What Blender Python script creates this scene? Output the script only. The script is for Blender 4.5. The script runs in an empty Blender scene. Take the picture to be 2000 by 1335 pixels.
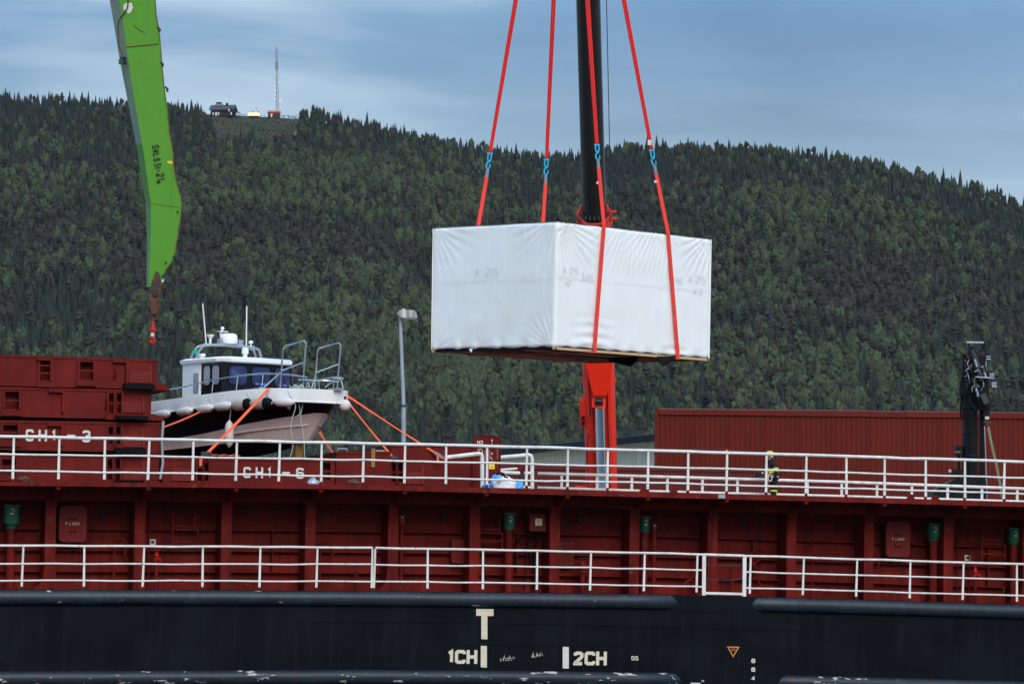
import bpy, bmesh, math, random
import numpy as np
from mathutils import Vector, Matrix, noise as mnoise

R = math.radians
scene = bpy.context.scene
C = scene.collection
random.seed(7)

# ------------------------------------------------------------------ camera
F = 8235.0            # focal length in photo pixels (2000 px wide)
EZ = 3.5              # eye height above the water
PITCH = math.atan((1200 - 667.5) / F)
ROLL = R(0.8)
fw = Vector((0, math.cos(PITCH), math.sin(PITCH)))
r0 = Vector((1, 0, 0)); u0 = Vector((0, -math.sin(PITCH), math.cos(PITCH)))
rt = r0 * math.cos(ROLL) + u0 * math.sin(ROLL)
upv = u0 * math.cos(ROLL) - r0 * math.sin(ROLL)
EYE = Vector((0, 0, EZ))
cam_d = bpy.data.cameras.new('camera'); cam = bpy.data.objects.new('camera', cam_d); C.objects.link(cam)
cam_d.sensor_fit = 'HORIZONTAL'; cam_d.sensor_width = 36.0; cam_d.lens = 36.0 * F / 2000.0
cam_d.clip_start = 1.0; cam_d.clip_end = 60000
cam.matrix_world = Matrix(((rt.x, upv.x, -fw.x, EYE.x), (rt.y, upv.y, -fw.y, EYE.y), (rt.z, upv.z, -fw.z, EYE.z), (0, 0, 0, 1)))
scene.camera = cam

# ------------------------------------------------------------------ world
SUN_EL, SUN_AZ = 36.0, 164.0     # degrees; azimuth clockwise from +Y
W = bpy.data.worlds.new('World'); scene.world = W; W.use_nodes = True
nt = W.node_tree; nt.nodes.clear()
def wn(t, **k):
    n = nt.nodes.new(t)
    for a, b in k.items(): setattr(n, a, b)
    return n
out = wn('ShaderNodeOutputWorld'); bg = wn('ShaderNodeBackground'); bg.inputs['Strength'].default_value = 0.10
sky = wn('ShaderNodeTexSky', sky_type='NISHITA', sun_disc=False)
sky.sun_elevation = R(SUN_EL); sky.sun_rotation = R(SUN_AZ); sky.air_density = 1.3; sky.dust_density = 1.0
tc = wn('ShaderNodeTexCoord'); sep = wn('ShaderNodeSeparateXYZ')
nt.links.new(tc.outputs['Generated'], sep.inputs[0])
def wmath(op, a, b=None, clamp=False):
    n = wn('ShaderNodeMath', operation=op); n.use_clamp = clamp
    for i, v in enumerate((a, b)):
        if v is None: continue
        if isinstance(v, (int, float)): n.inputs[i].default_value = v
        else: nt.links.new(v, n.inputs[i])
    return n.outputs[0]
# cloud deck seen in perspective: direction projected on a plane overhead
zz = wmath('MAXIMUM', sep.outputs[2], 0.0); zz = wmath('ADD', zz, 0.08)
cx = wmath('DIVIDE', sep.outputs[0], zz); cy = wmath('DIVIDE', sep.outputs[1], zz)
comb = wn('ShaderNodeCombineXYZ'); nt.links.new(cx, comb.inputs[0]); nt.links.new(cy, comb.inputs[1])
mp = wn('ShaderNodeMapping'); mp.inputs['Location'].default_value = CLOUD_OFF = (21.7, 2.3, 0.0)
mp.inputs['Rotation'].default_value = (0, 0, R(20)); mp.inputs['Scale'].default_value = (1.1, 1.1, 1)
nt.links.new(comb.outputs[0], mp.inputs[0])
n1 = wn('ShaderNodeTexNoise'); n1.inputs['Scale'].default_value = 1.0; n1.inputs['Detail'].default_value = 4.0
n1.inputs['Roughness'].default_value = 0.5; n1.inputs['Distortion'].default_value = 0.4
nt.links.new(mp.outputs[0], n1.inputs['Vector'])
rp = wn('ShaderNodeValToRGB'); nt.links.new(n1.outputs[0], rp.inputs[0])
e = rp.color_ramp.elements
e[0].position = 0.34; e[0].color = (.62, 1.7, 3.5, 1)
e[1].position = 0.66; e[1].color = (4.6, 5.9, 7.5, 1)
m1 = e.new(0.5); m1.color = (1.5, 2.95, 5.0, 1)
# paler air low over the horizon, all the way round
pb_ = wn('ShaderNodeMapRange'); pb_.interpolation_type = 'SMOOTHSTEP'; nt.links.new(sep.outputs[2], pb_.inputs[0])
pb_.inputs[1].default_value = 0.145; pb_.inputs[2].default_value = 0.06; pb_.inputs[3].default_value = 0.0; pb_.inputs[4].default_value = 0.9
pm_ = wn('ShaderNodeMixRGB'); pm_.inputs[2].default_value = (5.2, 6.7, 8.1, 1); nt.links.new(pb_.outputs[0], pm_.inputs[0]); nt.links.new(rp.outputs[0], pm_.inputs[1])
mix = wn('ShaderNodeMixRGB'); mix.inputs[0].default_value = 0.85
nt.links.new(sky.outputs[0], mix.inputs[1]); nt.links.new(pm_.outputs[0], mix.inputs[2])
# an overcast vault is about three times brighter overhead than at the horizon
vlt = wmath('ADD', wmath('MULTIPLY', wmath('MAXIMUM', sep.outputs[2], 0.0), 2.0), 0.38)
vm = wn('ShaderNodeMixRGB', blend_type='MULTIPLY'); vm.inputs[0].default_value = 1.0
nt.links.new(mix.outputs[0], vm.inputs[1]); nt.links.new(vlt, vm.inputs[2])
nt.links.new(vm.outputs[0], bg.inputs[0]); nt.links.new(bg.outputs[0], out.inputs[0])

# ------------------------------------------------------------------ sun
sl = bpy.data.lights.new('sun', 'SUN'); sl.energy = 1.5; sl.angle = R(38); sl.color = (1.0, 0.90, 0.73)
sun = bpy.data.objects.new('sun', sl); C.objects.link(sun)
sd = Vector((math.sin(R(SUN_AZ)) * math.cos(R(SUN_EL)), math.cos(R(SUN_AZ)) * math.cos(R(SUN_EL)), math.sin(R(SUN_EL))))
sun.rotation_euler = sd.to_track_quat('Z', 'Y').to_euler(); sun.location = sd * 80

vs = scene.view_settings
vs.view_transform = 'Standard'; vs.look = 'None'; vs.gamma = 1.0; vs.exposure = 0.8; vs.use_curve_mapping = False

# ------------------------------------------------------------------ pixel rays
def ray(px, py): return fw * F + rt * (px - 1000.0) - upv * (py - 667.5)
def PX(px, py, Y):
    d = ray(px, py); return EYE + d * (Y / d.y)
def proj(p):
    d = Vector(p) - EYE; w = d.dot(fw)
    return 1000 + F * d.dot(rt) / w, 667.5 - F * d.dot(upv) / w

# ------------------------------------------------------------------ mesh builder
class MB:
    def __init__(s): s.v = []; s.f = []
    def add(s, vs, fs):
        o = len(s.v); s.v += [tuple(p) for p in vs]; s.f += [tuple(i + o for i in f) for f in fs]; return s
    def box(s, a, b):
        x0, y0, z0 = (min(a[i], b[i]) for i in range(3)); x1, y1, z1 = (max(a[i], b[i]) for i in range(3))
        return s.add([(x0,y0,z0),(x1,y0,z0),(x1,y1,z0),(x0,y1,z0),(x0,y0,z1),(x1,y0,z1),(x1,y1,z1),(x0,y1,z1)],
                     [(0,3,2,1),(4,5,6,7),(0,1,5,4),(1,2,6,5),(2,3,7,6),(3,0,4,7)])
    def obox(s, c, ax, ay, az):
        c, ax, ay, az = map(Vector, (c, ax, ay, az)); P = []
        for k in (-1, 1):
            for (i, j) in ((-1,-1),(1,-1),(1,1),(-1,1)): P.append(c + ax*i + ay*j + az*k)
        return s.add(P, [(0,3,2,1),(4,5,6,7),(0,1,5,4),(1,2,6,5),(2,3,7,6),(3,0,4,7)])
    def beam(s, a, b, w, h, up=(0,0,1), w2=None, h2=None):
        a, b = Vector(a), Vector(b); d = (b - a).normalized(); x = d.cross(Vector(up))
        if x.length < 1e-4: x = d.cross(Vector((0,1,0)))
        x.normalize(); y = x.cross(d); w2 = w if w2 is None else w2; h2 = h if h2 is None else h2; P = []
        for p, ww, hh in ((a, w, h), (b, w2, h2)):
            for i, j in ((-1,-1),(1,-1),(1,1),(-1,1)): P.append(p + x*i*ww/2 + y*j*hh/2)
        return s.add(P, [(0,3,2,1),(4,5,6,7),(0,1,5,4),(1,2,6,5),(2,3,7,6),(3,0,4,7)])
    def tube(s, pts, r, n=8, closed=False, cap=True):
        pts = [Vector(p) for p in pts]; m = len(pts); rr = r if isinstance(r, (list, tuple)) else [r]*m
        prev = None; o = len(s.v)
        for i, p in enumerate(pts):
            if closed: t = pts[(i+1) % m] - pts[i-1]
            else: t = pts[min(i+1, m-1)] - pts[max(i-1, 0)]
            t.normalize()
            if prev is None:
                a = Vector((0,0,1)) if abs(t.z) < .9 else Vector((1,0,0)); x = t.cross(a).normalized()
            else:
                x = prev - t*prev.dot(t)
                x = x.normalized() if x.length > 1e-6 else t.orthogonal().normalized()
            prev = x; y = t.cross(x)
            for k in range(n):
                a = 2*math.pi*k/n; s.v.append(tuple(p + (x*math.cos(a) + y*math.sin(a))*rr[i]))
        for i in range(m if closed else m-1):
            a = o + i*n; b = o + ((i+1) % m)*n
            for k in range(n): s.f.append((a+k, a+(k+1)%n, b+(k+1)%n, b+k))
        if cap and not closed:
            s.f.append(tuple(o + k for k in range(n))[::-1]); s.f.append(tuple(o + (m-1)*n + k for k in range(n)))
        return s
    def cyl(s, a, b, r, n=12, r2=None): return s.tube([a, b], [r, r if r2 is None else r2], n)
    def lathe(s, prof, org=(0,0,0), n=16, axis=(0,0,1), ref=None):
        ax = Vector(axis).normalized(); x = Vector(ref) if ref else ax.orthogonal().normalized(); y = ax.cross(x); o = len(s.v); org = Vector(org)
        for (r, h) in prof:
            for k in range(n):
                a = 2*math.pi*k/n; s.v.append(tuple(org + ax*h + (x*math.cos(a) + y*math.sin(a))*r))
        for i in range(len(prof)-1):
            for k in range(n): s.f.append((o+i*n+k, o+i*n+(k+1)%n, o+(i+1)*n+(k+1)%n, o+(i+1)*n+k))
        s.f.append(tuple(o+k for k in range(n))[::-1]); s.f.append(tuple(o+(len(prof)-1)*n+k for k in range(n)))
        return s
    def prism(s, poly, vec):
        n = len(poly); vec = Vector(vec); P = [Vector(p) for p in poly]; P += [p + vec for p in P]
        return s.add(P, [tuple(range(n))[::-1], tuple(range(n, 2*n))] + [(i, (i+1)%n, n+(i+1)%n, n+i) for i in range(n)])
    def sphere(s, c, r, nu=12, nv=8, sc=(1,1,1)):
        c = Vector(c); o = len(s.v); s.v.append(tuple(c + Vector((0,0,r*sc[2]))))
        for i in range(1, nv):
            t = math.pi*i/nv
            for k in range(nu):
                a = 2*math.pi*k/nu; s.v.append(tuple(c + Vector((math.sin(t)*math.cos(a)*r*sc[0], math.sin(t)*math.sin(a)*r*sc[1], math.cos(t)*r*sc[2]))))
        s.v.append(tuple(c - Vector((0,0,r*sc[2])))); last = len(s.v) - 1
        for k in range(nu): s.f.append((o, o+1+k, o+1+(k+1)%nu))
        for i in range(nv-2):
            a = o+1+i*nu
            for k in range(nu): s.f.append((a+k, a+nu+k, a+nu+(k+1)%nu, a+(k+1)%nu))
        a = o+1+(nv-2)*nu
        for k in range(nu): s.f.append((a+k, last, a+(k+1)%nu))
        return s
    def grid(s, rows):
        o = len(s.v); m = len(rows[0])
        for r_ in rows: s.v += [tuple(p) for p in r_]
        for i in range(len(rows)-1):
            for k in range(m-1): s.f.append((o+i*m+k, o+i*m+k+1, o+(i+1)*m+k+1, o+(i+1)*m+k))
        return s
    def ribbon(s, pts, w, nrm, closed=False):
        pts = [Vector(p) for p in pts]; nrm = Vector(nrm).normalized(); m = len(pts); L = []
        for i in range(m):
            if closed: a, b = pts[i]-pts[i-1], pts[(i+1)%m]-pts[i]
            else:
                a = pts[i]-pts[i-1] if i else pts[1]-pts[0]; b = pts[i+1]-pts[i] if i < m-1 else a
            a = a.normalized(); b = b.normalized(); na, nb = nrm.cross(a), nrm.cross(b); q = na + nb
            if q.length < .2: q = na.copy()
            q.normalize(); k = 1/max(.5, q.dot(na)); ww = w[i] if isinstance(w, (list, tuple)) else w
            L.append((pts[i]+q*ww/2*k, pts[i]-q*ww/2*k))
        o = len(s.v)
        for a, b in L: s.v += [tuple(a), tuple(b)]
        for i in range(m if closed else m-1):
            a = o+2*i; b = o+2*((i+1) % m); s.f.append((a, a+1, b+1, b))
        return s
    def xf(s, M): s.v = [tuple(M @ Vector(p)) for p in s.v]; return s
    def mesh(s, name, mat, smooth=False, angle=None):
        me = bpy.data.meshes.new(name); me.from_pydata(s.v, [], s.f); me.update()
        bm = bmesh.new(); bm.from_mesh(me); bmesh.ops.recalc_face_normals(bm, faces=bm.faces)
        if smooth:
            for f in bm.faces: f.smooth = True
            if angle:
                for ed in bm.edges:
                    if len(ed.link_faces) == 2 and ed.calc_face_angle(0) > R(angle): ed.smooth = False
        bm.to_mesh(me); bm.free()
        if mat: me.materials.append(mat)
        return me

def link(name, me, parent=None):
    o = bpy.data.objects.new(name, me); C.objects.link(o)
    if parent is not None: o.parent = parent
    return o
def tag(o, label=None, cat=None, group=None, kind=None):
    for k, v in (('label', label), ('category', cat), ('group', group), ('kind', kind)):
        if v: o[k] = v
    return o
class Thing:
    """an Empty at the thing's base, with parts built in its own frame"""
    def __init__(s, name, label, cat, M=None, group=None):
        s.o = link(name, None); s.M = M if M is not None else Matrix(); s.o.matrix_world = s.M; s.I = s.M.inverted()
        tag(s.o, label, cat, group)
    def L(s, p): return s.I @ Vector(p)
    def px(s, x, y, Y): return s.I @ PX(x, y, Y)
    def part(s, name, mb, mat, parent=None, smooth=False, angle=40, label=None):
        o = link(name, mb.mesh(name, mat, smooth, angle), parent if parent is not None else s.o)
        if label: o['label'] = label
        return o
    def share(s, name, me, loc, parent=None, rot=None, scale=None):
        o = link(name, me, parent if parent is not None else s.o); o.location = loc
        if rot: o.rotation_euler = rot
        if scale: o.scale = scale
        return o
def at(p, rz=0.0): return Matrix.Translation(Vector(p)) @ Matrix.Rotation(rz, 4, 'Z')
def lerp(pts, x):
    if x <= pts[0][0]:
        (a, b), (c, d) = pts[0], pts[1]
    elif x >= pts[-1][0]: (a, b), (c, d) = pts[-2], pts[-1]
    else:
        for i in range(len(pts)-1):
            if pts[i][0] <= x <= pts[i+1][0]: (a, b), (c, d) = pts[i], pts[i+1]; break
    return b + (d-b)*(x-a)/(c-a)
def smooth_pts(P, n=6, closed=False):
    """Catmull-Rom"""
    P = [Vector(p) for p in P]; out_ = []
    m = len(P)
    for i in range(m if closed else m-1):
        a, b, c, d = (P[i-1] if (i or closed) else P[0]), P[i], P[(i+1) % m], (P[(i+2) % m] if (closed or i+2 < m) else P[-1])
        for k in range(n):
            t = k/n; out_.append(.5*((2*b) + (c-a)*t + (2*a-5*b+4*c-d)*t*t + (3*b-a-3*c+d)*t**3))
    if not closed: out_.append(P[-1])
    return out_

# ------------------------------------------------------------------ lettering (drawn with strokes)
G = {
 'C': [[(.58,.76),(.58,.9),(.5,1),(.1,1),(.0,.9),(.0,.1),(.1,0),(.5,0),(.58,.1),(.58,.24)]],
 'H': [[(0,0),(0,1)],[(.58,0),(.58,1)],[(0,.5),(.58,.5)]], '1': [[(.02,.82),(.22,1),(.22,0)]],
 '2': [[(.02,.76),(.06,.92),(.18,1),(.42,1),(.55,.9),(.56,.7),(.48,.55),(.03,.06),(.03,0),(.58,0)]],
 '3': [[(.02,.8),(.04,.93),(.14,1),(.44,1),(.56,.9),(.56,.64),(.44,.52),(.24,.52)],[(.44,.52),(.57,.4),(.57,.12),(.46,0),(.12,0),(.0,.1),(0,.22)]],
 '6': [[(.56,.8),(.54,.92),(.44,1),(.12,1),(0,.9),(0,.1),(.12,0),(.46,0),(.57,.1),(.57,.42),(.46,.54),(.0,.54)]],
 '8': [[(.14,.53),(.02,.64),(.02,.9),(.14,1),(.44,1),(.56,.9),(.56,.64),(.44,.53),(.14,.53),(.0,.4),(.0,.12),(.14,0),(.44,0),(.58,.12),(.58,.4),(.44,.53)]],
 '4': [[(.42,0),(.42,1),(.0,.3),(.58,.3)]], '5': [[(.55,1),(.06,1),(.03,.56),(.42,.58),(.56,.46),(.56,.12),(.44,0),(.12,0),(.0,.1)]],
 '0': [[(.1,0),(0,.12),(0,.88),(.1,1),(.46,1),(.56,.88),(.56,.12),(.46,0),(.1,0)]],
 '-': [[(.05,.45),(.53,.45)]], '.': [[(.1,0),(.2,0)]], ' ': [],
 'S': [[(.56,.8),(.54,.92),(.44,1),(.12,1),(.01,.9),(.01,.64),(.12,.54),(.46,.48),(.57,.38),(.57,.1),(.46,0),(.12,0),(.0,.1),(0,.2)]],
 'W': [[(0,1),(.14,0),(.3,.7),(.46,0),(.6,1)]], 'L': [[(0,1),(0,0),(.5,0)]], 't': [[(.16,.9),(.16,.08),(.24,0),(.36,0)],[(0,.62),(.36,.62)]],
 'm': [[(0,0),(0,.6)],[(0,.5),(.1,.6),(.22,.6),(.28,.5),(.28,0)],[(.28,.5),(.38,.6),(.5,.6),(.56,.5),(.56,0)]],
 'D': [[(0,0),(0,1),(.36,1),(.56,.82),(.56,.18),(.36,0),(0,0)]], 'T': [[(0,1),(.58,1)],[(.29,1),(.29,0)]],
 'F': [[(0,0),(0,1),(.54,1)],[(0,.52),(.44,.52)]], 'I': [[(.2,0),(.2,1)]], 'E': [[(.54,1),(0,1),(0,0),(.54,0)],[(0,.52),(.44,.52)]],
 'G': [[(.56,.78),(.54,.9),(.44,1),(.12,1),(0,.9),(0,.1),(.12,0),(.46,0),(.57,.1),(.57,.45),(.32,.45)]],
 'A': [[(0,0),(.28,1),(.56,0)],[(.1,.36),(.46,.36)]], 'J': [[(.1,1),(.5,1)],[(.34,1),(.34,.12),(.24,0),(.1,0),(0,.12)]],
 'M': [[(0,0),(.04,1),(.3,.3),(.56,1),(.6,0)]], 'U': [[(0,1),(0,.12),(.12,0),(.44,0),(.56,.12),(.56,1)]],
 'R': [[(0,0),(0,1),(.42,1),(.54,.9),(.54,.6),(.42,.5),(0,.5)],[(.3,.5),(.56,0)]], 'O': [[(.1,0),(0,.12),(0,.88),(.1,1),(.46,1),(.56,.88),(.56,.12),(.46,0),(.1,0)]],
 'K': [[(0,0),(0,1)],[(.54,1),(.02,.48),(.56,0)]], 'N': [[(0,0),(0,1),(.56,0),(.56,1)]], 'V': [[(0,1),(.28,0),(.56,1)]], 'B': [[(0,0),(0,1),(.42,1),(.53,.9),(.53,.62),(.42,.52),(0,.52),(.44,.52),(.56,.4),(.56,.12),(.44,0),(0,0)]],
}
def write(mb, text, org, right, up, h, stroke, gap=.3, adv=None, jitter=0.0):
    """org = lower-left corner, right/up = unit vectors of the surface, h = letter height"""
    org, right, up = Vector(org), Vector(right).normalized(), Vector(up).normalized(); n = right.cross(up); x = 0.0; k = 0
    for ch in text:
        gl = G.get(ch, []); mx = max([p[0] for l in gl for p in l], default=.4)
        if ch == '1': mx = .3
        jx, jy = random.uniform(-1,1)*jitter*h, random.uniform(-1,1)*jitter*h
        for l in gl:
            k += 1; q = [org + right*((p[0]*h)+x+jx) + up*(p[1]*(h-stroke)+stroke/2+jy) + n*.0004*(k % 5) for p in l]
            if len(q) == 2 and abs(l[0][0]-l[1][0]) < 1e-6:   # vertical strokes reach the full height
                d = (q[1]-q[0]).normalized(); q = [q[0]-d*stroke/2, q[1]+d*stroke/2]
            mb.ribbon(q, stroke, n, closed=False)
        x += (adv*h if adv else (mx+gap)*h)
    return x
# ------------------------------------------------------------------ materials
def mat(name, col, rough=.5, metal=0.0, var=.25, vscale=3.0, bump=0.0, bscale=20.0, wear=None, wscale=6.0, wthr=.68, wsoft=.04,
        streak=None, sthr=.6, stscale=2.0, spec=.22, coat=0.0, stretch=(1,1,1), rand=0.0, trans=0.0, emit=None, sheen=0.0):
    m = bpy.data.materials.new(name); m.use_nodes = True; t = m.node_tree; b = t.nodes['Principled BSDF']
    b.inputs['Roughness'].default_value = rough; b.inputs['Metallic'].default_value = metal
    b.inputs['Specular IOR Level'].default_value = spec; b.inputs['Coat Weight'].default_value = coat
    N = t.nodes.new; K = t.links.new
    co = N('ShaderNodeTexCoord'); mpn = N('ShaderNodeMapping'); mpn.inputs['Scale'].default_value = stretch; K(co.outputs['Object'], mpn.inputs[0])
    nz = N('ShaderNodeTexNoise'); nz.inputs['Scale'].default_value = vscale; nz.inputs['Detail'].default_value = 6; nz.inputs['Roughness'].default_value = .6
    K(mpn.outputs[0], nz.inputs['Vector'])
    rmp = N('ShaderNodeMapRange'); rmp.inputs[1].default_value = .25; rmp.inputs[2].default_value = .75
    rmp.inputs[3].default_value = 1 - var; rmp.inputs[4].default_value = 1 + var; K(nz.outputs[0], rmp.inputs[0])
    mul = N('ShaderNodeMixRGB'); mul.blend_type = 'MULTIPLY'; mul.inputs[0].default_value = 1; mul.inputs[1].default_value = (*col, 1); K(rmp.outputs[0], mul.inputs[2])
    last = mul.outputs[0]; wfac = None
    def layer(fac, c):
        nonlocal last
        x = N('ShaderNodeMixRGB'); x.inputs[2].default_value = (*c, 1); K(fac, x.inputs[0]); K(last, x.inputs[1]); last = x.outputs[0]
    def thresh(src, lo, hi):
        r_ = N('ShaderNodeMapRange'); r_.inputs[1].default_value = lo; r_.inputs[2].default_value = hi; K(src, r_.inputs[0]); return r_.outputs[0]
    if streak:
        mp2 = N('ShaderNodeMapping'); mp2.inputs['Scale'].default_value = (stscale*3, stscale*3, stscale*.22); K(co.outputs['Object'], mp2.inputs[0])
        n2 = N('ShaderNodeTexNoise'); n2.inputs['Scale'].default_value = 1.0; n2.inputs['Detail'].default_value = 5; K(mp2.outputs[0], n2.inputs['Vector'])
        layer(thresh(n2.outputs[0], sthr, sthr + .25), streak)
    if wear:
        n3 = N('ShaderNodeTexNoise'); n3.inputs['Scale'].default_value = wscale; n3.inputs['Detail'].default_value = 9; n3.inputs['Roughness'].default_value = .62
        K(mpn.outputs[0], n3.inputs['Vector']); layer(thresh(n3.outputs[0], wthr, wthr + wsoft), wear)
    if rand:
        oi = N('ShaderNodeObjectInfo'); r2 = N('ShaderNodeMapRange'); r2.inputs[3].default_value = 1 - rand; r2.inputs[4].default_value = 1 + rand; K(oi.outputs['Random'], r2.inputs[0])
        x = N('ShaderNodeMixRGB'); x.blend_type = 'MULTIPLY'; x.inputs[0].default_value = 1; K(last, x.inputs[1]); K(r2.outputs[0], x.inputs[2]); last = x.outputs[0]
    K(last, b.inputs['Base Color'])
    rr = N('ShaderNodeMapRange'); rr.inputs[3].default_value = max(.02, rough - .1); rr.inputs[4].default_value = min(1, rough + .1); K(nz.outputs[0], rr.inputs[0]); K(rr.outputs[0], b.inputs['Roughness'])
    if bump:
        n4 = N('ShaderNodeTexNoise'); n4.inputs['Scale'].default_value = bscale; n4.inputs['Detail'].default_value = 5; K(mpn.outputs[0], n4.inputs['Vector'])
        bp = N('ShaderNodeBump'); bp.inputs['Strength'].default_value = bump; bp.inputs['Distance'].default_value = .03; K(n4.outputs[0], bp.inputs['Height']); K(bp.outputs[0], b.inputs['Normal'])
    if trans: b.inputs['Transmission Weight'].default_value = trans
    if emit: b.inputs['Emission Color'].default_value = (*emit[:3], 1); b.inputs['Emission Strength'].default_value = emit[3]
    return m

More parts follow.
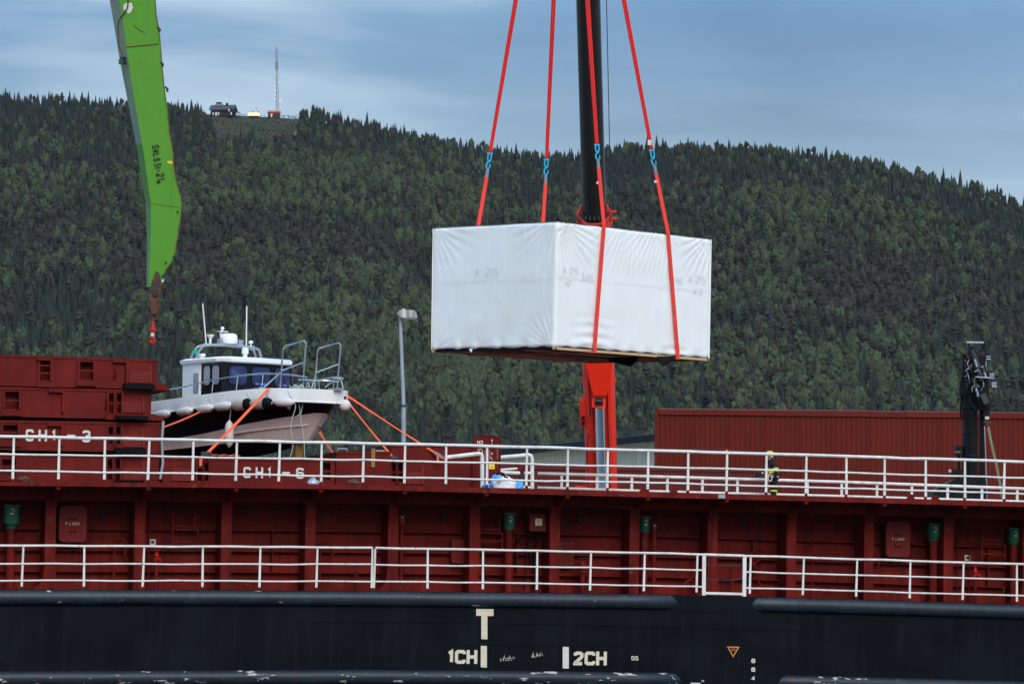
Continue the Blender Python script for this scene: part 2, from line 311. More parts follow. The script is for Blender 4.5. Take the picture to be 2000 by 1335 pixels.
RED = (.135, .0105, .0080)
M = dict(
 ship_red=mat('ship_red_paint', RED, .55, var=.5, vscale=1.1, bump=.15, bscale=5, streak=(.070,.0075,.006), sthr=.46, wear=(.115,.040,.020), wscale=5, wthr=.605, wsoft=.06, spec=.07),
 hatch_red=mat('hatch_red_paint', (.118,.0105,.0085), .55, var=.35, vscale=1.0, bump=.2, bscale=3, streak=(.092,.010,.008), sthr=.48, wear=(.24,.075,.05), wscale=9, wthr=.70, spec=.08),
 light_red=mat('faded_red_paint', (.150,.018,.016), .5, var=.15, vscale=2, wear=(.16,.025,.02), wscale=6, wthr=.6, spec=.08),
 hull=mat('hull_navy_paint', (.0046,.0062,.0090), .5, var=.5, vscale=.7, bump=.45, bscale=1.0, streak=(.0075,.0105,.0145), sthr=.5, wear=(.09,.10,.11), wscale=13, wthr=.715, wsoft=.03, spec=.04),
 fender=mat('fender_navy_paint', (.012,.019,.029), .42, var=.45, vscale=2.5, bump=.2, bscale=6, streak=(.02,.033,.046), sthr=.5, wear=(.36,.36,.35), wscale=6.5, wthr=.665, wsoft=.02, stretch=(.5,1,1.6), spec=.3),
 fender_low=mat('scraped_fender_paint', (.014,.021,.032), .38, var=.35, vscale=3, bump=.2, bscale=6, streak=(.10,.02,.016), sthr=.6, wear=(.42,.40,.38), wscale=4.8, wthr=.62, wsoft=.02, stretch=(.45,1,1.8)),
 white=mat('rail_white_paint', (.66,.65,.62), .45, var=.14, vscale=4, streak=(.50,.47,.42), sthr=.5, wear=(.22,.10,.06), wscale=7, wthr=.67, wsoft=.05),
 mark=mat('hull_mark_paint', (.60,.54,.42), .6, var=.12, vscale=9, wear=(.30,.22,.14), wscale=11, wthr=.66, wsoft=.05),
 mark_white=mat('white_letter_paint', (.58,.57,.53), .6, var=.12, vscale=8, wear=(.25,.06,.05), wscale=14, wthr=.68, wsoft=.04),
 orange_paint=mat('orange_mark_paint', (.55,.20,.05), .6),
 black=mat('black_paint', (.012,.013,.015), .38, var=.3), rubber=mat('black_rubber', (.007,.007,.008), .8, var=.3, spec=.05),
 dark=mat('dark_steel', (.045,.048,.052), .45, .4, var=.3, vscale=6),
 vent_green=mat('vent_green_paint', (.010,.075,.040), .45, var=.25, vscale=6, wear=(.14,.05,.03), wscale=12, wthr=.7),
 steel=mat('stainless_steel', (.55,.55,.54), .28, 1.0, var=.1), galv=mat('galvanised_steel', (.34,.37,.40), .5, .5, var=.25, vscale=4, stretch=(1,1,.3)),
 chrome=mat('chrome_rod', (.62,.64,.66), .14, 1.0, var=.05),
 crane_red=mat('crane_red_paint', (.85,.030,.010), .38, var=.08, vscale=2, coat=.2, wear=(.25,.02,.01), wscale=6, wthr=.75),
 boom_black=mat('boom_black_paint', (.017,.017,.016), .33, var=.2, vscale=2, stretch=(4,4,.2)),
 loader=mat('loader_black_paint', (.007,.007,.008), .4, var=.2, vscale=6, spec=.12),
 crane_green=mat('crane_green_paint', (.082,.265,.022), .42, var=.08, vscale=2, streak=(.07,.225,.02), sthr=.55, bump=.1, bscale=2, wear=(.045,.12,.03), wscale=7, wthr=.66, wsoft=.03),
 rust=mat('rusty_steel', (.11,.050,.030), .8, var=.5, vscale=7, wear=(.05,.04,.035), wscale=5, wthr=.5, bump=.6),
 edge_rust=mat('rusty_green_edge', (.10,.14,.03), .7, var=.4, vscale=6, wear=(.14,.045,.02), wscale=5, wthr=.47, wsoft=.1),
 faded_green=mat('faded_green_paint', (.27,.34,.23), .6, var=.15, vscale=4),
 hook_red=mat('hook_red_paint', (.42,.018,.012), .45, var=.3, vscale=9), yellow=mat('yellow_paint', (.72,.50,.03), .5), sign_yellow=mat('sign_yellow', (.75,.55,.05), .5),
 sling=mat('sling_red_web', (.62,.022,.018), .75, var=.12, vscale=18, bump=.3, bscale=60), sling_lit=mat('strap_red_web_lit', (.80,.052,.036), .75, var=.1, vscale=18, bump=.3, bscale=60),  # lit copy of the sling red: front light put into the strap colour
 shackle=mat('shackle_blue_paint', (.03,.36,.55), .4), eye=mat('sling_eye_grey', (.17,.22,.25), .7),
 wood=mat('pale_timber', (.52,.36,.20), .7, var=.25, vscale=5, stretch=(.3,3,3)), cradle=mat('cradle_timber', (.24,.13,.035), .75, var=.3, vscale=4), under=mat('black_membrane', (.006,.006,.006), .7, var=.3, spec=.08),
 pencil=mat('marker_ink', (.38,.40,.42), .8),
 gel=mat('boat_white_gelcoat', (.78,.78,.77), .25, var=.05, vscale=3, coat=.3, wear=(.45,.42,.38), wscale=7, wthr=.74),
 boat_black=mat('boat_black_gelcoat', (.006,.006,.008), .35, var=.2, spec=.12),
 boat_pink=mat('boat_faded_antifoul', (.90,.77,.72), .45, var=.12, vscale=2.5, streak=(.80,.66,.62), sthr=.55), boat_bottom=mat('boat_black_antifoul', (.010,.010,.012), .6, var=.3),
 flap_rubber=mat('window_surround_black', (.006,.006,.008), .25), fend_white=mat('boat_fender_vinyl', (.62,.58,.56), .45, var=.15, vscale=6, wear=(.32,.27,.24), wscale=6, wthr=.6, wsoft=.1),
 fend_tan=mat('boat_fender_grubby_vinyl', (.46,.37,.32), .55, var=.2, vscale=6, wear=(.20,.15,.12), wscale=7, wthr=.58, wsoft=.1),
 strap=mat('lashing_orange_web', (.78,.115,.035), .7, var=.12, vscale=20), rope=mat('pale_green_rope', (.33,.44,.38), .8), green_light=mat('green_lens', (.0,.42,.27), .2),
 curtain=mat('cabin_dark_blue', (.020,.045,.16), .6, var=.3, vscale=3), seat_blue=mat('blue_seat_reflection', (.10,.16,.50), .6),
 tarp_blue=mat('tarp_blue', (.06,.32,.68), .4, var=.2, vscale=5, bump=.6, bscale=7), tarp_white=mat('tarp_white', (.72,.70,.70), .45, var=.1, vscale=5, bump=.6, bscale=7, wear=(.36,.28,.22), wscale=6, wthr=.6),
 corr=mat('corrugated_red_sheet', (.115,.0145,.0095), .55, var=.12, vscale=1.2, streak=(.105,.019,.010), sthr=.5, rand=.06, spec=.08), corr_dark=mat('container_red_sheet', (.10,.012,.010), .55, var=.15, vscale=2),
 roof=mat('dark_roof_felt', (.014,.017,.021), .7, var=.15, spec=.1), board=mat('weathered_board', (.60,.52,.38), .8, var=.2, vscale=4, stretch=(2,2,.2)),
 concrete=mat('quay_concrete', (.30,.29,.27), .9, var=.25, vscale=.3, bump=.3), land=mat('low_ground', (.05,.07,.035), .95, var=.4, vscale=.02),
 skin=mat('skin', (.50,.28,.20), .5), cloth=mat('dark_workwear', (.010,.012,.016), .85, var=.3), hiviz=mat('hi_vis_yellow', (.52,.66,.02), .6), silver=mat('reflective_tape', (.62,.63,.64), .35), helmet=mat('helmet_yellow', (.68,.70,.02), .3), harness=mat('harness_red', (.66,.06,.03), .6),
 cabin_wood=mat('lodge_dark_timber', (.022,.018,.016), .8, var=.3), slate=mat('lodge_slate_roof', (.055,.060,.068), .7), hut_red=mat('hut_red_boards', (.085,.022,.020), .8), hut_roof=mat('hut_tile_roof', (.40,.085,.045), .7),
 lodge_trim=mat('lodge_grey_trim', (.20,.20,.20), .7), pane=mat('white_pane', (.6,.6,.6), .3), mast=mat('mast_steel', (.20,.22,.25), .55, .3), dish=mat('mast_white', (.85,.85,.85), .4),
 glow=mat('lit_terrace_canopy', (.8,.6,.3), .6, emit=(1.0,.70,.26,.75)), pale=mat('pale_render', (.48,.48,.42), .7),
)
def glass_mat(name, col, rough=.04):
    m = bpy.data.materials.new(name); m.use_nodes = True; t = m.node_tree; b = t.nodes['Principled BSDF']
    g = t.nodes.new('ShaderNodeBsdfGlossy'); g.inputs['Roughness'].default_value = rough; g.inputs['Color'].default_value = (.9,.95,1,1)
    tr = t.nodes.new('ShaderNodeBsdfTransparent'); tr.inputs[0].default_value = (*col, 1); fr = t.nodes.new('ShaderNodeFresnel'); fr.inputs[0].default_value = 1.5
    mx = t.nodes.new('ShaderNodeMixShader'); t.links.new(fr.outputs[0], mx.inputs[0]); t.links.new(tr.outputs[0], mx.inputs[1]); t.links.new(g.outputs[0], mx.inputs[2])
    t.links.new(mx.outputs[0], t.nodes['Material Output'].inputs[0]); return m
M['glass'] = glass_mat('boat_window_glass', (.62,.66,.80)); 
def wrap_mat():
    """white shrink film: soft sheen, fine creases radiating as relief"""
    m = mat('white_shrink_film', (.84,.86,.85), .14, var=.05, vscale=1.5, spec=.8, coat=.9, wear=(.74,.76,.77), wscale=2.5, wthr=.6, wsoft=.2)
    t = m.node_tree; N = t.nodes.new; K = t.links.new; b = t.nodes['Principled BSDF']
    co = N('ShaderNodeTexCoord'); mpn = N('ShaderNodeMapping'); mpn.inputs['Scale'].default_value = (9, 9, .9); K(co.outputs['Object'], mpn.inputs[0])
    n = N('ShaderNodeTexNoise'); n.inputs['Scale'].default_value = 1.0; n.inputs['Detail'].default_value = 4; K(mpn.outputs[0], n.inputs['Vector'])
    n2 = N('ShaderNodeTexNoise'); n2.inputs['Scale'].default_value = .8; n2.inputs['Detail'].default_value = 2; K(co.outputs['Object'], n2.inputs['Vector'])
    p = N('ShaderNodeMath'); p.operation = 'MULTIPLY'; K(n.outputs[0], p.inputs[0]); K(n2.outputs[0], p.inputs[1])
    bp = N('ShaderNodeBump'); bp.inputs['Strength'].default_value = .6; bp.inputs['Distance'].default_value = .02; K(p.outputs[0], bp.inputs['Height']); K(bp.outputs[0], b.inputs['Normal']); return m
M['wrap'] = wrap_mat(); M['collar_red'] = mat('collar_worn_red', (.42,.035,.02), .55, var=.3, vscale=6, wear=(.05,.02,.015), wscale=8, wthr=.58)
def leaf_mat(name, col, hv=.03, vv=.3, tr=.25):
    m = bpy.data.materials.new(name); m.use_nodes = True; t = m.node_tree; b = t.nodes['Principled BSDF']; N = t.nodes.new; K = t.links.new
    oi = N('ShaderNodeObjectInfo'); hs = N('ShaderNodeHueSaturation'); hs.inputs['Color'].default_value = (*col, 1)
    a = N('ShaderNodeMapRange'); a.inputs[3].default_value = .5-hv; a.inputs[4].default_value = .5+hv; K(oi.outputs['Random'], a.inputs[0]); K(a.outputs[0], hs.inputs['Hue'])
    w = N('ShaderNodeTexWhiteNoise'); w.noise_dimensions = '1D'; K(oi.outputs['Random'], w.inputs['W'])
    c = N('ShaderNodeMapRange'); c.inputs[3].default_value = 1-vv; c.inputs[4].default_value = 1+vv; K(w.outputs[0], c.inputs[0])
    co = N('ShaderNodeTexCoord'); nz = N('ShaderNodeTexNoise'); nz.inputs['Scale'].default_value = .9; nz.inputs['Detail'].default_value = 3; K(co.outputs['Object'], nz.inputs['Vector'])
    d = N('ShaderNodeMapRange'); d.inputs[1].default_value = .3; d.inputs[2].default_value = .7; d.inputs[3].default_value = .85; d.inputs[4].default_value = 1.15; K(nz.outputs[0], d.inputs[0])
    pm = N('ShaderNodeMath'); pm.operation = 'MULTIPLY'; K(c.outputs[0], pm.inputs[0]); K(d.outputs[0], pm.inputs[1]); K(pm.outputs[0], hs.inputs['Value'])
    K(hs.outputs[0], b.inputs['Base Color']); b.inputs['Roughness'].default_value = .8; b.inputs['Specular IOR Level'].default_value = .15
    return m
M['spruce'] = leaf_mat('spruce_needles', (.021,.029,.021)); M['pine'] = leaf_mat('pine_needles', (.037,.034,.024), .03, .3); M['birch'] = leaf_mat('birch_leaves', (.048,.062,.028), .025, .28)
M['bark'] = mat('brown_bark', (.075,.052,.040), .9, var=.3); M['birch_bark'] = mat('pale_bark', (.21,.20,.19), .9, var=.3)
def terrain_mat():
    return mat('hillside_ground', (.035,.040,.022), .95, var=.5, vscale=.02, wear=(.060,.043,.030), wscale=.035, wthr=.5, wsoft=.12)
M['terrain'] = terrain_mat()
def water_mat():
    m = mat('harbour_water', (.010,.018,.022), .08, var=.2, vscale=.2, bump=.35, bscale=.7); return m
M['water'] = water_mat()
# ------------------------------------------------------------------ setting: water, quay, land, hill
QZ = 2.5
RIDGE = [(-900,224),(-300,209),(0,205),(100,204),(200,211),(300,219),(400,223),(545,225),(600,228),(700,254),(800,277),(900,293),(1000,312),(1080,320),(1130,312),(1200,302),(1350,296),(1500,304),(1650,322),(1800,352),(1900,378),(2000,410),(2300,500),(2900,640)]
YR = [(-900,2850),(0,2800),(600,2780),(1000,2800),(1100,2740),(1400,2700),(2000,2640),(2900,2560)]
YF = 2120.0
def elev(px, py): d = ray(px, py); return d.z / d.y
def hill(X, Y):
    """ground height at (X, Y) and how far up the slope it is (0 foot, 1 ridge)"""
    q = 1000 + F * X / max(Y, 150.0) * 1.0
    yr = lerp(YR, q); er = elev(q, lerp(RIDGE, q)); ef = elev(q, 905)
    zf = EZ + ef * YF
    if Y < YF:
        t = max(0.0, (Y - 260) / (YF - 260)); return QZ - .02 + (zf - QZ) * t**2.2, (Y - YF) / (yr - YF)
    t = (Y - YF) / (yr - YF)
    if t <= 1.0:
        s = t * (1.12 - .12 * t)
        z = EZ + (ef + (er - ef) * s) * Y
        z += 22 * t * (1 - t) * mnoise.noise(Vector((X / 110, Y / 110, 3.3))) + 5 * t * (1-t) * mnoise.noise(Vector((X / 35, Y / 35, 1.3)))
        return z, t
    zr = EZ + er * yr
    return zr - (Y - yr) * .25 - 0.0006 * (Y - yr)**2, t
def structure(name, mb, m, label, cat, smooth=False):
    return tag(link(name, mb.mesh(name, m, smooth)), label, cat, kind='structure')
mb = MB().grid([[(-9000, -3000, 0), (9000, -3000, 0)], [(-9000, 117.2, 0), (9000, 117.2, 0)]])
structure('water', mb, M['water'], 'dark harbour water in front of the quay', 'water')
mb = MB().box((-900, 117.2, -6), (900, 262, QZ)); structure('quay', mb, M['concrete'], 'grey concrete quay behind the cargo ship', 'quay')
rows = []
for j in range(110):
    Y = 262 + (YF - 262) * (j / 34) if j < 34 else YF + (j - 34) / 75 * 1000
    rows.append([])
    for i in range(121):
        q = -1700 + i * 45; X = (q - 1000) / F * Y; rows[-1].append((X, Y, hill(X, Y)[0]))
structure('hill', MB().grid(rows), M['terrain'], 'wooded hillside rising behind the harbour', 'hill', True)
mb = MB().grid([[(-9000, 262, -1.0), (9000, 262, -1.0)], [(-9000, 12000, -1.0), (9000, 12000, -1.0)]])
structure('ground', mb, M['land'], 'low land reaching to the horizon beyond the quay', 'ground')

# ------------------------------------------------------------------ trees
rng = random.Random(11)
def spruce(h, rad, seed):
    g = random.Random(seed); b = MB(); n = 19
    for i in range(n):
        t = (i + .3) / n; z = h * (.07 + .9 * t); r_ = rad * (1 - t)**.82 + .07; k = max(4, int(9 - 4 * t)); a0 = g.random() * 6.28
        for j in range(k):
            a = a0 + 6.283 * j / k + g.uniform(-.25, .25); rr = r_ * g.uniform(.65, 1.15); d = Vector((math.cos(a), math.sin(a), 0)); s = Vector((-d.y, d.x, 0)); w = rr * g.uniform(.24, .36) + .06
            z0 = z + g.uniform(-.1, .1); dr = g.uniform(.25, .5)
            p0 = Vector((0, 0, z0 + .12)); pm = d * rr * .55 + Vector((0, 0, z0 - dr * rr * .35)); pt = d * rr + Vector((0, 0, z0 - dr * rr * .75))
            b.add([p0, pm + s * w, pt, pm - s * w, pm + Vector((0, 0, .1 * rr))], [(0, 1, 4), (1, 2, 4), (2, 3, 4), (3, 0, 4)])
    b.lathe([(rad * .62, h * .10), (rad * .5, h * .35), (rad * .3, h * .65), (.03, h * .93)], (0, 0, 0), 9)
    b.add([(-.06, 0, h * .9), (.06, 0, h * .9), (0, .06, h * .9), (0, 0, h)], [(0, 1, 3), (1, 2, 3), (2, 0, 3)])
    return b, MB().tube([(0, 0, -.8), (0, 0, h * .5), (0, 0, h * .92)], [.14, .09, .02], 5)
ICO = bmesh.new(); bmesh.ops.create_icosphere(ICO, subdivisions=2, radius=1.0); ICO_V = [v.co.copy() for v in ICO.verts]; ICO_F = [tuple(v.index for v in f.verts) for f in ICO.faces]; ICO.free()
ICO = bmesh.new(); bmesh.ops.create_icosphere(ICO, subdivisions=3, radius=1.0); ICO3_V = [v.co.copy() for v in ICO.verts]; ICO3_F = [tuple(v.index for v in f.verts) for f in ICO.faces]; ICO.free()
def lumps(b, g, cs, rough=.35, flat=1.0):
    for (c, r_) in cs:
        o = Vector((g.random() * 50, g.random() * 50, g.random() * 50)); P = []
        for v in ICO_V:
            k = 1 + rough * mnoise.noise(v * 1.7 + o) + rough * .9 * mnoise.noise(v * 4.3 + o) + g.uniform(-.1, .1); P.append(Vector(c) + Vector((v.x, v.y, v.z * flat)) * r_ * k)
        b.add(P, ICO_F)
def clumps(b, g, cs, per, size, flat=1.0):
    for (c, r_) in cs:
        for _ in range(per):
            v = Vector((g.gauss(0, 1), g.gauss(0, 1), g.gauss(0, 1))).normalized() * r_ * g.random()**.4; v.z *= flat; p = Vector(c) + v
            n = Vector((g.gauss(0, 1), g.gauss(0, 1), g.gauss(0, 1) + .5)).normalized(); x = n.orthogonal().normalized(); y = n.cross(x); s = size * g.uniform(.6, 1.25)
            b.add([p + x * s, p + y * s * .6, p - x * s, p - y * s * .6], [(0, 1, 2, 3)])
def body(b, g, c, sx, sz, rough=.3):
    """one soft ovoid mass of foliage"""
    o = Vector((g.random() * 50, g.random() * 50, g.random() * 50)); P = []
    for v in ICO3_V:
        k = 1 + rough * mnoise.noise(v * 1.8 + o) + rough * .8 * mnoise.noise(v * 4.5 + o) + rough * .4 * mnoise.noise(v * 9 + o); tz = 1 - .25 * max(0, v.z); P.append(Vector(c) + Vector((v.x * sx * tz, v.y * sx * tz, v.z * sz)) * k)
    b.add(P, ICO3_F)
def shell_cards(b, g, n, c, sx, sz, size):
    for _ in range(n):
        v = Vector((g.gauss(0, 1), g.gauss(0, 1), g.gauss(0, 1))).normalized(); tz = 1 - .25 * max(0, v.z); k = g.uniform(.85, 1.22); p = Vector(c) + Vector((v.x * sx * tz, v.y * sx * tz, v.z * sz)) * k
        nn = (v + Vector((g.gauss(0, .6), g.gauss(0, .6), g.gauss(0, .6)))).normalized(); x = nn.orthogonal().normalized(); y = nn.cross(x); s = size * g.uniform(.6, 1.3); b.add([p + x * s, p + y * s * .6, p - x * s, p - y * s * .6], [(0, 1, 2, 3)])
def birch(h, seed, wide=1.0):
    g = random.Random(seed); b = MB(); w = wide * h * .165; body(b, g, (0, 0, h * .58), w * .92, h * .36, .6); shell_cards(b, g, 420, (0, 0, h * .58), w, h * .38, h * .024)
    for i in range(6):
        a = g.random() * 6.28; d = w * g.uniform(.5, 1.0); z = h * g.uniform(.32, .8); r_ = h * g.uniform(.07, .11); c = (math.cos(a) * d, math.sin(a) * d, z); lumps(b, g, [(c, r_)], .4, 1.15); shell_cards(b, g, 40, c, r_, r_ * 1.1, h * .02)
    shell_cards(b, g, 16, (0, 0, h * .93), h * .03, h * .06, h * .02)
    t = MB().tube([(0, 0, -.8), (.05, .04, h * .4), (-.04, .1, h * .9)], [.13, .09, .02], 5); return b, t
def pine(h, seed):
    g = random.Random(seed); b = MB(); w = h * .125; body(b, g, (0, 0, h * .70), w * .8, h * .25, .6); shell_cards(b, g, 240, (0, 0, h * .70), w * .85, h * .26, h * .022)
    for i in range(8):
        a = g.random() * 6.28; d = w * g.uniform(.5, 1.25); z = h * g.uniform(.42, .86); r_ = h * g.uniform(.05, .085); c = (math.cos(a) * d, math.sin(a) * d, z); lumps(b, g, [(c, r_)], .45, .7); shell_cards(b, g, 26, c, r_ * 1.1, r_ * .8, h * .02)
    t = MB().tube([(0, 0, -.8), (.06, .05, h * .5), (0, .0, h * .92)], [.16, .12, .03], 5)
    for i in range(5): a = g.random() * 6.28; t.tube([(0, 0, h * (.3 + .05 * i)), (math.cos(a) * 1.1, math.sin(a) * 1.1, h * (.33 + .05 * i))], [.035, .012], 4)
    return b, t
KINDS = []
for sp, hh, rd, sd_ in (('spruce', 13, 2.3, 1), ('spruce', 10.5, 2.2, 2), ('spruce', 15, 2.4, 3)): KINDS.append((sp, hh, *spruce(hh, rd, sd_), M['spruce'], M['bark']))
for hh, sd_ in ((12.5, 4), (14, 5), (11, 14)): KINDS.append(('pine', hh, *pine(hh, sd_), M['pine'], M['bark']))
for hh, sd_, w_ in ((12, 6, 1.15), (10, 7, 1.4), (13.5, 8, 1.0)): KINDS.append(('birch', hh, *birch(hh, sd_, w_), M['birch'], M['birch_bark']))
snag_t = MB().tube([(0, 0, -.5), (.1, 0, 5), (0, .1, 9)], [.13, .09, .02], 5)
for i in range(7): a = i * 2.4; snag_t.tube([(0, 0, 3.2 + i * .75), (math.cos(a) * .8, math.sin(a) * .8, 3.9 + i * .75)], [.035, .01], 4)
PARTS = []; PROTO = []
for i, (sp, hh, cb, tb, cm, tm) in enumerate(KINDS):
    cme, tme = cb.mesh(sp + '_crown', cm, sp != 'spruce', 75), tb.mesh(sp + '_trunk', tm); PARTS.append((sp, hh, cme, tme))
    j = MB(); j.add(cb.v, cb.f); nf = len(j.f); j.add(tb.v, tb.f); me = bpy.data.meshes.new(sp + '_tree'); me.from_pydata(j.v, [], j.f); me.update()
    me.materials.append(cm); me.materials.append(tm)
    me.polygons.foreach_set('use_smooth', [len(f) == 3 and sp != 'spruce' for f in j.f]); me.polygons.foreach_set('material_index', [0] * nf + [1] * (len(j.f) - nf)); PROTO.append(bpy.data.objects.new(sp + '_source', me))
PROTO.append(bpy.data.objects.new('snag_source', snag_t.mesh('snag', M['birch_bark'])))
BL = [(700,330,330,90,.62),(170,370,220,45,.35),(1620,370,160,60,.75),(950,740,380,130,.6),(1650,760,300,60,.55),(1400,330,120,40,.4),(80,300,90,40,.25),(1850,450,150,70,.3),(640,640,140,90,.4),(1500,560,120,60,.3)]
PL = [(450,520,450,90,.6),(1600,540,330,120,.55),(1250,420,150,70,.3),(120,450,200,60,.4),(1800,620,200,80,.5)]
CLEAR = lambda q, y: 396 < q < 588 and (y < 240 or (y < 292 and 412 + (y - 240) * .2 < q < 582))
pts = []
Y = YF - 700
while Y < 2900:
    tt = min(1, max(0, (Y - YF) / 640)); sp_ = 5.9 - 2.1 * tt if Y > YF - 30 else 8.5; xw = 2300 / F * Y; n = int(2 * xw / sp_)
    for i in range(n):
        X = -xw + (i + rng.random()) * sp_; YY = Y + rng.uniform(-.5, .5) * sp_
        z, t = hill(X, YY)
        if t > 1.08: continue
        q, y = proj((X, YY, z))
        if CLEAR(q, y) and rng.random() < (1.0 if y < 275 else .75): continue
        if 575 < q < 610 and t > .97 and rng.random() < .2: continue
        nz = mnoise.noise(Vector((X / 60, YY / 75, 9.1))); nz2 = mnoise.noise(Vector((X / 45, YY / 60, 4.7)))
        pb = .13 + .45 * nz; pp = .24 + .4 * nz2
        for (a, b_, sa, sb, w_) in BL: pb += w_ * math.exp(-((q - a) / sa)**2 - ((y - b_) / sb)**2)
        for (a, b_, sa, sb, w_) in PL: pp += w_ * math.exp(-((q - a) / sa)**2 - ((y - b_) / sb)**2)
        if t > .86: pb *= .3; pp *= .35
        u = rng.random()
        if u < .008: k = 9
        elif u < pb: k = 6 + rng.randrange(3)
        elif u < pb + pp * (1 - pb): k = 3 + rng.randrange(3)
        else: k = rng.randrange(3)
        if mnoise.noise(Vector((X / 40, YY / 55, 21.7))) > .52 and rng.random() < .55: continue      # thin spots on the slope
        s = rng.uniform(.6, 1.15)
        s *= 1.28 - .60 * min(1, max(0, t))
        if k < 3 and rng.random() < .06: s *= 1.3
        pts.append((X, YY, z, k, s, rng.random() * 6.283, q, y))
    Y += sp_ * .8
def occl(q): return 690 if q < 312 else (795 if q > 1283 else 868)
cand = []
for i, p in enumerate(pts):
    if p[3] == 9 or not (3 < p[6] < 1997): continue
    hh = PARTS[p[3]][1] * p[4]; top = proj((p[0], p[1], p[2] + hh))[1]
    vis = occl(p[6]) - top
    if vis > 14 and not (838 < p[6] < 1392 and 430 < top < 700): cand.append((-min(hh * F / p[1], vis + 25), i))
cand.sort(); quota = {'spruce': 130, 'birch': 110, 'pine': 60}; chosen = set()
for _, i in cand:
    sp = PARTS[pts[i][3]][0]
    if quota[sp] > 0: quota[sp] -= 1; chosen.add(i)
TL = {'spruce': ('spruce_tree', 'dark narrow spruce standing near the foot of the wooded hill', 'spruces on the lower slope'),
      'pine': ('pine_tree', 'brownish pine with a bare lower trunk on the lower wooded slope', 'pines on the lower slope'),
      'birch': ('birch_tree', 'light green leafy birch on the lower wooded slope', 'birches on the lower slope')}
for i in sorted(chosen):
    X, YY, z, k, s, a, q, y = pts[i]; sp, hh, cme, tme = PARTS[k]; nm, lb, gr = TL[sp]
    o = link(nm, None); o.location = (X, YY, z); o.scale = (s, s, s); o.rotation_euler = (0, 0, a); 
    zone = 'above the stack of red hatch covers' if q < 312 else 'behind the boat' if q < 690 else 'beside the quay lamp' if q < 850 else 'below the hanging module' if q < 1110 else 'beside the red crane' if q < 1283 else 'above the warehouse roof' if q < 1780 else 'behind the loader crane'
    hh = hh * s; sz = {'spruce': ('short', 'tall'), 'pine': ('low', 'high'), 'birch': ('small', 'large')}[sp][hh > {'spruce': 11.5, 'pine': 11, 'birch': 10.5}[sp]]
    tag(o, {'spruce': f'{sz} dark narrow spruce on the hillside {zone}', 'pine': f'{sz} brownish bare-trunked pine on the hillside {zone}', 'birch': f'{sz} light green leafy birch on the hillside {zone}'}[sp], 'tree', gr + ', ' + zone)
    link('trunk', tme, o); link('crown', cme, o)
rest = [p for i, p in enumerate(pts) if i not in chosen]
me = bpy.data.meshes.new('forest'); me.from_pydata([(p[0], p[1], p[2]) for p in rest], [], []); me.update()
for nm, ty, ix in (('kind_id', 'INT', 3), ('size', 'FLOAT', 4), ('turn', 'FLOAT', 5)):
    at_ = me.attributes.new(nm, ty, 'POINT'); at_.data.foreach_set('value', [p[ix] for p in rest])
fo = tag(link('forest', me), 'dense mixed forest of spruce, pine and birch covering the hill', 'forest', kind='stuff')
ng = bpy.data.node_groups.new('forest_scatter', 'GeometryNodeTree')
ng.interface.new_socket('Geometry', in_out='INPUT', socket_type='NodeSocketGeometry'); ng.interface.new_socket('Geometry', in_out='OUTPUT', socket_type='NodeSocketGeometry')
gi = ng.nodes.new('NodeGroupInput'); go = ng.nodes.new('NodeGroupOutput'); jn = ng.nodes.new('GeometryNodeJoinGeometry')
def nattr(nm, ty):
    n = ng.nodes.new('GeometryNodeInputNamedAttribute'); n.data_type = ty; n.inputs[0].default_value = nm; return n.outputs['Attribute']
ak, as_, ar = nattr('kind_id', 'INT'), nattr('size', 'FLOAT'), nattr('turn', 'FLOAT')
cb_ = ng.nodes.new('ShaderNodeCombineXYZ'); ng.links.new(ar, cb_.inputs[2])
m2p = ng.nodes.new('GeometryNodeMeshToPoints'); ng.links.new(gi.outputs[0], m2p.inputs[0])
for k, po in enumerate(PROTO):
    ob = ng.nodes.new('GeometryNodeObjectInfo'); ob.inputs['Object'].default_value = po; ob.inputs['As Instance'].default_value = True
    cp = ng.nodes.new('FunctionNodeCompare'); cp.data_type = 'INT'; cp.operation = 'EQUAL'; ng.links.new(ak, cp.inputs[2]); cp.inputs[3].default_value = k
    ip = ng.nodes.new('GeometryNodeInstanceOnPoints'); ng.links.new(m2p.outputs[0], ip.inputs['Points']); ng.links.new(cp.outputs[0], ip.inputs['Selection'])
    ng.links.new(ob.outputs['Geometry'], ip.inputs['Instance']); ng.links.new(cb_.outputs[0], ip.inputs['Rotation']); ng.links.new(as_, ip.inputs['Scale']); ng.links.new(ip.outputs[0], jn.inputs[0])
ng.links.new(jn.outputs[0], go.inputs[0]); md = fo.modifiers.new('scatter', 'NODES'); md.node_group = ng
print('TREES', len(pts), len(chosen))

# low heather and scrub on the open hilltop
sh = MB(); g = random.Random(5)
for i in range(4200):
    q = g.uniform(398, 600); yy = g.uniform(224, 300); 
    Yg = lerp(YR, q) - (yy - 224) * 1.6 + g.uniform(-20, 6); X = (q - 1000) / F * Yg; z, t = hill(X, Yg)
    if t > 1.0: continue
    c = ((X, Yg, z + .15), g.uniform(.3, .8)); clumps(sh, g, [c], 5, .45, .5)
tag(link('heather', sh.mesh('heather', mat('heather_scrub', (.055,.060,.026), .95, var=.55, vscale=.12, wear=(.07,.045,.035), wscale=.09, wthr=.52, wsoft=.1))), 'low heather and scrub on the open hilltop', 'scrub', kind='stuff')

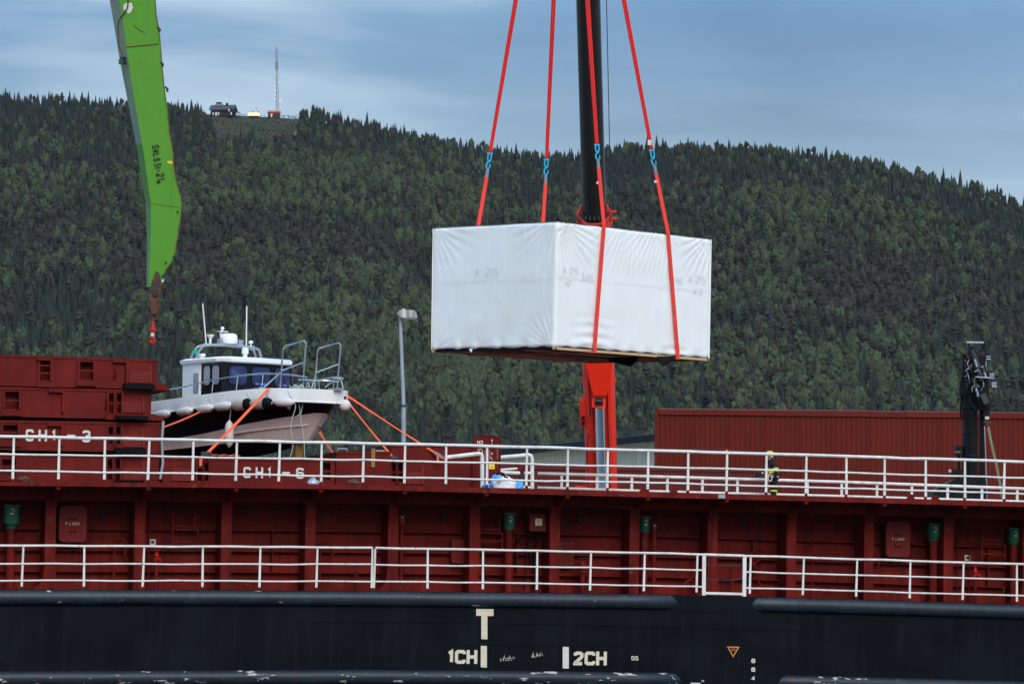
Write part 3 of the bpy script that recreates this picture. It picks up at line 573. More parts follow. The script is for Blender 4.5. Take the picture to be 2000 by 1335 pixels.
# ------------------------------------------------------------------ hilltop buildings and mast
def on_hill(px):
    Yg = lerp(YR, px) - 4; X = PX(px, 222, Yg).x; return Vector((X, Yg, hill(X, Yg)[0] - .3))
S = 2.95   # photo pixels per metre up there
b = on_hill(434); T = Thing('hilltop_lodge', 'dark timber lodge with a lookout turret on the hilltop', 'house', at(b + Vector((0, 0, .2)), R(-12)))
T.part('wall', MB().prism([(-8, 0, 0), (4, 0, 0), (4, 0, 5.0), (-8, 0, 5.0)], (0, 8, 0)), M['cabin_wood'])
T.part('gable_wall', MB().prism([(4, -1.2, 0), (4, 8.2, 0), (4, 8.2, 4.6), (4, 3.5, 7.9), (4, -1.2, 4.6)], (3.2, 0, 0)), M['cabin_wood'])
rf = T.part('roof', MB().prism([(-9, -1, 4.6), (-9, 3.5, 8.1), (-9, 9, 4.6), (-9, 9, 4.35), (-9, 3.5, 7.8), (-9, -1, 4.35)], (17.2, 0, 0)), M['slate'])
T.part('chimney', MB().box((1.6, 2.6, 7), (3.0, 4, 9.3)), M['cabin_wood'], rf)
tu = T.part('turret', MB().box((-5.6, 2, 7.4), (-1.2, 5.6, 8.8)), M['lodge_trim']); T.part('turret_roof', MB().prism([(-5, 2.4, 8.8), (-1.8, 2.4, 8.8), (-1.8, 5.2, 8.8), (-5, 5.2, 8.8)], (0, 0, 1.1)), M['cabin_wood'], tu)
for x, w, z0, z1 in ((-6.6, .9, 1.2, 2.7), (-4.7, 1.2, .6, 2.9), (-2.9, .9, 1.2, 2.7), (4.6, .8, 3.2, 4.9), (6.2, .8, 1.0, 2.6)):
    y_ = -.08 if x < 4 else -1.3
    wd = T.part('window', MB().box((x, y_, z0), (x + w, y_ + .06, z1)), M['pane']); T.part('frame', MB().box((x - .12, y_ + .03, z0 - .12), (x + w + .12, y_ + .07, z1 + .12)), M['lodge_trim'], wd)
po = T.part('porch_roof', MB().prism([(7.2, -1.5, 3.2), (11, -1.5, 2.8), (11, 6, 2.8), (7.2, 6, 3.2)], (0, 0, .25)), M['slate'])
for y_ in (-1.3, 5.8): T.part('post', MB().box((10.5, y_ - .12, 0), (10.75, y_ + .12, 2.9)), M['lodge_trim'])
b = on_hill(496); T = Thing('lit_terrace_kiosk', 'small hilltop kiosk glowing with warm light', 'kiosk', at(b + Vector((0, 0, .3))))
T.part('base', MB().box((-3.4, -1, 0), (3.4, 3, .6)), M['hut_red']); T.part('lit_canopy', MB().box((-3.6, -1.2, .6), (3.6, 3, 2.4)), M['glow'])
T.part('turret', MB().prism([(.3, .5, 2.4), (2.4, .5, 2.4), (2.0, .5, 5.0), (.8, .5, 5.0)], (0, 2, 0)), M['pale']); T.part('spire', MB().lathe([(.35, 5.0), (.3, 5.6), (.05, 6.8)], (1.4, 1.5, 0), 8), M['mast'])
for x in (-.7, 2.9): T.part('parasol', MB().lathe([(.05, 2.4), (.05, 3.2), (.75, 3.3), (.05, 3.7)], (x, .3, 0), 8), M['cabin_wood'])
b = on_hill(535); T = Thing('transmitter_hut', 'small dark red hut with a red tiled roof beside the mast', 'hut', at(b + Vector((0, 0, .2))))
T.part('wall', MB().box((-4, 0, -.6), (4, 4, 3.0)), M['hut_red']); T.part('roof', MB().prism([(-4.3, -.5, 3.0), (-4.3, 2, 4.5), (-4.3, 4.5, 3.0)], (8.6, 0, 0)), M['hut_roof'])
T.part('door', MB().box((-1.9, -.08, -.2), (-1.2, 0, 1.9)), M['pane']); T.part('sign', MB().box((-2.2, -.1, 1.5), (-.8, -.02, 2.2)), M['dish'])
b = on_hill(541); b.y += 8; T = Thing('radio_mast', 'tall steel lattice radio mast on the hilltop', 'mast', Matrix.Translation(b) @ Matrix.Rotation(R(-1.9), 4, 'Y'))
H = 46.5
def leg(i, t): a = 6.283 * i / 3 + .4; r_ = 1.25 * (1 - t) + .55 * t; return Vector((math.cos(a) * r_, math.sin(a) * r_, H * t))
for i in range(3): T.part('leg', MB().tube([leg(i, k / 12) for k in range(13)], .12, 5), M['mast'])
br = MB()
for k in range(26):
    for i in range(3):
        t0, t1 = k / 26, (k + 1) / 26; br.tube([leg(i, t0), leg((i + 1) % 3, t1)], .05, 4); br.tube([leg(i, t1), leg((i + 1) % 3, t1)], .04, 4)
T.part('bracing', br, M['mast'])
T.part('antenna_drum', MB().lathe([(.95, 33.5), (.95, 38)], (0, 0, 0), 10), M['mast']); T.part('top_spire', MB().tube([(0, 0, H), (0, 0, H + 3.5)], .12, 6), M['mast']); T.part('beacon', MB().sphere((0, 0, H + 3.6), .45, 8, 6), M['dish'])
for z, x, r_ in ((30, -.7, .35), (24.5, 1.3, .4), (22, -1.4, .5), (19, -1.2, .5), (15.8, -1.4, .55), (13.2, -1.5, .5), (11.9, 1.9, .7)):
    T.part('dish', MB().lathe([(.1, 0), (r_, .3), (r_, .4)], (x, -.9, z), 10, (0, -1, 0)), M['dish'])
b = on_hill(575); X, Yg = (576 - 1000) / F * 2735, 2735; T = Thing('lookout_platform', 'weathered timber platform below the hilltop clearing', 'platform', at((X, Yg, hill(X, Yg)[0])))
T.part('deck', MB().box((-3, -2, 2.6), (3.5, 2, 3.0)), M['lodge_trim'])
for x in (-2.6, 0, 3.1):
    T.part('post', MB().box((x - .15, -1.9, -.5), (x + .15, -1.6, 2.6)), M['board'])
    T.part('brace', MB().beam((x, -1.75, .2), (x + 2.2, -1.75, 2.6), .15, .15), M['board'])
for px_ in (466, 472, 479):
    b = on_hill(px_); b.y -= 5; T = Thing('picnic_table', 'small dark picnic table between the lodge and the kiosk', 'table', at(b + Vector((0, 0, .3))), 'picnic tables on the hilltop')
    T.part('table_top', MB().box((-.9, -.4, .72), (.9, .4, .8)), M['cabin_wood'])
    for s in (-1, 1): T.part('bench', MB().box((-.9, s * .75 - .13, .42), (.9, s * .75 + .13, .48)), M['cabin_wood']); T.part('leg', MB().box((s * .7 - .05, -.8, 0), (s * .7 + .05, .8, .72)), M['cabin_wood'])

# ------------------------------------------------------------------ thin evening haze over the whole place
hz = bpy.data.materials.new('evening_haze'); hz.use_nodes = True; ht = hz.node_tree; ht.nodes.clear()
ho = ht.nodes.new('ShaderNodeOutputMaterial'); hv_ = ht.nodes.new('ShaderNodeVolumePrincipled'); hv_.inputs['Color'].default_value = (.86, .92, 1, 1); hv_.inputs['Density'].default_value = 1.05e-5; hv_.inputs['Anisotropy'].default_value = .0
ht.links.new(hv_.outputs[0], ho.inputs['Volume'])
tag(link('haze', MB().box((-9200, -3200, -8), (9200, 12500, 460)).mesh('haze', hz)), 'thin bluish haze filling the air over harbour and hill', 'haze', kind='stuff')
# ------------------------------------------------------------------ the cargo ship
TH = R(14.8); Y0 = 101.0
_p = PX(1000, 1150, Y0)
SHIP = Thing('cargo_ship', 'cargo ship with dark navy hull, oxide red superstructure and white railings', 'ship', at((_p.x, Y0, 0), TH))
SE = SHIP.L(EYE); SR = SHIP.I.to_3x3()
def SPX(px, py, v):
    d = SR @ ray(px, py); t = (v - SE.y) / d.y; return SE + d * t
def ZF(curve, v):
    tab = []
    for px in range(-500, 2501, 25):
        p = SPX(px, lerp(curve, px), v); tab.append((p.x, p.z))
    return lambda u: lerp(tab, u)
def U(px, v=0.0, py=1000): return SPX(px, py, v).x
UMIN, UMAX = U(-320), U(2320)
US = [UMIN + (UMAX - UMIN) * i / 60 for i in range(61)]
def inter(u): return [x for x in US]
c_deck = [(0,1150.5),(350,1151),(700,1153),(1000,1156),(1300,1160),(1650,1169),(2000,1180)]
c_edge_t = [(0,940),(350,942.5),(700,946.5),(1000,952.5),(1300,961),(1650,970),(2000,980)]
c_edge_b = [(0,948),(350,951),(700,955.5),(1000,963.5),(1300,971.5),(1650,980),(2000,989.5)]
c_gird = [(0,975.5),(350,979),(700,982.5),(1000,988),(1350,996),(1650,1004),(2000,1014)]
zdeck = ZF(c_deck, 0.0); zet = ZF(c_edge_t, .1); zeb = ZF(c_edge_b, .1); zgir = ZF(c_gird, 1.2)

# hull side: a plate with a little waviness, closed behind
rows = []
for k in range(9):
    rows.append([])
    for u in US:
        zt = zdeck(u); z = zt + (-1.2 - zt) * k / 8; rows[-1].append((u, .012 * mnoise.noise(Vector((u * .45, z * .6, 2.0))), z))
hb = MB().grid(rows)
hb.add([(UMIN, 14, -1.2), (UMAX, 14, -1.2), (UMAX, 14, zdeck(UMAX)), (UMIN, 14, zdeck(UMIN)), (UMIN, 0, -1.2), (UMAX, 0, -1.2), (UMIN, 0, zdeck(UMIN)), (UMAX, 0, zdeck(UMAX))],
       [(0, 1, 2, 3), (0, 3, 6, 4), (1, 5, 7, 2), (0, 4, 5, 1)])
SHIP.part('hull', hb, M['hull'], smooth=True, angle=30)
SHIP.part('main_deck', MB().grid([[(u, v, zdeck(u) - .01) for u in US] for v in (0.0, 14.0)]), M['ship_red'])
def fender(name, zc, r_, u0, u1, m, t0=False, t1=False):
    n = max(2, int((u1 - u0) / .7)); ring = []; mbb = MB(); rows = []
    for i in range(n + 1):
        u = u0 + (u1 - u0) * i / n; k = 1.0
        rows.append([(u, -.004 - r_ * .85 * math.sin(math.pi * a / 10), zc(u) + r_ * math.cos(math.pi * a / 10)) for a in range(11)])
    for flag, rowi, sgn in ((t0, 0, -1), (t1, -1, 1)):
        if flag:
            base = rows[rowi]; tip = [(p[0] + sgn * .38 * (1 - abs(a - 5) / 5 * .55) , -.003, zc(p[0]) + (p[2] - zc(p[0])) * .96) for a, p in enumerate(base)]
            if sgn < 0: rows.insert(0, tip)
            else: rows.append(tip)
    mbb.grid(rows); return SHIP.part(name, mbb, m, smooth=True, angle=60)
R1 = .175
zf1 = lambda u: zdeck(u) - R1 - .012
fender('upper_fender', zf1, R1, UMIN, U(1297), M['fender'], t1=True); fender('upper_fender', zf1, R1, U(1497), UMAX, M['fender'], t0=True)
c_low = [(0,1310),(350,1309),(700,1307),(1000,1309),(1300,1313),(1650,1320),(2000,1330)]
zl = ZF(c_low, -.1); zf2 = lambda u: zl(u) - R1
fender('lower_fender', zf2, R1, UMIN, U(1305), M['fender_low'], t1=True); fender('lower_fender', zf2, R1, U(1552), UMAX, M['fender_low'], t0=True)
pl = MB(); ua, ub = U(1318), U(1476)
pl.grid([[(ua + (ub - ua) * i / 10, -.012, zdeck(ua + (ub - ua) * i / 10) - .0 - d) for i in range(11)] for d in (.002, .40)]); SHIP.part('side_plate', pl, M['hull'])
for cv in ([(600,1213),(1000,1217),(1300,1225),(1610,1233)], [(900,1258),(1250,1262)]):
    zs = ZF(cv, 0.0); us = [U(cv[0][0]) + (U(cv[-1][0]) - U(cv[0][0])) * i / 20 for i in range(21)]
    SHIP.part('weld_seam', MB().tube([(u, -.008, zs(u)) for u in us], .006, 5), M['hull'])

# painted marks on the hull
V0 = -.017
def hrect(mb, x0, y0, x1, y1): mb.add([SPX(x0, y0, V0), SPX(x1, y0 + .5, V0), SPX(x1, y1 + .5, V0), SPX(x0, y1, V0)], [(0, 1, 2, 3)])
for rs, m in (((930,1188,964,1201.5),(940,1201.4,952,1247)), 'mark'), (((939,1260,951,1302),), 'mark'), (((1099,1262,1111,1304),), 'mark_white'):
    mbb = MB()
    for r_ in rs: hrect(mbb, *r_)
    SHIP.part('draught_mark', mbb, M[m])
def hull_text(txt, x0, y0, x1, y1, stroke, m, gap=.3, name='lettering', v=None, parent=None, mirror=False):
    """letters whose lower-left / upper-right corners sit at the given photo points"""
    v = V0 if v is None else v
    a = SPX(x0, y1, v); b_ = SPX(x1, y1 + .3, v); h = SPX(x0, y0, v).z - a.z; rt_ = (b_ - a); Lx = rt_.length
    t = MB(); wd = write(t, txt, (0, 0, 0), (1, 0, 0), (0, 0, 1), 1.0, .12, gap) - gap; t = MB()
    write(t, txt, (0, 0, 0), (1, 0, 0), (0, 0, 1), 1.0, stroke, gap)
    k = Lx / wd; d = rt_.normalized(); pts_ = []
    for p in t.v: pts_.append(a + d * p[0] * k + Vector((0, -1, 0)) * (-p[1]) + Vector((0, 0, 1)) * p[2] * h)
    t.v = [tuple(p) for p in pts_]
    return SHIP.part(name, t, M[m], parent)
hull_text('1CH', 876, 1268, 929, 1295, .24, 'mark'); hull_text('2CH', 1122, 1271, 1182, 1298, .24, 'mark'); hull_text('DS', 1234, 1280, 1246, 1288.5, .2, 'mark')
for ch, y in (('8', 1285), ('6', 1302), ('4', 1319)): hull_text(ch, 1468.5, y, 1474, y + 8.5, .24, 'mark_white', name='draught_number')
hull_text('TF', 1370, 1327, 1375.5, 1331, .2, 'mark_white'); t = MB(); hrect(t, 1349, 1332, 1368, 1334.5); SHIP.part('load_line', t, M['mark_white'])
tri = [SPX(1421.5, 1262.5, V0), SPX(1442.5, 1263, V0), SPX(1432, 1281, V0)]; t = MB().ribbon(tri, .028, (0, -1, 0), closed=True); SHIP.part('ice_triangle', t, M['orange_paint']); hull_text('ICE', 1427.5, 1265.5, 1436.5, 1270, .16, 'orange_paint')
g = random.Random(3); t = MB()          # scraped paint between the marks
for x0, x1, n in ((977, 1006, 16), (1037, 1060, 10)):
    x = x0
    for i in range(n):
        x = x0 + (x1 - x0) * i / n + g.uniform(-1, 1); yb = 1289 - (x - 977) * .09 + g.uniform(-3, 2); hh = g.uniform(2, 12) * (1 - i / n * .6) if x < 1010 else g.uniform(3, 11)
        t.add([SPX(x, yb, V0), SPX(x + g.uniform(1.2, 3.0), yb + g.uniform(-1, 1), V0), SPX(x + g.uniform(.5, 2.2), yb - hh, V0)], [(0, 1, 2)])
SHIP.part('scrape', t, mat('bare_scrape', (.36,.36,.33), .7, var=.3, vscale=30))

# upper walkway with its edge plate
dk = MB(); n = len(US)
sec = lambda u: [(u, .1, zeb(u)), (u, .1, zet(u)), (u, 13.9, zet(u) - .0), (u, 13.9, zet(u) - .06), (u, .12, zet(u) - .06), (u, .12, zeb(u))]
dk.grid([sec(u) + [sec(u)[0]] for u in US]); SHIP.part('walkway_deck', dk, M['ship_red'])
POST = [-336,-246,-157,-66,26,115,204,291,377,462,546,627.5,709.8,790.7,871,951,1029,1109,1187,1266,1344,1420,1497,1575,1653,1728,1808,1884.5,1962,2040,2118,2196,2274]
VR = .17
PU = [U(x, VR, 905) for x in POST]
WU = PU[1::2]       # web frames stand below every second post
gd = MB(); gd.grid([[(u, 1.2, zet(u) - .03), (u, 1.2, zgir(u)), (u, 1.36, zgir(u)), (u, 1.36, zgir(u) + .03), (u, 1.22, zgir(u) + .03), (u, 1.22, zet(u) - .03)] for u in US]); SHIP.part('deck_girder', gd, M['ship_red'])
for u in PU: SHIP.part('edge_joint', MB().box((u - .012, .085, zeb(u) - .01), (u + .012, .1, zet(u))), M['ship_red'])
for i, u in enumerate(WU):
    zd, zg, zt = zdeck(u) - .01, zgir(u), zeb(u)
    SHIP.part('bracket', MB().prism([(u - .05, .13, zt), (u - .05, 1.2, zt - .0), (u - .05, 1.2, zg + .02), (u - .05, 1.08, zg + .02), (u - .05, .13, zt - .07)], (.1, 0, 0)), M['ship_red'])
    hw = .125; flare = i % 4 == 2
    def wsec(z, w, v): return [(u - w, v, z), (u + w, v, z), (u + w, 2.0, z), (u - w, 2.0, z)]
    hs = [(zg, hw, 1.205), (zg - .45, hw, 1.26), (zd + .55, hw, 1.26)] + ([(zd + .3, hw + .03, 1.26), (zd + .12, hw + .12, 1.26), (zd + .03, hw + .25, 1.26), (zd, hw + .28, 1.26)] if flare else [(zd, hw, 1.26)])
    wm = MB().grid([wsec(*h_) + [wsec(*h_)[0]] for h_ in hs]); SHIP.part('web_frame', wm, M['ship_red'])
for i in range(len(PU) - 1):     # small knees along the girder
    for f in ((.42, .75) if i % 2 else (.3, .6)):
        u = PU[i] + (PU[i+1] - PU[i]) * f; z = zet(u) - .12
        SHIP.part('knee', MB().prism([(u - .05, 1.2, z - .12), (u + .09, 1.2, z - .12), (u + .09, 1.2, z + .02), (u - .05, 1.2, z + .02)], (0, -.14, 0)), M['ship_red'])
VW = 2.0
SHIP.part('coaming_wall', MB().grid([[(u, VW, zet(u) - .1 - (zet(u) - .1 - zdeck(u)) * k / 6 + 0) for u in US] for k in range(7)]), M['ship_red'])
for i in range(len(WU) - 1):
    a, b_ = WU[i] + .12, WU[i+1] - .12
    for h_ in (.45, .95, 1.45, 1.93):
        SHIP.part('stiffener', MB().add([(a, VW - .15, zdeck(a) + h_), (b_, VW - .15, zdeck(b_) + h_), (b_, VW, zdeck(b_) + h_), (a, VW, zdeck(a) + h_), (a, VW - .15, zdeck(a) + h_ - .025), (b_, VW - .15, zdeck(b_) + h_ - .025), (b_, VW, zdeck(b_) + h_ - .025), (a, VW, zdeck(a) + h_ - .025)],
              [(0, 1, 2, 3), (4, 7, 6, 5), (0, 4, 5, 1), (1, 5, 6, 2), (3, 2, 6, 7), (0, 3, 7, 4)]), M['ship_red'])
    if i % 3 == 1: u = a + (b_ - a) * .62; SHIP.part('stiffener', MB().box((u, VW - .15, zdeck(u) + .47), (u + .03, VW, zdeck(u) + 1.42)), M['ship_red'])

# railings
def railing(name, curves, posts, v, r_top, r_mid, r_post, foot, label=None, skip=()):
    zs = [ZF(c, v) for c in curves]; us = posts; top = None
    for k, zf in enumerate(zs):
        P = []
        for j, u in enumerate(us):
            P.append((u, v, zf(u) + (random.uniform(-.008, .008) if k else random.uniform(-.004, .004))))
            if j < len(us) - 1: um = (u + us[j+1]) / 2; P.append((um, v, zf(um) + random.uniform(-.012, .009)))
        o = SHIP.part('railing' if k == 0 else 'rail', MB().tube(P, r_top if k == 0 else r_mid, 8), M['white'], top, smooth=True)
        if k == 0: top = o; 
    if label: top['label'] = label
    for u in us:
        if any(abs(u - s) < .05 for s in skip): continue
        lx = random.uniform(-.025, .012); z0 = foot(u); w = r_post; zt = zs[0](u) - r_top * .4
        SHIP.part('post', MB().add([(u + lx - w * 1.3, v - .012, z0), (u + lx + w * 1.3, v - .012, z0), (u + lx + w * 1.3, v + .02, z0), (u + lx - w * 1.3, v + .02, z0), (u - w, v - .012, zt), (u + w, v - .012, zt), (u + w, v + .02, zt), (u - w, v + .02, zt)],
             [(0, 3, 2, 1), (4, 5, 6, 7), (0, 1, 5, 4), (1, 2, 6, 5), (2, 3, 7, 6), (3, 0, 4, 7)]), M['white'], top)
    return top
c_r1 = [(0,852),(350,858),(700,865),(1000,872),(1300,880),(1650,890.5),(2000,901.5)]
c_r2 = [(0,886),(350,891.5),(700,897.5),(1000,905),(1300,912),(1650,922),(2000,933.5)]
c_r3 = [(0,919),(350,924),(700,930),(1000,937),(1300,943),(1650,953),(2000,964)]
railing('railing', [c_r1, c_r2, c_r3], PU, VR, .037, .024, .024, lambda u: zet(u) + .06, 'upper white railing along the walkway')
for u in PU: SHIP.part('post_foot', MB().box((u - .03, VR - .02, zet(u)), (u + .03, VR + .03, zet(u) + .07)), M['ship_red'])
c_l1 = [(0,1065),(350,1066.5),(700,1069),(1000,1073.5),(1300,1080),(1650,1091),(2000,1101)]
c_l2 = [(0,1100),(350,1100.5),(700,1101.5),(1000,1105),(1300,1111),(1650,1121.5),(2000,1132)]
c_l3 = [(0,1133),(350,1133.5),(700,1134.5),(1000,1138),(1300,1143),(1650,1153),(2000,1163)]
VL = .12
LU = lambda xs: [U(x, VL, 1100) for x in xs]
ft = lambda u: zdeck(u) + .07
s1 = LU([-315,-195,-75,45,164,281,395.5,508,619.5,727]); s2 = LU([732.5,835,943,1049,1154,1259,1362,1375]); s3 = LU([1454,1466,1570,1674,1778,1882,1986,2092,2200])
for k, s in enumerate((s1, s2, s3)): railing('railing', [c_l1, c_l2, c_l3], s, VL, .029, .022, .021, ft, ('lower white railing, left stretch', 'lower white railing, middle stretch', 'lower white railing, right stretch')[k] if 0 else None)
for s in (s1, s2, s3):
    for u in s: SHIP.part('post_foot', MB().box((u - .028, VL - .015, zdeck(u)), (u + .028, VL + .025, zdeck(u) + .075)), M['ship_red'])
za, zb, zc_ = ZF(c_l1, VL), ZF([(1375,1102),(1454,1103)], VL), ZF([(1375,1128),(1454,1129)], VL)
ga, gb = s2[-1], s3[0]; gt = SHIP.part('railing_gate', MB().tube([(ga, VL, za(ga)), (gb, VL, za(gb))], .034, 8), M['white'])
SHIP.part('sill', MB().beam((ga, VL, zdeck(ga) + .06), (gb, VL, zdeck(gb) + .06), .05, .06), M['white'], gt)
for u in (ga, gb): SHIP.part('gate_post', MB().box((u - .045, VL - .02, zdeck(u)), (u + .045, VL + .03, za(u) + .02)), M['white'], gt)
for zf, sag in ((zb, .015), (zc_, .05)):
    SHIP.part('chain', MB().tube([(ga + (gb - ga) * i / 10, VL, zf(ga) - sag * 4 * (i / 10) * (1 - i / 10)) for i in range(11)], .012, 5), M['dark'], gt)

# fittings on the main deck, each read off at its own depth
VF = 1.62
def vent(px, y0, y1, w, txt=True, small=False):
    a = SPX(px, y0, VF); b_ = SPX(px, y1, VF); u = a.x; hw = w / 2; zd = zdeck(u); rp = .055 if small else .105
    p = SHIP.part('vent_pipe', MB().cyl((u, VF, zd), (u, VF, b_.z + .05), rp, 14).cyl((u, VF, zd), (u, VF, zd + .03), rp * 1.7, 14), M['ship_red'], smooth=True)
    m = M['light_red'] if small else M['vent_green']; c = .035 if small else .06; z0, z1 = b_.z, a.z; zn = z0 + (z1 - z0) * (.0 if small else .22)
    hd = MB().prism([(u - hw + c, VF - hw, zn), (u + hw - c, VF - hw, zn), (u + hw, VF - hw + c, zn), (u + hw, VF + hw, zn), (u - hw, VF + hw, zn), (u - hw, VF - hw + c, zn)], (0, 0, z1 - zn))
    SHIP.part('vent_head', hd, m, p)
    if not small:
        SHIP.part('vent_neck', MB().lathe([(rp * 1.25, z0), (rp * 1.25, z0 + .04), (hw * .95, zn)], (u, VF, 0), 14), m, p); SHIP.part('vent_cap', MB().box((u - hw - .012, VF - hw - .012, z1 - .03), (u + hw + .012, VF + hw, z1 + .015)), m, p)
    if txt:
        t = MB(); zc2 = z1 - (.10 if not small else .05); s = .034 if not small else .026
        if not small: write(t, 'WBT', (u + .0 - .02, VF - hw - .006, zc2), (1, 0, 0), (0, 0, 1), s * .8, s * .2, .25); write(t, '14', (u + .02, VF - hw - .006, zc2 - s * 1.4), (1, 0, 0), (0, 0, 1), s * .8, s * .2, .25)
        write(t, 'OO', (u - .03, VF - hw - .006, zc2 - (s * 3.2 if not small else s * 1.2)), (1, 0, 0), (0, 0, 1), s * 1.2, s * .3, .2); SHIP.part('vent_label', t, M['mark_white'], p)
for px, y0, y1, w in ((22,987,1032,.36),(995,1002,1034,.27),(1259,1009,1039,.24),(1823,1023,1056,.30),(1980,1031,1063,.28)): vent(px, y0, y1, w)
for px, y0, y1, w in ((785,1004,1024,.16),(1278,1021,1035,.12)): vent(px, y0, y1, w, True, True)
def rrect(x0, z0, x1, z1, r_, v, n=5):
    P = []
    for cx_, cz_, a0 in ((x1 - r_, z1 - r_, 0), (x0 + r_, z1 - r_, 90), (x0 + r_, z0 + r_, 180), (x1 - r_, z0 + r_, 270)):
        for k in range(n + 1): a = R(a0 + 90 * k / n); P.append((cx_ + r_ * math.cos(a), v, cz_ + r_ * math.sin(a)))
    return P
bolt_me = MB().lathe([(.013, 0), (.013, .012), (.007, .016)], (0, 0, 0), 6, (0, -1, 0)).mesh('bolt', mat('worn_bolt', (.17,.08,.07), .5, .2))
def plate_hatch(x0, y0, x1, y1, v, r_, depth, txt=None, handles=False):
    a, b_ = SPX(x0, y0, v), SPX(x1, y1, v); P = rrect(a.x, b_.z, b_.x, a.z, r_, v)
    o = SHIP.part('access_hatch', MB().prism(P, (0, depth, 0)), M['light_red'] if txt else M['hatch_red'])
    SHIP.part('hatch_rim', MB().tube(rrect(a.x, b_.z, b_.x, a.z, r_, v + .02), .02, 6, closed=True), M['hatch_red'], o)
    Q = rrect(a.x + .035, b_.z + .035, b_.x - .035, a.z - .035, max(.02, r_ - .03), v, 2); seg = []
    for i in range(len(Q)):
        p, q = Vector(Q[i]), Vector(Q[(i + 1) % len(Q)]); m_ = max(1, int((q - p).length / .085))
        for k in range(m_): seg.append(p.lerp(q, k / m_))
    for p in seg: SHIP.share('bolt', bolt_me, p - Vector((0, .001, 0)), o)
    if txt:
        t = MB(); cx_ = (a.x + b_.x) / 2; w_ = (b_.x - a.x) * .52; zc2 = b_.z + (a.z - b_.z) * .47; L_ = write(MB(), txt, (0,0,0), (1,0,0), (0,0,1), 1, .1, .35) - .35; h_ = w_ / L_
        write(t, txt, (cx_ - w_ / 2, v - .006, zc2), (1, 0, 0), (0, 0, 1), h_, h_ * .15, .35); SHIP.part('lettering', t, M['mark_white'], o)
    if handles:
        for f in (.33, .68):
            zc2 = b_.z + (a.z - b_.z) * f; cx_ = (a.x + b_.x) / 2
            SHIP.part('handle', MB().tube([(cx_ - .09, v, zc2), (cx_ - .07, v - .05, zc2 - .03), (cx_ + .07, v - .05, zc2 - .03), (cx_ + .09, v, zc2)], .012, 6), M['hatch_red'], o)
    return o
plate_hatch(117, 987, 168, 1058, 1.55, .1, .3, 'F.LIGHT', True); plate_hatch(1732, 1018, 1777, 1087, 1.55, .1, .3, 'F.LIGHT', True)
plate_hatch(883, 1054, 912, 1099, 1.75, .03, .2); plate_hatch(1092, 1058, 1120, 1104, 1.75, .03, .2)
a, b_ = SPX(1035, 1003, 1.5), SPX(1066, 1037, 1.5); eb = SHIP.part('electric_box', MB().box((a.x, 1.5, b_.z), (b_.x, 1.72, a.z)), M['light_red'])
SHIP.part('box_bracket', MB().box((a.x + .05, 1.72, b_.z + .05), (b_.x - .05, 2.0, b_.z + .1)).box((a.x + .05, 1.72, a.z - .1), (b_.x - .05, 2.0, a.z - .05)), M['ship_red'], eb)
w0, w1 = SPX(1045.5, 1012, 1.494), SPX(1058.5, 1025.5, 1.494); SHIP.part('warning_sign', MB().box((w0.x, 1.492, w1.z), (w1.x, 1.499, w0.z)), M['mark_white'], eb)
cx_, cz_ = (w0.x + w1.x) / 2, (w0.z + w1.z) / 2
SHIP.part('warning_triangle', MB().prism([(cx_ - .06, 1.488, cz_ - .055), (cx_ + .06, 1.488, cz_ - .055), (cx_, 1.488, cz_ + .055)], (0, .003, 0)), M['sign_yellow'], eb)
SHIP.part('warning_flash', MB().prism([(cx_ - .01, 1.486, cz_ - .035), (cx_ + .014, 1.486, cz_ - .005), (cx_ + .002, 1.486, cz_ - .005), (cx_ + .008, 1.486, cz_ + .03), (cx_ - .015, 1.486, cz_ + .0), (cx_ - .002, 1.486, cz_ + .0)], (0, .0015, 0)), M['black'], eb)
for i, (f, dx) in enumerate(((.15, -.05), (.4, .02), (.62, -.02), (.85, .1))):
    u = a.x + (b_.x - a.x) * f; SHIP.part('cable', MB().tube(smooth_pts([(u, 1.6, b_.z), (u + dx * .3, 1.62, b_.z - .2), (u + dx, 1.8, b_.z - .42), (u + dx * 1.4, 1.9, zdeck(u) + .1)], 5), .016, 6), M['rubber'], eb)
SHIP.part('cable', MB().tube(smooth_pts([(a.x - .28, 1.85, zdeck(a.x) + .7), (a.x - .25, 1.8, zdeck(a.x) + 1.2), (a.x - .1, 1.8, zdeck(a.x) + 1.32), (a.x + .05, 1.8, zdeck(a.x) + 1.1), (a.x + .1, 1.8, zdeck(a.x) + .6)], 6), .025, 6), M['rubber'], eb)
def ladder(x0, x1, y0, y1, v, rungs):
    a, b_ = SPX(x0, y0, v), SPX(x1, y1, v); top = SHIP.part('ladder_frame', MB().box((a.x - .02, v, b_.z), (a.x + .02, v + .05, a.z)), M['ship_red'])
    ym = .52; xm = a.x + (b_.x - a.x) * .86
    SHIP.part('side_bar', MB().box((xm - .02, v, b_.z + (a.z - b_.z) * ym), (xm + .02, v + .05, a.z)), M['ship_red'], top); SHIP.part('side_bar', MB().box((b_.x - .02, v, b_.z), (b_.x + .02, v + .05, b_.z + (a.z - b_.z) * ym)), M['ship_red'], top)
    for f in rungs:
        x2 = xm if f > ym else b_.x; z = b_.z + (a.z - b_.z) * f; SHIP.part('rung', MB().box((a.x + .02, v + .01, z - .02), (x2 - .02, v + .04, z + .02)), M['ship_red'], top)
ladder(338, 386, 994, 1073, 1.72, (.2, .5, .58)); ladder(938, 981, 1003, 1078, 1.72, (.3, .5, .6, .02)); ladder(1918, 1963, 1030, 1096, 1.72, (.22, .52, .64))
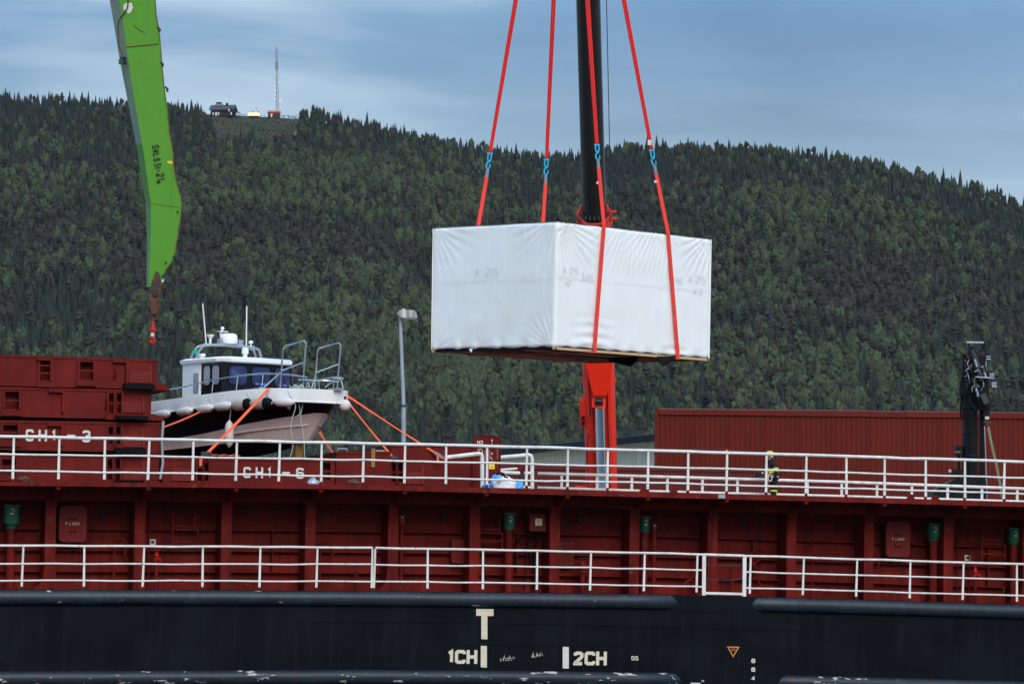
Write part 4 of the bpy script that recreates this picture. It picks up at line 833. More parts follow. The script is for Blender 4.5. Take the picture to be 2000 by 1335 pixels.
def hydrant(px, y0, y1):
    a = SPX(px, y0, 1.6); b_ = SPX(px, y1, 1.6); u = a.x
    p = SHIP.part('hydrant_pipe', MB().cyl((u, 1.6, zdeck(u)), (u, 1.6, b_.z), .045, 10), M['ship_red'], smooth=True)
    SHIP.part('hydrant_valve', MB().lathe([(.05, b_.z), (.06, b_.z + .04), (.045, b_.z + .1), (.075, b_.z + .14), (.04, b_.z + .2), (.02, a.z - .03)], (u, 1.6, 0), 10).cyl((u, 1.6, b_.z + .08), (u + .07, 1.45, b_.z + .04), .04, 8), M['hook_red'], p, smooth=True)
    SHIP.part('hand_wheel', MB().tube([(u + .065 * math.cos(k * .5236), 1.6 + .065 * math.sin(k * .5236), a.z) for k in range(12)], .011, 5, closed=True).box((u - .06, 1.595, a.z - .008), (u + .06, 1.605, a.z + .008)), M['hook_red'], p)
hydrant(306, 1074, 1096); hydrant(1905, 1104, 1127)
for x, y0, y1 in ((298, 1052, 1064), (1889, 1083, 1094)):
    a, b_ = SPX(x - 5, y0, 1.9), SPX(x + 6, y1, 1.9); s_ = SHIP.part('sign_plate', MB().box((a.x, 1.9, b_.z), (b_.x, 1.91, a.z)), M['mark_white']); cx_, cz_ = (a.x + b_.x) / 2, (a.z + b_.z) / 2
    SHIP.part('sign_mark', MB().prism([(cx_ - .04, 1.896, cz_ - .03), (cx_ + .03, 1.896, cz_ + .03), (cx_ + .03, 1.896, cz_ - .03), (cx_ - .04, 1.896, cz_ + .03)], (0, .002, 0)), M['black'], s_)
def goose(x0, x1, ytop, v=1.7, r_=.03, m='ship_red'):
    a, b_ = SPX(x0, ytop, v), SPX(x1, ytop, v); rr = abs(b_.x - a.x) / 2; cx_ = (a.x + b_.x) / 2; zt = a.z - rr
    P = [(a.x, v, zdeck(a.x))] + [(cx_ - rr * math.cos(k * math.pi / 8), v, zt + rr * math.sin(k * math.pi / 8)) for k in range(9)] + [(b_.x, v, zt - .25)]
    SHIP.part('gooseneck_pipe', MB().tube(P, r_, 8), M[m], smooth=True)
for x0, x1, y in ((224, 245, 1051), (1493, 1467, 1072), (626, 650, 1056), (1337, 1358, 1132), (1700, 1716, 1078)): goose(x0, x1, y)
for x, y in ((292, 992), (1587, 1010), (1893, 1030), (1870, 1040)): a = SPX(x, y, 1.9); SHIP.part('thin_pipe', MB().cyl((a.x, 1.88, zdeck(a.x)), (a.x, 1.88, a.z), .016, 6), M['ship_red'])
for x, y in ((695, 1118), (1193, 1140), (1960, 1150), (1150, 1086), (1430, 1112)): a = SPX(x, y, 1.5); SHIP.part('sounding_pipe', MB().cyl((a.x, 1.5, zdeck(a.x)), (a.x, 1.5, a.z), .035, 8).cyl((a.x, 1.5, a.z), (a.x, 1.5, a.z + .04), .05, 8), M['ship_red'])
a = SPX(1138, 1086, 1.55); u = a.x; z = zdeck(u)
vp = SHIP.part('valve_pipe', MB().lathe([(.07, z), (.07, z + .5), (.11, z + .5), (.11, z + .54), (.07, z + .56), (.1, z + .62), (.1, z + .72), (.05, z + .8)], (u, 1.55, 0), 12), M['ship_red'], smooth=True)
SHIP.part('valve_wheel', MB().tube([(u + .09 * math.cos(k * .5236), 1.55 + .09 * math.sin(k * .5236), z + .86) for k in range(12)], .012, 5, closed=True), M['dark'], vp); SHIP.part('valve_outlet', MB().cyl((u, 1.55, z + .66), (u + .26, 1.55, z + .66), .055, 10).cyl((u + .22, 1.55, z + .66), (u + .25, 1.55, z + .66), .09, 10), M['ship_red'], vp)
for x, y in ((452, 1008), (1453, 1020), (1641, 1030), (866, 1012), (1132, 1016), (200, 1006)):
    a = SPX(x, y, 1.8); SHIP.part('deck_lamp', MB().lathe([(.015, .22), (.02, .1), (.05, .06), (.05, -.06), (.02, -.08)], (a.x, 1.8, a.z), 8), M['black'])
SHIP.part('power_cable', MB().tube(smooth_pts([SPX(1105, 985, 1.15), SPX(1150, 992, 1.15), SPX(1200, 985, 1.15), SPX(1236, 988, 1.15)], 6), .012, 5), M['rubber'])
a, b_ = SPX(1403, 965, .095), SPX(1416, 972.5, .095); SHIP.part('patch_plate', MB().box((a.x, .085, b_.z), (b_.x, .1, a.z)), M['galv'])
for x in (1258, 1316, 1779, 1827): a = SPX(x, 958 + (x - 1258) * .03, 2.6); u = a.x; SHIP.part('pad_eye', MB().prism([(u - .16, 2.6, zet(u)), (u + .16, 2.6, zet(u)), (u + .05, 2.6, zet(u) + .2), (u - .05, 2.6, zet(u) + .2)], (0, .04, 0)), M['hatch_red'])
# white pipe rails round the ladder opening, the far rail, and the sign plate
def pipe(px_pts, v, r_, name='pipe_rail', parent=None, n=4, m='white'):
    P = [SPX(x, y, v) for x, y in px_pts]; return SHIP.part(name, MB().tube(P, r_, 8), M[m], parent, smooth=True)
pr = pipe([(872, 893), (905, 889), (936, 885.5), (940.5, 887), (941.5, 892), (942, 955)], 2.3, .052)
pr = pipe([(974, 893), (1005, 890.5), (1033, 888), (1037.5, 890), (1039, 895), (1039.5, 958)], 3.0, .05); pipe([(965, 922), (1015, 923.5)], 3.0, .045, 'rail', pr); pipe([(974, 917.5), (1010, 914.5)], 3.1, .03, 'rail', pr); pipe([(1024, 923.5), (1037, 923.5)], 3.0, .04, 'rail', pr); pipe([(1022, 951), (1037, 952)], 3.0, .035, 'rail', pr)
a, b_ = SPX(1009.5, 907, 3.1), SPX(1027, 919, 3.1); SHIP.part('switch_box', MB().box((a.x, 3.1, b_.z), (b_.x, 3.3, a.z)), M['hatch_red']); a = SPX(1018, 920, 3.2); SHIP.part('switch_stand', MB().cyl((a.x, 3.2, zet(a.x)), (a.x, 3.2, a.z), .05, 8), M['dark'])
VFAR = 11.6
fx0, fx1 = 1050, 2200
for ya, yb in ((924, 954), ):
    c1 = [(1050,924),(1300,931),(1650,941),(2000,954)]; c2 = [(1050,951.5),(1300,959.5),(1650,968.5),(2000,979)]
    z1, z2 = ZF(c1, VFAR), ZF(c2, VFAR); us = [U(x, VFAR, 940) for x in (1097,1166,1234,1303.6,1372,1440.5,1509,1577,1644,1713,1781,1851,1918,1987,2056,2125)]; uu = [U(1050, VFAR, 940)] + us
    far = SHIP.part('far_railing', MB().tube([(u, VFAR, z1(u)) for u in uu], .043, 8), M['white'], smooth=True); SHIP.part('rail', MB().tube([(u, VFAR, z2(u)) for u in uu], .035, 8), M['white'], far, smooth=True)
    for u in us: SHIP.part('post', MB().box((u - .035, VFAR - .01, zet(u)), (u + .035, VFAR + .02, z1(u))), M['white'], far)
# manual hatch instruction plate
sv = 2.9; a, b_ = SPX(925, 850, sv), SPX(976, 950, sv); P = rrect(a.x, zet(a.x), b_.x, a.z, .17, sv); pl_ = SHIP.part('instruction_plate', MB().prism(P, (0, .05, 0)), M['hatch_red'])
SHIP.part('plate_rim', MB().tube(P, .018, 6, closed=True), M['ship_red'], pl_)
t = MB(); e1, e2 = SPX(942.5, 860, sv - .006), SPX(931, 866.5, sv - .006)          # the plate is mounted upside down
h_ = e1.z - e2.z; write(t, 'CH', (e1.x, sv - .006, e1.z), (-1, 0, 0), (0, 0, -1), h_ , h_ * .22, .3)
for x, y in ((960, 860), (934, 878.5), (960, 886)):
    p = SPX(x, y, sv - .006); write(t, 'D' if y != 886 else 'U', (p.x + .025, sv - .006, p.z + .03), (-1, 0, 0), (0, 0, -1), .05, .012)
for arc in ([(961,864.5),(960,868),(957.5,871)], [(937,875),(941,878),(943,883)], [(957.5,891),(959,894),(962.5,897)]): t.ribbon([SPX(x, y, sv - .005) for x, y in arc], .014, (0, -1, 0))
SHIP.part('plate_lettering', t, M['mark_white'], pl_)
t = MB(); g = random.Random(8)
for x in (946.5, 955, 970): 
    for k in range(9):
        y = 879 + k * 2.0 if x < 960 else 867 + k * 3.4; p = SPX(x, y, sv - .005); t.add([p, p + Vector((g.uniform(.03, .055), 0, 0)), p + Vector((g.uniform(.03, .05), 0, -.014)), p + Vector((0, 0, -.014))], [(0, 1, 2, 3)])
SHIP.part('small_print', t, mat('worn_print', (.36,.16,.14), .6), pl_)
a, b_ = SPX(955, 900.5, sv - .01), SPX(966, 915.5, sv - .01); yp = SHIP.part('yellow_label', MB().box((a.x, sv - .012, b_.z), (b_.x, sv - .002, a.z)), M['sign_yellow'], pl_)
cx_, cz_ = (a.x + b_.x) / 2, (a.z + b_.z) / 2; SHIP.part('label_mark', MB().prism([(cx_ - .035, sv - .016, cz_ - .05), (cx_ + .035, sv - .016, cz_ - .05), (cx_ + .035, sv - .016, cz_ - .04), (cx_ - .035, sv - .016, cz_ - .04)], (0, .003, 0)).prism([(cx_ - .02, sv - .016, cz_ + .06), (cx_ + .02, sv - .016, cz_ + .06), (cx_, sv - .016, cz_ + .02)], (0, .003, 0)), M['black'], pl_)
# ------------------------------------------------------------------ things aboard the ship (built in the ship's frame)
class ShipThing(Thing):
    def __init__(s, name, label, cat, base, group=None):
        s.base = Vector(base); super().__init__(name, label, cat, SHIP.M @ Matrix.Translation(s.base), group)
    def part(s, name, mb, mat_, parent=None, smooth=False, angle=40, label=None):
        mb.v = [tuple(Vector(p) - s.base) for p in mb.v]; return super().part(name, mb, mat_, parent, smooth, angle, label)
VH = 2.2
def cover(label, ct, cb, x0, x1, pockets, v1=11.0, base_on=None, lip=True, text=None, depth_panels=(), name='hatch_cover', vh=VH):
    """one steel hatch cover: front plate with real pockets, top, ends"""
    zt, zb = ZF(ct, vh), (base_on or ZF(cb, vh)); ua, ub = U(x0, vh, 850), U(x1, vh, 850); um = (ua + ub) / 2
    T = ShipThing(name, label, 'hatch cover', (um, vh, zb(um)), 'steel hatch covers on the deck')
    f = MB(); pk = sorted([(U(a, vh, 850), U(b, vh, 850), SPX(a, y1, vh).z, SPX(a, y0, vh).z) for (a, b, y0, y1) in pockets]); cur = ua
    def q(a, b, z0, z1): f.add([(a, vh, z0(a)), (b, vh, z0(b)), (b, vh, z1(b)), (a, vh, z1(a))], [(0, 1, 2, 3)])
    for (a, b, c, d) in pk:
        q(cur, a, zb, zt); q(a, b, zb, lambda u: c); q(a, b, lambda u: d, zt); cur = b
        e_ = vh + .28; f.add([(a, vh, c), (b, vh, c), (b, vh, d), (a, vh, d), (a, e_, c), (b, e_, c), (b, e_, d), (a, e_, d)], [(0, 1, 5, 4), (1, 2, 6, 5), (2, 3, 7, 6), (3, 0, 4, 7), (4, 5, 6, 7)])
    q(cur, ub, zb, zt)
    for a in (ua, ub): f.add([(a, vh, zb(a)), (a, v1, zb(a)), (a, v1, zt(a)), (a, vh, zt(a))], [(0, 1, 2, 3)])
    f.add([(ua, vh, zt(ua)), (ub, vh, zt(ub)), (ub, v1, zt(ub)), (ua, v1, zt(ua)), (ua, vh, zb(ua)), (ub, vh, zb(ub)), (ub, v1, zb(ub)), (ua, v1, zb(ua))], [(0, 1, 2, 3), (4, 7, 6, 5), (2, 3, 7, 6)])
    T.part('cover_shell', f, M['hatch_red'])
    T.part('top_edge', MB().add([(ua - .01, vh - .02, zt(ua) - .045), (ub + .01, vh - .02, zt(ub) - .045), (ub + .01, vh - .02, zt(ub) + .012), (ua - .01, vh - .02, zt(ua) + .012), (ua, vh + .05, zt(ua) - .045), (ub, vh + .05, zt(ub) - .045), (ub, vh + .05, zt(ub) + .012), (ua, vh + .05, zt(ua) + .012)], [(0, 1, 2, 3), (4, 7, 6, 5), (0, 4, 5, 1), (3, 2, 6, 7), (0, 3, 7, 4), (1, 5, 6, 2)]), M['hatch_red'])
    for (a, b, c, d) in pk:      # rungs and the plate below each pocket
        n = max(1, int((d - c) / .26))
        for k in range(1, n + 1): z = c + (d - c) * k / (n + 1) if n > 0 else (c + d) / 2; T.part('rung', MB().box((a, vh - .01, z - .022), (b, vh + .03, z + .022)), M['hatch_red'])
        fr = MB().box((a - .05, vh - .05, c - .02), (a, vh, d + .06)).box((b, vh - .05, c - .02), (b + .05, vh, d + .06)); T.part('pocket_frame', fr, M['hatch_red']); T.part('step_plate', MB().prism([(a - .08, vh - .07, c - .16), (b + .08, vh - .07, c - .16), (b + .08, vh - .07, c - .03), (a - .08, vh - .07, c - .03)], (0, .065, 0)), M['hatch_red'])
    for (a, b, y0, y1) in depth_panels:
        p, r_ = SPX(a, y0, vh - .03), SPX(b, y1, vh - .03); T.part('doubler_plate', MB().box((p.x, vh - .035, r_.z), (r_.x, vh - .002, p.z)), M['light_red']); T.part('rib', MB().prism([(r_.x - .02, vh - .12, r_.z), (r_.x + .01, vh - .12, r_.z), (r_.x + .01, vh - .005, p.z + .12), (r_.x - .02, vh - .005, p.z + .12)], (0, .0, .03)), M['light_red'])
    if text:
        for ch, tx0, tx1, ty0, ty1 in text:
            a, b = SPX(tx0, ty1, vh - .012), SPX(tx1, ty0, vh - .012); h = b.z - a.z; t = MB(); write(t, ch, (0, 0, 0), (1, 0, 0), (0, 0, 1), 1, .2); wd = max(p[0] for p in t.v) - min(p[0] for p in t.v); mn = min(p[0] for p in t.v)
            if ch == '-':
                t = MB().add([(a.x, a.y, a.z), (b.x, a.y, a.z), (b.x, a.y, b.z), (a.x, a.y, b.z)], [(0, 1, 2, 3)])
            else: t.v = [(a.x + (p[0] - mn) / wd * (b.x - a.x), a.y + p[1], a.z + p[2] * h) for p in t.v]
            T.part('lettering', t, M['mark_white'])
    return T, ua, ub, zt, zb
def end_lip(T, xa, xb, xc, y0, y1):
    a, b, c, d = SPX(xa, y0, 1.95), SPX(xb, y0, 1.95), SPX(xa, y1, 1.95), SPX(xb, y1, 1.95)
    T.part('seal_block', MB().box((a.x, 1.95, d.z), (b.x, VH - .004, b.z)), M['rubber'])
    e_, f = SPX(xb - 12, y0 - 3, VH), SPX(xc, y1 + 2, VH); T.part('end_lip', MB().prism([(e_.x, VH + .01, e_.z), (f.x - .15, VH + .01, e_.z), (f.x, VH + .01, f.z + .05), (f.x, VH + .01, f.z), (e_.x, VH + .01, f.z)], (0, 3.0, 0)), M['hatch_red'])
XL = -330
t1, b1 = [(0, 693), (305, 702.5)], [(0, 752.5), (305, 760)]; t2, b2 = [(0, 756), (294, 763)], [(0, 813), (294, 818.5)]; t3, b3 = [(0, 821), (318, 826)], [(0, 878), (318, 884)]; t4 = [(0, 886), (312, 891)]
C4 = cover('red hatch cover at the bottom of the stack beside the boat', t4, None, XL, 312, [(5, 32, 896, 925), (211, 222, 896, 936), (224, 235, 896, 936)], base_on=zet, depth_panels=[(241, 280, 912, 938)])
C3 = cover('red hatch cover lettered CH1-3 in the stack beside the boat', t3, b3, XL, 318, [(5, 34, 829, 858), (211, 222, 833, 866), (224, 235, 833, 866)], depth_panels=[(240, 280, 848, 873)],
           text=[('C', 50, 66, 838, 861), ('H', 75, 92, 839, 861), ('1', 101, 108, 839, 861), ('-', 131, 147, 848.5, 852), ('3', 160, 177, 840, 863)])
C2 = cover('red hatch cover second from the top of the stack', t2, b2, XL, 294, [(8, 35, 764, 798), (211, 222, 768, 806), (224, 235, 768, 806)], depth_panels=[(241, 280, 784, 806)])
C1 = cover('red hatch cover on top of the stack', t1, b1, XL, 305, [(153, 179, 706, 740), (75, 98, 699, 742)], depth_panels=[(252, 294, 724, 748)])
end_lip(C1[0], 243, 303, 331, 750, 760); end_lip(C2[0], 228, 290, 320, 812, 819); end_lip(C3[0], 226, 286, 318, 875, 886); end_lip(C4[0], 228, 282, 314, 937, 941)
for Tt, x, y0, y1 in ((C1[0], 248, 701, 748), (C1[0], 100, 697, 744), (C2[0], 123, 759, 805), (C3[0], 121, 825, 870)):
    a, b = SPX(x, y0, VH), SPX(x, y1, VH); Tt.part('vertical_rib', MB().box((a.x - .03, VH - .1, b.z), (a.x + .03, VH - .002, a.z)), M['hatch_red']); Tt.part('corner_bracket', MB().prism([(a.x - .35, VH - .09, a.z - .09), (a.x, VH - .09, a.z - .09), (a.x, VH - .09, a.z), (a.x - .35, VH - .09, a.z)], (0, .08, 0)), M['hatch_red'])
for Tt, x, y in ((C1[0], 222, 741), (C2[0], 205, 800)): a = SPX(x, y, VH); Tt.part('cleat', MB().tube([a, a + Vector((.04, -.08, .12)), a + Vector((.02, -.1, .3))], .025, 6), M['hatch_red'])
for k, (cz0, cz1) in enumerate(((C2[3], C1[4]), (C3[3], C2[4]), (C4[3], C3[4]))):    # bearing pads fill the gaps between covers
    Tt = (C2, C3, C4)[k][0]; ua = (C2, C3, C4)[k][1]
    for px in (-250, -40, 150, 262):
        u = U(px, VH, 800); Tt.part('bearing_pad', MB().box((u - .22, VH + .35, cz0(u) - .0), (u + .22, 10.6, cz1(u) + .0)), M['rubber'])
t6 = [(318, 894), (640, 897)]
D1 = cover('red hatch cover lettered CH1-6 under the boat', t6, None, 319, 655, [(387, 396, 904, 938), (399, 408, 904, 938), (629, 646, 903, 936)], base_on=zet, depth_panels=[(336, 374, 914, 939)],
           text=[('C', 475, 490, 911.5, 932.5), ('H', 499, 514, 912, 933), ('1', 523, 528.5, 912, 933), ('-', 551, 566, 921, 925), ('6', 578, 594, 913, 934)])
D2 = cover('low red hatch cover between the boat and the lamp post', [(655, 882), (762, 882)], None, 657, 763, [], base_on=zet, vh=2.4)
D3 = cover('tall red hatch cover beside the instruction plate', [(780, 868), (935, 869)], None, 765, 941, [(766, 774, 903, 940), (777, 786, 903, 940)], base_on=zet, depth_panels=[(795, 826, 921, 945)], vh=3.0)
for Tt, x, y in ((D2[0], 668, 876), (D2[0], 742, 880)): a = SPX(x, y, 2.8); Tt.part('grab_rail', MB().tube([a + Vector((-.12, 0, -.1)), a + Vector((-.1, 0, 0)), a + Vector((.12, 0, 0)), a + Vector((.14, 0, -.1))], .018, 6), M['galv'])
a, b = SPX(872, 862.5, 4), SPX(896, 866, 4); D3[0].part('deck_fitting', MB().box((a.x, 4, b.z - .06), (b.x, 4.4, a.z)), M['hatch_red'])
a, b = SPX(725, 875, 2.38), SPX(732, 912, 2.38); D2[0].part('timber_batten', MB().box((a.x, 2.36, b.z), (b.x, 2.395, a.z)), M['cradle'])
def lug(Tt, x, y0, y1, w, v=2.14):
    a, b = SPX(x - w, y0, v), SPX(x + w, y1, v); Tt.part('lashing_post', MB().box((a.x, v - .02, b.z), (a.x + .05, v + .05, a.z)).box((b.x - .05, v - .02, b.z), (b.x, v + .05, a.z)), M['hatch_red']); Tt.part('lashing_head', MB().box((a.x - .04, v - .05, a.z - .06), (b.x + .04, v + .1, a.z + .03)), M['dark'])
lug(D1[0], 403, 884, 900, 7); lug(D3[0], 768, 892, 905, 6, 2.9)
for x, y in ((612, 938), (690, 942), (45, 933)):
    a = SPX(x, y, 2.0); T = ShipThing('rag_bundle' if x == 612 else 'twist_lock', {612: 'grey rag bundle at the foot of the hatch cover under the boat', 690: 'rusty twist lock at the foot of the low hatch cover', 45: 'rusty twist lock at the foot of the hatch cover stack'}[x], 'rags' if x == 612 else 'twist lock', (a.x, 2.0, zet(a.x)))
    s = MB().sphere((a.x, 2.0, zet(a.x) + .1), .13, 10, 8, (1.2, .8, .8)); s.v = [tuple(Vector(p) + Vector((1, 1, 1)) * .05 * mnoise.noise(Vector(p) * 9)) for p in s.v]
    T.part('bundle' if x == 612 else 'body', s, M['galv'] if x == 612 else M['rust']); T.part('tail' if x == 612 else 'lever', MB().tube([(a.x + .08, 2.0, zet(a.x) + .15), (a.x + .22, 1.95, zet(a.x) + .04)], .025, 6), M['galv'] if x == 612 else M['rust'])
a1 = SPX(305, 855, 2.1); D1[0].part('drain_pipe', MB().tube([SPX(319, 822, 2.12), SPX(316, 860, 2.12), SPX(318, 905, 2.12), SPX(313, 935, 2.12)], .035, 8), M['galv'])

# blue and white tarpaulin bundle
a = SPX(988, 952, 1.9); T = ShipThing('tarpaulin_bundle', 'crumpled blue and white tarpaulin heap on the walkway', 'tarpaulin', (a.x, 1.9, zet(a.x)))
def lump(cx_, w, h, d, seed, y_=1.9):
    s = MB().sphere((0, 0, 0), 1.0, 28, 18); o = []
    for p in s.v:
        p = Vector(p); n_ = mnoise.noise(p * 1.6 + Vector((seed, 0, 0))) * .28 + mnoise.noise(p * 4 + Vector((0, seed, 0))) * .13 + abs(mnoise.noise(p * 8 + Vector((0, seed, 2)))) * .08
        p *= 1 + n_; o.append((cx_ + p.x * w, y_ + p.y * d, zet(cx_) + max(0.002, (p.z + .35) * h)))
    s.v = o; return s
ux = lambda px: SPX(px, 940, 1.9).x
T.part('white_sack', lump(ux(983), .31, .24, .3, 3, 1.8), M['tarp_white'], smooth=True, angle=70); T.part('blue_fold', lump(ux(975), .2, .27, .25, 8, 2.1), M['tarp_blue'], smooth=True, angle=70); T.part('blue_fold', lump(ux(1008), .2, .2, .25, 5, 1.95), M['tarp_blue'], smooth=True, angle=70); T.part('blue_fold', lump(ux(952), .1, .12, .2, 6, 2.0), M['tarp_blue'], smooth=True, angle=70)
T.part('tie', MB().tube(smooth_pts([SPX(970, 926, 1.65), SPX(981, 923, 1.6), SPX(986, 930, 1.6), SPX(992, 932, 1.6)], 5), .025, 6), M['rubber'])

# ------------------------------------------------------------------ the workboat on its cradle
BY = 107.0
kz = C4[3](C4[1]) if 0 else D1[3](U(480, VH, 890))
KEEL = kz + .22
_b = PX(480, 800, BY); BOAT = Thing('workboat', 'small cabin workboat with black topsides and white wheelhouse lashed on deck', 'boat', at((_b.x, BY, KEEL), R(-53)))
def spl(P, n=40):
    S_ = smooth_pts(P, 8); out_ = []
    for i in range(n + 1): f = i / n * (len(S_) - 1); k = min(int(f), len(S_) - 2); out_.append(S_[k].lerp(S_[k+1], f - k))
    return out_
gun = spl([(-4.1,1.30,1.40),(-2,1.38,1.43),(0,1.40,1.51),(1.5,1.32,1.58),(2.7,1.05,1.61),(3.5,.68,1.59),(3.95,.33,1.57),(4.1,0,1.56)])
chi = spl([(-4.1,1.15,.40),(-2,1.2,.46),(0,1.2,.58),(1.5,1.08,.76),(2.5,.72,.90),(3.1,.40,.98),(3.36,.18,1.03),(3.45,0,1.03)])
wat = spl([(-4.1,1.10,.16),(-2,1.15,.20),(0,1.11,.28),(1.2,.94,.34),(2.1,.58,.37),(2.6,.24,.38),(2.8,.06,.38),(2.85,0,.38)])
kel = spl([(-4.1,0,0),(-2,0,0),(0,0,.02),(1.2,0,.08),(1.9,0,.2),(2.4,0,.3),(2.7,0,.355),(2.85,0,.38)])
rub = [Vector((g_.x - .05 * (1 - min(1, g_.y)), g_.y + (.03 if g_.y > .01 else 0), g_.z - .30)) for g_, c_ in zip(gun, chi)]
mid = [g_.lerp(c_, .62) - Vector((0, .05, 0)) * min(1, g_.y) for g_, c_ in zip(gun, chi)]
mir = lambda P: [Vector((p.x, -p.y, p.z)) for p in P]
def loft(*cv):
    m_ = MB(); m_.grid([list(c) for c in cv]); m_.grid([mir(c) for c in cv]); return m_
bot = BOAT.part('hull_bottom', loft(wat, kel), M['boat_bottom'], smooth=True)
BOAT.part('lower_hull', loft(chi, [c_.lerp(w_, .5) + Vector((0, -.02, -.02)) * min(1, c_.y) for c_, w_ in zip(chi, wat)], wat), M['boat_pink'], smooth=True, angle=25)
BOAT.part('topsides', loft(rub, mid, chi), M['boat_black'], smooth=True, angle=30)
gun2 = [p + Vector((0, .035, 0)) * (1 if p.y > .01 else 0) for p in gun]
BOAT.part('gunwale', loft([p + Vector((0, -.10, .02)) * (1 if p.y > .12 else .2) for p in gun], [p + Vector((0, 0, .02)) for p in gun2], [p.lerp(r_, .55) + Vector((0, .03, 0)) * min(1, p.y) for p, r_ in zip(gun2, rub)], [r_ + Vector((0, .02, 0)) * (1 if r_.y > .01 else 0) for r_ in rub], rub), M['gel'], smooth=True, angle=35)
BOAT.part('deck', MB().grid([[p + Vector((0, -.08, .0)) * (1 if p.y > .1 else 0) for p in gun], mir([p + Vector((0, -.08, .0)) * (1 if p.y > .1 else 0) for p in gun])]), M['gel'])
BOAT.part('transom', MB().add([gun[0], rub[0], chi[0], wat[0], kel[0], mir(wat)[0], mir(chi)[0], mir(rub)[0], mir(gun)[0]], [tuple(range(9))]), M['gel'])
sp1 = [c_.lerp(w_, .42) + Vector((.0, .012, -.01)) for c_, w_ in zip(chi, wat)][16:34]
for s in (1, -1): BOAT.part('spray_rail', MB().tube([Vector((p.x, s * p.y, p.z)) for p in sp1], .022, 5), M['boat_pink']); BOAT.part('rubbing_rail', MB().tube([Vector((p.x, s * (p.y + .02), p.z)) for p in rub], .022, 6), M['gel'], smooth=True)
# wheelhouse
zb_, zt_ = 1.35, 2.36; xa, xb, hb_ = -1.28, .55, 1.1
cab = BOAT.part('wheelhouse', MB().prism([(xa, -hb_, zb_), (-.42, -hb_, zb_), (-.42, hb_, zb_), (xa, hb_, zb_)], (0, 0, zt_ - zb_)), M['gel'])
BOAT.part('window_band', MB().prism([(-.42, -hb_ + .01, zb_), (xb - .04, -hb_ + .01, zb_), (xb + .05, -hb_ + .12, zb_), (xb + .1, 0, zb_), (xb + .05, hb_ - .12, zb_), (xb - .04, hb_ - .01, zb_), (-.42, hb_ - .01, zb_)], (0, 0, zt_ - zb_)), M['flap_rubber'])
ro = []
for z, g_ in ((zt_, 0), (zt_ + .03, .05), (zt_ + .10, .06), (zt_ + .15, -.05), (zt_ + .175, -.4)):
    P = [(xa - g_, -hb_ - g_), (.35, -hb_ - g_), (xb + .1 + g_, -hb_ + .18), (xb + .2 + g_, 0), (xb + .1 + g_, hb_ - .18), (.35, hb_ + g_), (xa - g_, hb_ + g_)]; ro.append([(x, y, z) for x, y in P + P[:1]])
rf_ = MB().grid(ro); rf_.add([p for p in ro[-1][:-1]], [tuple(range(7))]); BOAT.part('roof', rf_, M['gel'], smooth=True, angle=30)
M['pane_blue'] = mat('blue_tinted_pane', (.010,.020,.075), .06, var=.6, vscale=2.5, spec=.5, wear=(.03,.055,.16), wscale=1.6, wthr=.55, wsoft=.1); M['pane_grey'] = mat('grey_tinted_pane', (.26,.27,.31), .07, var=.2, vscale=2, spec=.6)
def pane(P, nrm, m, name='window'):
    o = BOAT.part(name, MB().prism(P, Vector(nrm) * .012), M[m]); n_ = Vector(nrm)
    BOAT.part('window_seal', MB().tube([Vector(p) + n_ * .012 for p in P], .012, 5, closed=True), M['rubber'], o); return o
def rr2(a0, a1, z0, z1, r_, f, n=4):
    return [f(x, z) for (x, _, z) in rrect(a0, z0, a1, z1, r_, 0, n)]
for x0, x1 in ((-.30, .03), (.10, .45)): 
    for s in (-1, 1): pane(rr2(x0, x1, 1.80, 2.30, .1, lambda x, z: (x, s * (hb_ - .008), z)), (0, s, 0), 'pane_grey')
def fx(y): return xb + .1 - .05 * (abs(y) / .98)
for y0, y1, m in ((-.94, -.40, 'pane_blue'), (-.27, .30, 'pane_blue'), (.43, .93, 'pane_blue')):
    w_ = pane(rr2(y0, y1, 1.80, 2.29, .11, lambda y, z: (fx(y) + .003, y, z)), (1, 0, 0), m)
    BOAT.part('seat_reflection' if 0 else 'painted_seat_reflection', MB().box((fx(y0) + .017, y0 + .12, 1.83), (fx(y0) + .02 , y1 - .12, 1.87)), M['seat_blue'], w_)  # blue strip on the opaque pane, painted as a seat's reflection
    BOAT.part('wiper', MB().beam((fx(y0) + .03, y0 + .15, 1.78), (fx(y0) + .03, y0 + .38, 2.0), .012, .012), M['black'], w_)
dr = BOAT.part('door', MB().box((-.83, -hb_ - .02, zb_ + .02), (-.45, -hb_ - .003, 2.20)), M['gel']); BOAT.part('door_pane', MB().box((-.74, -hb_ - .026, 1.6), (-.50, -hb_ - .021, 2.12)), M['pane_grey'], dr); BOAT.part('handle', MB().box((-.50, -hb_ - .05, 1.75), (-.48, -hb_ - .02, 1.87)), M['steel'], dr)
def btube(name, P, r_, m='steel', parent=None, sm=0): return BOAT.part(name, MB().tube(smooth_pts(P, sm) if sm else P, r_, 8), M[m], parent, smooth=True)
ar = None
for dx in (-.98, -.74):
    o = btube('radar_arch', [(dx - .12, -1.0, 2.45), (dx - .05, -.95, 2.68), (dx, -.86, 2.82), (dx, -.7, 2.87), (dx, 0, 2.90), (dx, .7, 2.87), (dx, .86, 2.82), (dx - .05, .95, 2.68), (dx - .12, 1.0, 2.45)], .032, 'galv', ar); ar = ar or o
BOAT.part('arch_plate', MB().box((-.99, -.7, 2.88), (-.73, .7, 2.905)), M['gel'], ar)
dm = BOAT.part('radar_dome', MB().lathe([(.19, 2.92), (.225, 2.94), (.235, 3.02), (.215, 3.15), (.17, 3.19), (.02, 3.20)], (-.85, .0, 0), 20), M['gel'], smooth=True, angle=50)
